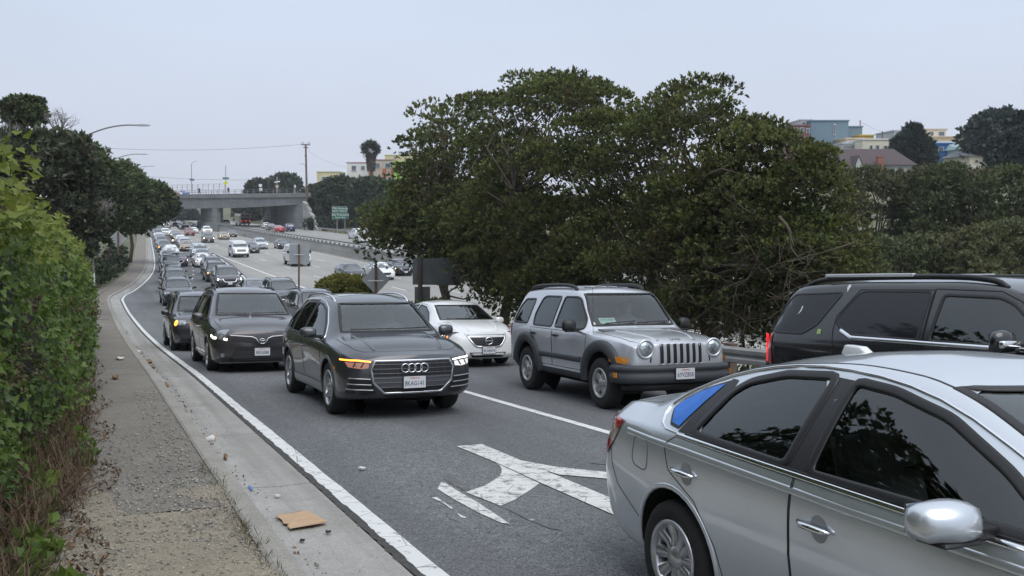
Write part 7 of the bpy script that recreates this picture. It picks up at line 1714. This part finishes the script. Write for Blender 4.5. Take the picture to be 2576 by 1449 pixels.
def near_cars():
    c = audi(); NEAR['audi'] = c.root; pose(c, 'crossover_car', 'dark grey crossover at the front of the left lane with an amber turn signal lit', 'car', 14.15, 3.88, 2.82)
    c = jeep(); NEAR['jeep'] = c.root; pose(c, 'off_road_car', 'boxy silver off-road car with black fender flares and round headlights', 'car', 12.95, 7.62, 2.65, turn=math.radians(-1.8))
    c = sienna(); NEAR['sienna'] = c.root; pose(c, 'minivan', 'dark grey brown minivan right behind the grey crossover', 'minivan', 21.95, 3.15, 3.03, 1.7)
    c = altima(); NEAR['altima'] = c.root; pose(c, 'sedan', 'white sedan between the grey crossover and the silver off-road car', 'car', 21.2, 7.9, 2.78)
    c = escalade(); NEAR['escalade'] = c.root; pose(c, 'sport_utility_vehicle', 'big black sport utility vehicle with a lit red tail lamp at the right edge', 'car', 6.95, 8.95, 2.95, 1.72, math.radians(2))
    c = sentra(); NEAR['sentra'] = c.root; pose(c, 'sedan', 'silver sedan in the foreground with a blue taped quarter window', 'car', 2.76, 3.66, 2.70, 1.53, math.radians(-1.5))
    c = crossover(2, P_CHAR, 'plain', lamp=(L_A, L_A)); pose(c, 'crossover_car', 'charcoal crossover with an orange blinker half hidden behind the minivan', 'car', 29.6, 2.95, 2.62)
near_cars()
# ------------------------------------------------------------------ traffic further down the road
def van(lod=1, pnt=None):
    sp = dict(x=(-2.7, 2.55), paint=pnt or P_WHITE,
      top=[(-2.7, 1.3), (-2.65, 1.8), (-2.52, 2.02), (-2.2, 2.08), (0, 2.1), (.9, 2.06), (1.15, 1.97), (1.65, 1.47), (1.9, 1.27), (2.05, 1.24), (2.45, 1.15), (2.55, 1.05)],
      edge=[(-2.7, .86, 1.25), (-2.65, .82, 1.72), (-2.52, .78, 1.93), (-2.2, .77, 2.0), (0, .78, 2.02), (.9, .78, 1.98), (1.15, .79, 1.89), (1.65, .86, 1.40), (1.9, .90, 1.22), (2.05, .90, 1.19), (2.45, .86, 1.10), (2.55, .82, 1.02)],
      sh=[(-2.7, .93, 1.22), (-2.5, .99, 1.25), (1.2, 1.0, 1.24), (1.9, .98, 1.18), (2.55, .90, .98)], mid=[(-2.7, .95, .85), (-2.5, 1.0, .85), (1.9, 1.0, .85), (2.55, .93, .78)], roc=[(-2.7, .92, .5), (0, .97, .45), (2.55, .90, .5)], bot=[(-2.7, .44), (-2, .36), (2, .36), (2.55, .42)],
      fp=[(.3, -.02), (.6, .04), (1.0, .02), (1.2, -.02)], rp=[(.3, 0), (.6, .03), (1.2, .0)], fb=.04, rb=.03, fd=.3, rd=.3, gb=.01, arch=[(1.75, .38, .44), (-1.75, .38, .44)])
    c = Car(sp, lod)
    c.windows([(.84, 1.33), (.74, 1.90)], [(.7, 1.25), (.66, 1.85)], [dict(p=[(1.55, 1.28), (1.05, 1.80), (.45, 1.80), (.45, 1.28)], r=.8), dict(p=[(.25, 1.30), (.25, 1.80), (-1.0, 1.80), (-1.0, 1.30)], r=.8), dict(p=[(-1.15, 1.30), (-1.15, 1.80), (-2.4, 1.78), (-2.4, 1.30)], r=.8)])
    c.body(); c.wheels(.38, .24, .215, 'steel', 1.72); c.underside(.24, .5)
    g = c.panel('grille', half([(.48, .78), (.48, 1.0)]), 'front', BLK, .006, .1)[0]
    for z in (.82, .89, .96): c.ribbon('grille_bar', [(-.48, z), (.48, z)], 'front', .03, SAT, .008, .010, False, .15, 0, g)
    for sg in (-1, 1):
        h = c.panel('headlight', [(sg*.50, .78), (sg*.82, .78), (sg*.82, 1.0), (sg*.50, 1.0)], 'front', LENS, .006, .1)[0]; l, nn = c.pr('front', sg*.66, .89)
        V = [(l.x+.05, sg*.66, .89)]+[(l.x+.014, sg*.66+.09*math.cos(q), .89+.09*math.sin(q)) for q in np.linspace(0, 2*math.pi, 13)[:-1]]; MB().add(V, [(0, i+1, (i+1) % 12+1) for i in range(12)]).build('lamp', L_W, h, smooth=True)
    bumper(c, 'front_bumper', [(2.60, 0), (2.60, .6), (2.52, .9), (2.3, .97)], [(0, .46), (.08, .46), (.09, .64), (0, .66)], CHR)
    c.plate(2.71, .55); c.mirror(1.25, 1.38, 1.05, (.12, .22, .28), BLK); c.root.name = 'van'; return c
def dup(root, paint_from, paint_to, lamp=None, name=None):
    "a copy of a vehicle with its parts; the paint and lamps are its own"
    def cp(o, par):
        c = o.copy(); COL.objects.link(c); c.parent = par
        if c.type == 'MESH':
            for sl in c.material_slots:
                if sl.material == paint_from: sl.link = 'OBJECT'; sl.material = paint_to
                elif sl.material == L_W and lamp != 'on': sl.link = 'OBJECT'; sl.material = lamp or REFL
        for ch in o.children: cp(ch, c)
        return c
    return cp(root, None)
PC = {'black': P_BLACK, 'charcoal': P_CHAR, 'grey': P_GREY, 'silver': P_SILVER, 'white': P_WHITE, 'brown': P_BROWN, 'tan': paint('tan paint', (.34, .27, .20)), 'red': paint('red paint', (.22, .012, .014), .2), 'blue': paint('navy paint', (.02, .035, .12), .3), 'bluegrey': paint('blue grey paint', (.16, .19, .24)), 'brightred': paint('bright red paint', (.45, .02, .03), .2), 'brightblue': paint('bright blue paint', (.03, .06, .38), .2), 'purple': paint('plum paint', (.07, .045, .075)), 'rust': paint('rust paint', (.25, .10, .07), .2), 'midgrey': paint('mid grey paint', (.17, .175, .185))}
PROTO = {}
def proto(kind):
    if kind not in PROTO:
        PROTO[kind] = {'sedan1': lambda: altima(1, P_WHITE, False), 'sedan0': lambda: altima(0, P_WHITE, False), 'suv1': lambda: crossover(1, P_WHITE, 'bars', lamp=(L_W, L_W)), 'suvv': lambda: crossover(1, P_WHITE, 'vee', 1.10, 1.05, 1.05, lamp=(L_W, L_W)), 'suv0': lambda: crossover(0, P_WHITE, 'bars', lamp=(L_W, L_W)), 'mini1': lambda: sienna(1, P_WHITE, False), 'van': lambda: van(1, P_WHITE)}[kind](); PROTO[kind]._used = False
    return PROTO[kind]
def car(kind, color, label, s, t, lamp='on', mode='ramp', away=False, group='cars in the queue on the ramp', turn=0., scale=None):
    p = proto(kind); nm = {'sedan1': 'sedan', 'sedan0': 'sedan', 'suv1': 'crossover_car', 'suvv': 'sport_utility_vehicle', 'suv0': 'crossover_car', 'mini1': 'minivan', 'van': 'van'}[kind]
    r = dup(p.root, P_WHITE, PC[color], lamp); r.name = nm; tag(r, label, 'van' if kind == 'van' else 'minivan' if kind == 'mini1' else 'car', group); on_wheels(r, s, t, 2.7, 1.55, turn+(math.pi if away else 0), mode)
    if scale: r.matrix_world = r.matrix_world@Matrix.Diagonal((*scale, 1))
    return r
Q1 = 'cars in the left queue lane'; Q2 = 'cars in the right queue lane'; Q3 = 'oncoming cars on the freeway'; Q4 = 'cars driving away on the far carriageway'
car('sedan1', 'silver', 'silver sedan half hidden behind the roof of the grey crossover', 29.8, 8.3, None, group=Q2)
car('suv1', 'grey', 'dark grey car between the minivan and the yellow green bush', 38.0, 8.3, None, group=Q2)
car('suvv', 'grey', 'dark grey sport utility vehicle with pale roof rails ahead of the bright headlamps', 55.5, 10.2, None, group=Q2)
car('sedan1', 'midgrey', 'mid grey car partly hidden left of the sport utility vehicle with roof rails', 62.5, 9.75, None, group=Q2)
car('suvv', 'brown', 'dark brown sport utility vehicle with bright headlamps and a chrome vee grille', 75.2, 9.65, 'on', group=Q2)
car('suv1', 'charcoal', 'dark crossover with an orange turn signal behind the bright headlamps', 84.0, 9.9, L_A, group=Q2)
car('suv1', 'grey', 'dark grey crossover tucked behind the one with the orange signal', 92.0, 10.6, None, group=Q2)
car('sedan1', 'white', 'white compact sedan in the middle of the queue with one warm headlamp', 104.0, 11.0, L_Y, group=Q2)
car('mini1', 'silver', 'silver minivan beside the start of the white gore lines', 122.5, 12.6, None, group=Q2)
car('sedan1', 'tan', 'tan sedan with warm headlamps behind the silver minivan', 141, 12.7, L_Y, group=Q2)
car('sedan0', 'bluegrey', 'blue grey sedan with bright white headlamps behind the tan sedan', 160, 14.0, 'on', group=Q2)
car('suv1', 'black', 'black car with a dark side window directly behind the charcoal crossover', 61.5, 4.9, None, group=Q1)
car('suvv', 'charcoal', 'charcoal sport utility vehicle third behind the minivan in the left lane', 73.0, 5.7, None, group=Q1)
car('sedan1', 'black', 'black sedan with a pale roof edge in the left queue lane', 83.5, 6.4, None, group=Q1)
car('suv1', 'black', 'black crossover in the middle of the left queue lane', 97.0, 7.2, None, group=Q1)
car('sedan1', 'purple', 'plum coloured sedan with one bright headlamp in the left queue lane', 106.5, 8.7, L_W if False else 'on', group=Q1)
car('sedan1', 'white', 'white sedan with both headlamps bright in the left queue lane', 119, 8.8, 'on', group=Q1)
car('sedan0', 'white', 'second white sedan close behind the bright white one', 127, 9.6, 'on', group=Q1)
car('suv0', 'charcoal', 'dark car with an amber light behind the white sedans in the left lane', 138, 9.6, L_A, group=Q1)
car('sedan0', 'grey', 'grey sedan roof in the left lane behind the amber light', 147, 10.0, None, group=Q1)
car('suv0', 'charcoal', 'dark car roof further back in the left lane under the trees', 156, 10.5, None, group=Q1)
car('sedan0', 'silver', 'silver sedan with lit headlamps far back in the left lane', 186, 12.1, 'on', group=Q1)
car('suv0', 'black', 'small dark car with warm lamps at the far end under the trees', 200, 12.8, L_Y, group=Q1)
car('sedan0', 'bluegrey', 'grey sedan with warm lamps far back between the lanes', 199, 15.9, L_Y, group=Q2)
car('sedan0', 'white', 'pale sedan with warm lamps left of the red car', 221, 15.8, L_Y, group=Q2)
car('suv0', 'black', 'black car with amber lamps far back left of the red car', 236, 15.6, L_A, group=Q2)
car('suv0', 'midgrey', 'mid grey car far back in the second queue lane', 178, 14.6, L_Y, group=Q2)
car('sedan0', 'charcoal', 'dark sedan squeezed behind the white compact sedan in the queue', 112.5, 11.9, L_Y, group=Q2)
car('suv0', 'silver', 'silver crossover just behind the tan sedan in the queue', 150, 13.3, 'on', group=Q2)
car('sedan0', 'white', 'white sedan with warm lamps behind the blue grey sedan', 169, 14.4, L_Y, group=Q2)
car('sedan0', 'red', 'dark red sedan in the left queue lane under the trees', 165, 11.0, L_Y, group=Q1)
car('sedan0', 'midgrey', 'mid grey sedan in the left lane near the far end of the trees', 175.5, 11.5, 'on', group=Q1)
car('suv0', 'white', 'white crossover with warm lamps far back in the second lane', 210, 14.9, L_Y, group=Q2)
car('sedan0', 'black', 'black sedan roof in the left lane between the plum and white sedans', 112, 8.2, None, group=Q1)
FW = dict(mode='fw', group=Q3)
car('van', 'white', 'white passenger van with warm headlamps on the freeway', 122, 17.3, L_Y, **FW)
car('sedan0', 'grey', 'dark grey sedan partly behind the white passenger van', 132, 20.4, None, **FW)
car('suv1', 'silver', 'silver crossover with bright lamps on the freeway beside the median', 142.5, 23.3, 'on', **FW)
car('sedan1', 'charcoal', 'charcoal sedan with bright lamps close to the median wall', 142.5, 26.6, 'on', **FW)
car('van', 'white', 'white boxy van hidden behind the square sign', 102, 20.6, L_Y, scale=(1.05, 1.02, 1.1), **FW)
car('sedan1', 'black', 'black sedan on the freeway above the yellow green bush', 80, 20.7, None, **FW)
car('sedan1', 'white', 'white sedan on the freeway behind the diamond sign', 80.5, 23.5, L_Y, **FW)
car('sedan1', 'black', 'black sedan on the freeway left of the dark sign board', 84.5, 26.5, L_Y, **FW)
car('suv0', 'charcoal', 'dark estate car with warm lamps in the middle of the freeway', 170.5, 19.0, L_Y, **FW)
car('sedan0', 'tan', 'tan sedan with warm lamps near the overpass pier', 185.5, 23.6, L_Y, **FW)
car('sedan0', 'charcoal', 'dark sedan with warm lamps right at the median wall near the pier', 199, 26.9, L_Y, **FW)
car('suv0', 'red', 'dark red crossover on the freeway left of the pier', 210.5, 19.8, None, **FW)
car('suv0', 'white', 'white tall vehicle with warm lamps in front of the pier', 220, 24.4, L_Y, scale=(1.1, 1.05, 1.12), **FW)
car('sedan0', 'white', 'white sedan between the red crossover and the white tall vehicle', 228, 22.4, None, **FW)
car('sedan0', 'tan', 'gold sedan with warm lamps left of the red crossover', 231, 18.4, L_Y, **FW)
car('suv0', 'black', 'black crossover far back left of the pier', 283, 22.8, None, **FW)
car('suv0', 'charcoal', 'charcoal crossover far back just left of the pier', 284, 25.6, None, **FW)
car('sedan0', 'blue', 'navy sedan far back against the pier', 276, 27.4, None, **FW)
for k, (px, py, lm, cl) in enumerate(((408, 560, L_Y, 'white'), (424, 559, 'on', 'white'), (416, 567, L_Y, 'charcoal'), (436, 570, L_A, 'grey'), (404, 570, 'on', 'silver'), (450, 566, None, 'black'))):
    x, y, z = on_ground(px, py, 'fw'); s_, t_ = to_st(x, y); car('sedan0', cl, ['white car at the far end of the queue under the overpass, leftmost', 'second white car at the far end under the overpass', 'dark car with warm lamps at the far end of the queue', 'grey car with amber lamps at the far end of the queue', 'silver car with white lamps at the far left end', 'black car at the far end right of the amber lamps'][k], s_, t_, lm, **FW)
NBK = dict(mode='nb', away=True, group=Q4)
car('suvv', 'white', 'white tall car driving away beside the big tree', 146.5, 39.2, None, **NBK)
car('sedan1', 'white', 'white sedan driving away in front of the taller white car', 132, 36.0, None, **NBK)
car('suv0', 'charcoal', 'dark car driving away half hidden by the big tree', 147, 41.6, None, **NBK)
car('suv0', 'blue', 'navy blue car driving away below the abutment', 194.5, 37.8, None, **NBK)
car('sedan0', 'brightred', 'bright red sedan driving away on the far carriageway', 188, 34.4, None, **NBK)
car('sedan0', 'midgrey', 'grey sedan driving away ahead of the red one', 206, 36.2, None, **NBK)
car('sedan0', 'white', 'white sedan driving away under the overpass', 222, 37.8, None, **NBK)
car('suv0', 'black', 'black car driving away beside the white one under the overpass', 238, 40.4, None, **NBK)
car('suv0', 'silver', 'silver car driving away left of the bus', 262, 34.0, None, **NBK)
car('sedan0', 'charcoal', 'dark sedan driving away beyond the bus', 276, 33.6, None, **NBK)
car('sedan0', 'white', 'white car on the far carriageway seen left of the pier', 400, 38.5, None, **NBK)
car('sedan1', 'bluegrey', 'pale car on the freeway glimpsed through the twigs below the big tree', 34, 22.0, None, **FW)
for p in PROTO.values():                                       # the patterns themselves are not part of the place
    def rm(o):
        for ch in list(o.children): rm(ch)
        bpy.data.objects.remove(o)
    rm(p.root)
# bus under the overpass
def bus():
    o = tag(empty('city_bus', (0, 0, 0)), 'red and grey city bus driving away under the overpass', 'bus'); BRD = paint('bus red', (.30, .03, .035), .1); BG_ = paint('bus grey', (.34, .34, .36), .1)
    MB().box((0, 0, 1.55), (11.5, 2.55, 2.3)).build('body', BG_, o, bevel=.12, smooth=False); MB().box((0, 0, 2.78), (11.4, 2.5, .5)).build('roof', BRD, o, bevel=.15)
    MB().box((-5.76, 0, 1.25), (.05, 2.4, 1.5)).build('rear_panel', mat('bus rear', (.05, .05, .055), .5), o); MB().box((-5.77, 0, 2.45), (.05, 2.1, .7)).build('rear_window', GLF, o)
    for sg in (-1, 1):
        MB().box((-5.79, sg*1.05, 1.2), (.05, .2, .25)).build('tail_light', L_R, o); MB().box((0, sg*1.28, 2.1), (10.6, .04, .9)).build('side_window', GLF, o)
        for x in (-3.2, 3.4): w = link('wheel', tyre_mesh(.5, .3, .3, 0), o); w.location = (x, sg*1.12, .5)
    MB().box((-5.79, 0, 1.2), (.05, .2, .25)).build('tail_light', L_R, o)
    on_wheels(o, 262, 38.4, 6, 2.2, math.pi, 'nb')
bus()
# cars crossing the overpass
def deck_car(px, color, label, kind='sedan1'):
    Y = 262; p = at(px, 480, Y); r = dup(DECK.root, P_WHITE, PC[color], None); r.name = 'sedan'; tag(r, label, 'car', 'cars crossing the overpass'); r.location = (p.x, Y, 9.16); r.rotation_euler = (0, 0, math.atan2(BD.y, BD.x)+math.pi)
DECK = altima(0, P_WHITE, False)
deck_car(459, 'brightblue', 'bright blue car crossing the overpass'); deck_car(441, 'rust', 'rust red car crossing the overpass left of the blue one'); deck_car(449, 'silver', 'silver car crossing the overpass in front of the blue one')
def rm(o):
    for ch in list(o.children): rm(ch)
    bpy.data.objects.remove(o)
rm(DECK.root)
# --- people
SKIN = mat('skin', (.42, .25, .18), .6); HAIR = mat('dark hair', (.025, .018, .014), .8); GHAIR = mat('grey hair', (.22, .21, .20), .8)
def person(kind, label, M, cloth, legs, hair=HAIR):
    me = PPL[kind].copy(); me.name = 'person'; me.materials.clear()
    for m in (cloth, SKIN, hair, legs): me.materials.append(m)
    for p in me.polygons:
        x, y, z = p.center
        if kind == 'seated': k = 2 if (z > .76 or (z > .60 and x < -.075)) else 1 if z > .565 or (x > .31 and z > .2) else 3 if z < .05 else 0
        else: k = 2 if (z > 1.70 or (z > 1.56 and x < -.01)) else 1 if z > 1.51 or (z < .88 and abs(y) > .2) else 3 if z < .95 else 0
        p.material_index = k
    o = link('person', me); o.matrix_world = M; tag(o, label, 'person', None)
    if kind == 'seated':                                       # nose, ears
        mb = MB(); mb.add([(.035, -.014, .645), (.035, .014, .645), (.062, 0, .64), (.036, 0, .69)], [(0, 1, 2), (0, 2, 3), (1, 3, 2)]); mb.build('nose', SKIN, o)
        for sg in (-1, 1): MB().box((-.05, sg*.09, .66), (.03, .014, .05)).build('ear', SKIN, o, bevel=.004)
    return o
CL = {k: mat('cloth '+k, v, .9) for k, v in dict(white=(.55, .56, .58), grey=(.18, .18, .19), black=(.02, .02, .022), blue=(.05, .08, .16), red=(.25, .04, .04), denim=(.05, .07, .12)).items()}
def driver(root, x, y, z, label, cl, hair=HAIR): person('seated', label, root.matrix_world@Matrix.Translation((x, y, z)), CL[cl], CL['denim'], hair)
for (rt, x, y, z, lb, cl, h) in ((NEAR['audi'], .10, .37, .66, 'driver in a white top with a hand on the wheel in the grey crossover', 'white', HAIR), (NEAR['jeep'], -.06, .38, .76, 'driver behind the windshield of the silver off-road car', 'grey', GHAIR), (NEAR['sentra'], -.06, .36, .50, 'driver seen in profile through the side glass of the silver foreground sedan', 'black', GHAIR), (NEAR['escalade'], .12, .42, .86, 'driver of the black sport utility vehicle at the right edge', 'red', HAIR), (NEAR['sienna'], .36, .42, .76, 'driver of the dark minivan', 'blue', HAIR), (NEAR['altima'], .02, .37, .55, 'driver of the white sedan', 'black', HAIR)):
    driver(rt, x, y, z, lb, cl, h)
for (px, Y, lb, cl) in ((577, 243, 'person in dark clothes walking on the overpass near the street sign pole', 'black'), (938/1.367, 236, 'x', 'black')):
    if lb == 'x': px, lb = 683-56, 'person in dark clothes walking on the overpass left of the white sign post'
    if px == 577: px = 535
    p = at(px, 486, Y); b_ = (Vector((p.x, p.y))-BA); a_ = b_.dot(BD); q = bp(a_, 2.0, 9.16); person('standing', lb, Matrix.Translation(q)@Matrix.Rotation(math.atan2(BD.y, BD.x), 4, 'Z')@Matrix.Scale(1.08, 4), CL[cl], CL['black'])
# motorcyclist in the queue
mo = tag(empty('motorcycle', (0, 0, 0)), 'motorcycle with one lit lamp filtering between the queue lanes', 'motorcycle')
for x in (.72, -.72): w = link('wheel', tyre_mesh(.32, .14, .22, 0), mo); w.location = (x, 0, .32)
MB().prism([(-.75, .72), (-.2, .70), (.1, .82), (.45, .86), (.62, 1.02), (.50, 1.12), (.2, 1.02), (-.3, .86), (-.8, .92)], 'y', -.14, .14).build('tank_and_seat', P_BLACK, mo, bevel=.03); MB().box((0, 0, .48), (.6, .3, .38)).build('engine', CLAD, mo, bevel=.03)
MB().tube([(.72, 0, .32), (.52, 0, 1.02)], .05, 6).build('fork', SAT, mo); MB().tube([(.38, -.36, 1.08), (.5, 0, 1.06), (.38, .36, 1.08)], .018, 6).build('handlebar', BLK, mo); MB().tube([(.66, 0, .92), (.73, 0, .92)], .085, 10).build('headlamp', L_Y, mo)
on_wheels(mo, 158.5, 12.3, 1.44, .3)
person('seated', 'motorcyclist in black riding between the queue lanes', mo.matrix_world@Matrix.Translation((-.18, 0, .92)), CL['black'], CL['black'], BLK)
# ------------------------------------------------------------------ litter on the gutter, kerb and path
def Z7(x, y): return ((x*.62112)/1.36646, (1100+y*.62112)/1.36646)
def flat_piece(name, label, cat, P, h, m, th=.004, curl=.0, seed=0, group='litter along the kerb'):
    r = np.random.default_rng(seed); Q = [on_ground(*Z7(*p)) for p in P]; c = np.mean(np.array(Q), 0); n = len(Q); V = []
    for k in (0, 1):
        for q in Q: V.append((q[0], q[1], q[2]+h+k*th+curl*r.random()))
    o = MB().add([tuple(np.array(v)-c) for v in V], [tuple(range(n))[::-1], tuple(range(n, 2*n))]+[(i, (i+1) % n, (i+1) % n+n, i+n) for i in range(n)]).build(name, m); o.location = c; return tag(o, label, cat, group)
CARD = mat('corrugated cardboard', (.47, .32, .20), .85, var=.10, vscale=6); PAPER = mat('litter paper', (.62, .62, .60), .8, var=.1); BRN = mat('brown paper', (.20, .12, .06), .9, var=.3, vscale=9)
flat_piece('cardboard_sheet', 'torn flat piece of brown cardboard lying on the gutter', 'cardboard', [(1525, 1105), (1700, 1075), (1812, 1138), (1605, 1180), (1590, 1160), (1603, 1152), (1570, 1150), (1560, 1128)], .022, CARD, .006, .012, 1, None)
def cup(px, py, label, col, h=.10, seed=0):
    x, y, z = on_ground(*Z7(px, py)); o = tag(empty('paper_cup', (x, y, z)), label, 'cup', 'litter along the kerb'); V = []; F = []; n = 14
    for (a, r_) in ((0, .027), (h, .040)): V += [(a-.05, r_*math.cos(2*math.pi*k/n), .042+r_*math.sin(2*math.pi*k/n)) for k in range(n)]
    F = [(k, (k+1) % n, (k+1) % n+n, k+n) for k in range(n)]+[tuple(range(n))[::-1]]; MB().add(V, F).build('cup_wall', PAPER, o, smooth=True); MB().tube([(h-.052, 0, .042), (h-.046, 0, .042)], .043, 14).build('cup_lid', mat(col[0], col[1], .6), o); o.rotation_euler = (0, 0, .9+seed); return o
cup(1160, 678, 'small crushed cup with an orange end lying on the kerb edge', ('orange paper', (.55, .24, .10)))
flat_piece('litter_scrap', 'small blue plastic scrap in the gutter near the cardboard', 'litter', [(1372, 935), (1384, 932), (1400, 955), (1390, 960)], .02, mat('blue plastic', (.05, .15, .45), .4), .006, .01, 77)
for i, (px, py, w, hh, m, lab) in enumerate(((820, 240, 50, 26, BRN, 'crumpled brown paper bag on the gutter beside the minivan'), (663, 240, 50, 10, PAPER, 'white paper strip on the path'), (765, 176, 34, 12, PAPER, 'white and orange wrapper on the kerb far up the path'), (1535, 988, 36, 8, PAPER, 'small white scrap on the gutter above the cardboard'), (1250, 782, 24, 22, BRN, 'curled brown leaf on the kerb'), (1815, 1190, 34, 12, mat('tar', (.03, .03, .03), .8), 'dark tar spot on the gutter right of the cardboard'), (1672, 1240, 30, 12, mat('tar', (.03, .03, .03), .8), 'dark scrap on the gutter below the cardboard'), (410, 455, 70, 34, PAPER, 'crumpled white paper in the weeds under the hedge'), (388, 345, 66, 22, PAPER, 'torn white plastic bag in the weeds further up the hedge'), (398, 250, 34, 38, PAPER, 'white crumpled bag among the dry stems'), (640, 352, 40, 14, BRN, 'flattened brown cup at the edge of the weeds'), (845, 268, 40, 10, BRN, 'brown paper scrap next to the paper bag'), (925, 372, 26, 16, BRN, 'brown leaf scrap in the gutter'), (2005, 833, 44, 8, PAPER, 'white scrap on the ramp left of the turn arrow'), (1210, 1118, 20, 16, mat('tar', (.03, .03, .03), .8), 'black lump on the sandy verge'), (30, 1370, 60, 50, mat('rust leaf', (.26, .12, .06), .9), 'curled rusty leaf in the lower left corner'))):
    r = np.random.default_rng(200+i); k = 7
    P = [(px+w/2*math.cos(a)*r.uniform(.7, 1.1), py+hh/2*math.sin(a)*r.uniform(.7, 1.1)) for a in np.linspace(0, 2*math.pi, k+1)[:-1]][::-1]
    flat_piece('litter_scrap', lab, 'litter', P, .10 if px < 700 else .018, m, .01, .05 if px < 700 or m is BRN else .008, i)
# ================================================================== hazy air
hz = MB().box((0, 400, 9), (9000, 9000, 38)).build('haze', None); hz.data.materials.clear()
hm = bpy.data.materials.new('haze'); hm.use_nodes = True; hn = hm.node_tree; hn.nodes.clear(); ho = hn.nodes.new('ShaderNodeOutputMaterial'); pv_ = hn.nodes.new('ShaderNodeVolumePrincipled')
pv_.inputs['Color'].default_value = (.90, .94, 1.0, 1); pv_.inputs['Density'].default_value = .0003; pv_.inputs['Anisotropy'].default_value = .2; hn.links.new(pv_.outputs[0], ho.inputs['Volume']); hz.data.materials.append(hm); hz['kind'] = 'stuff'
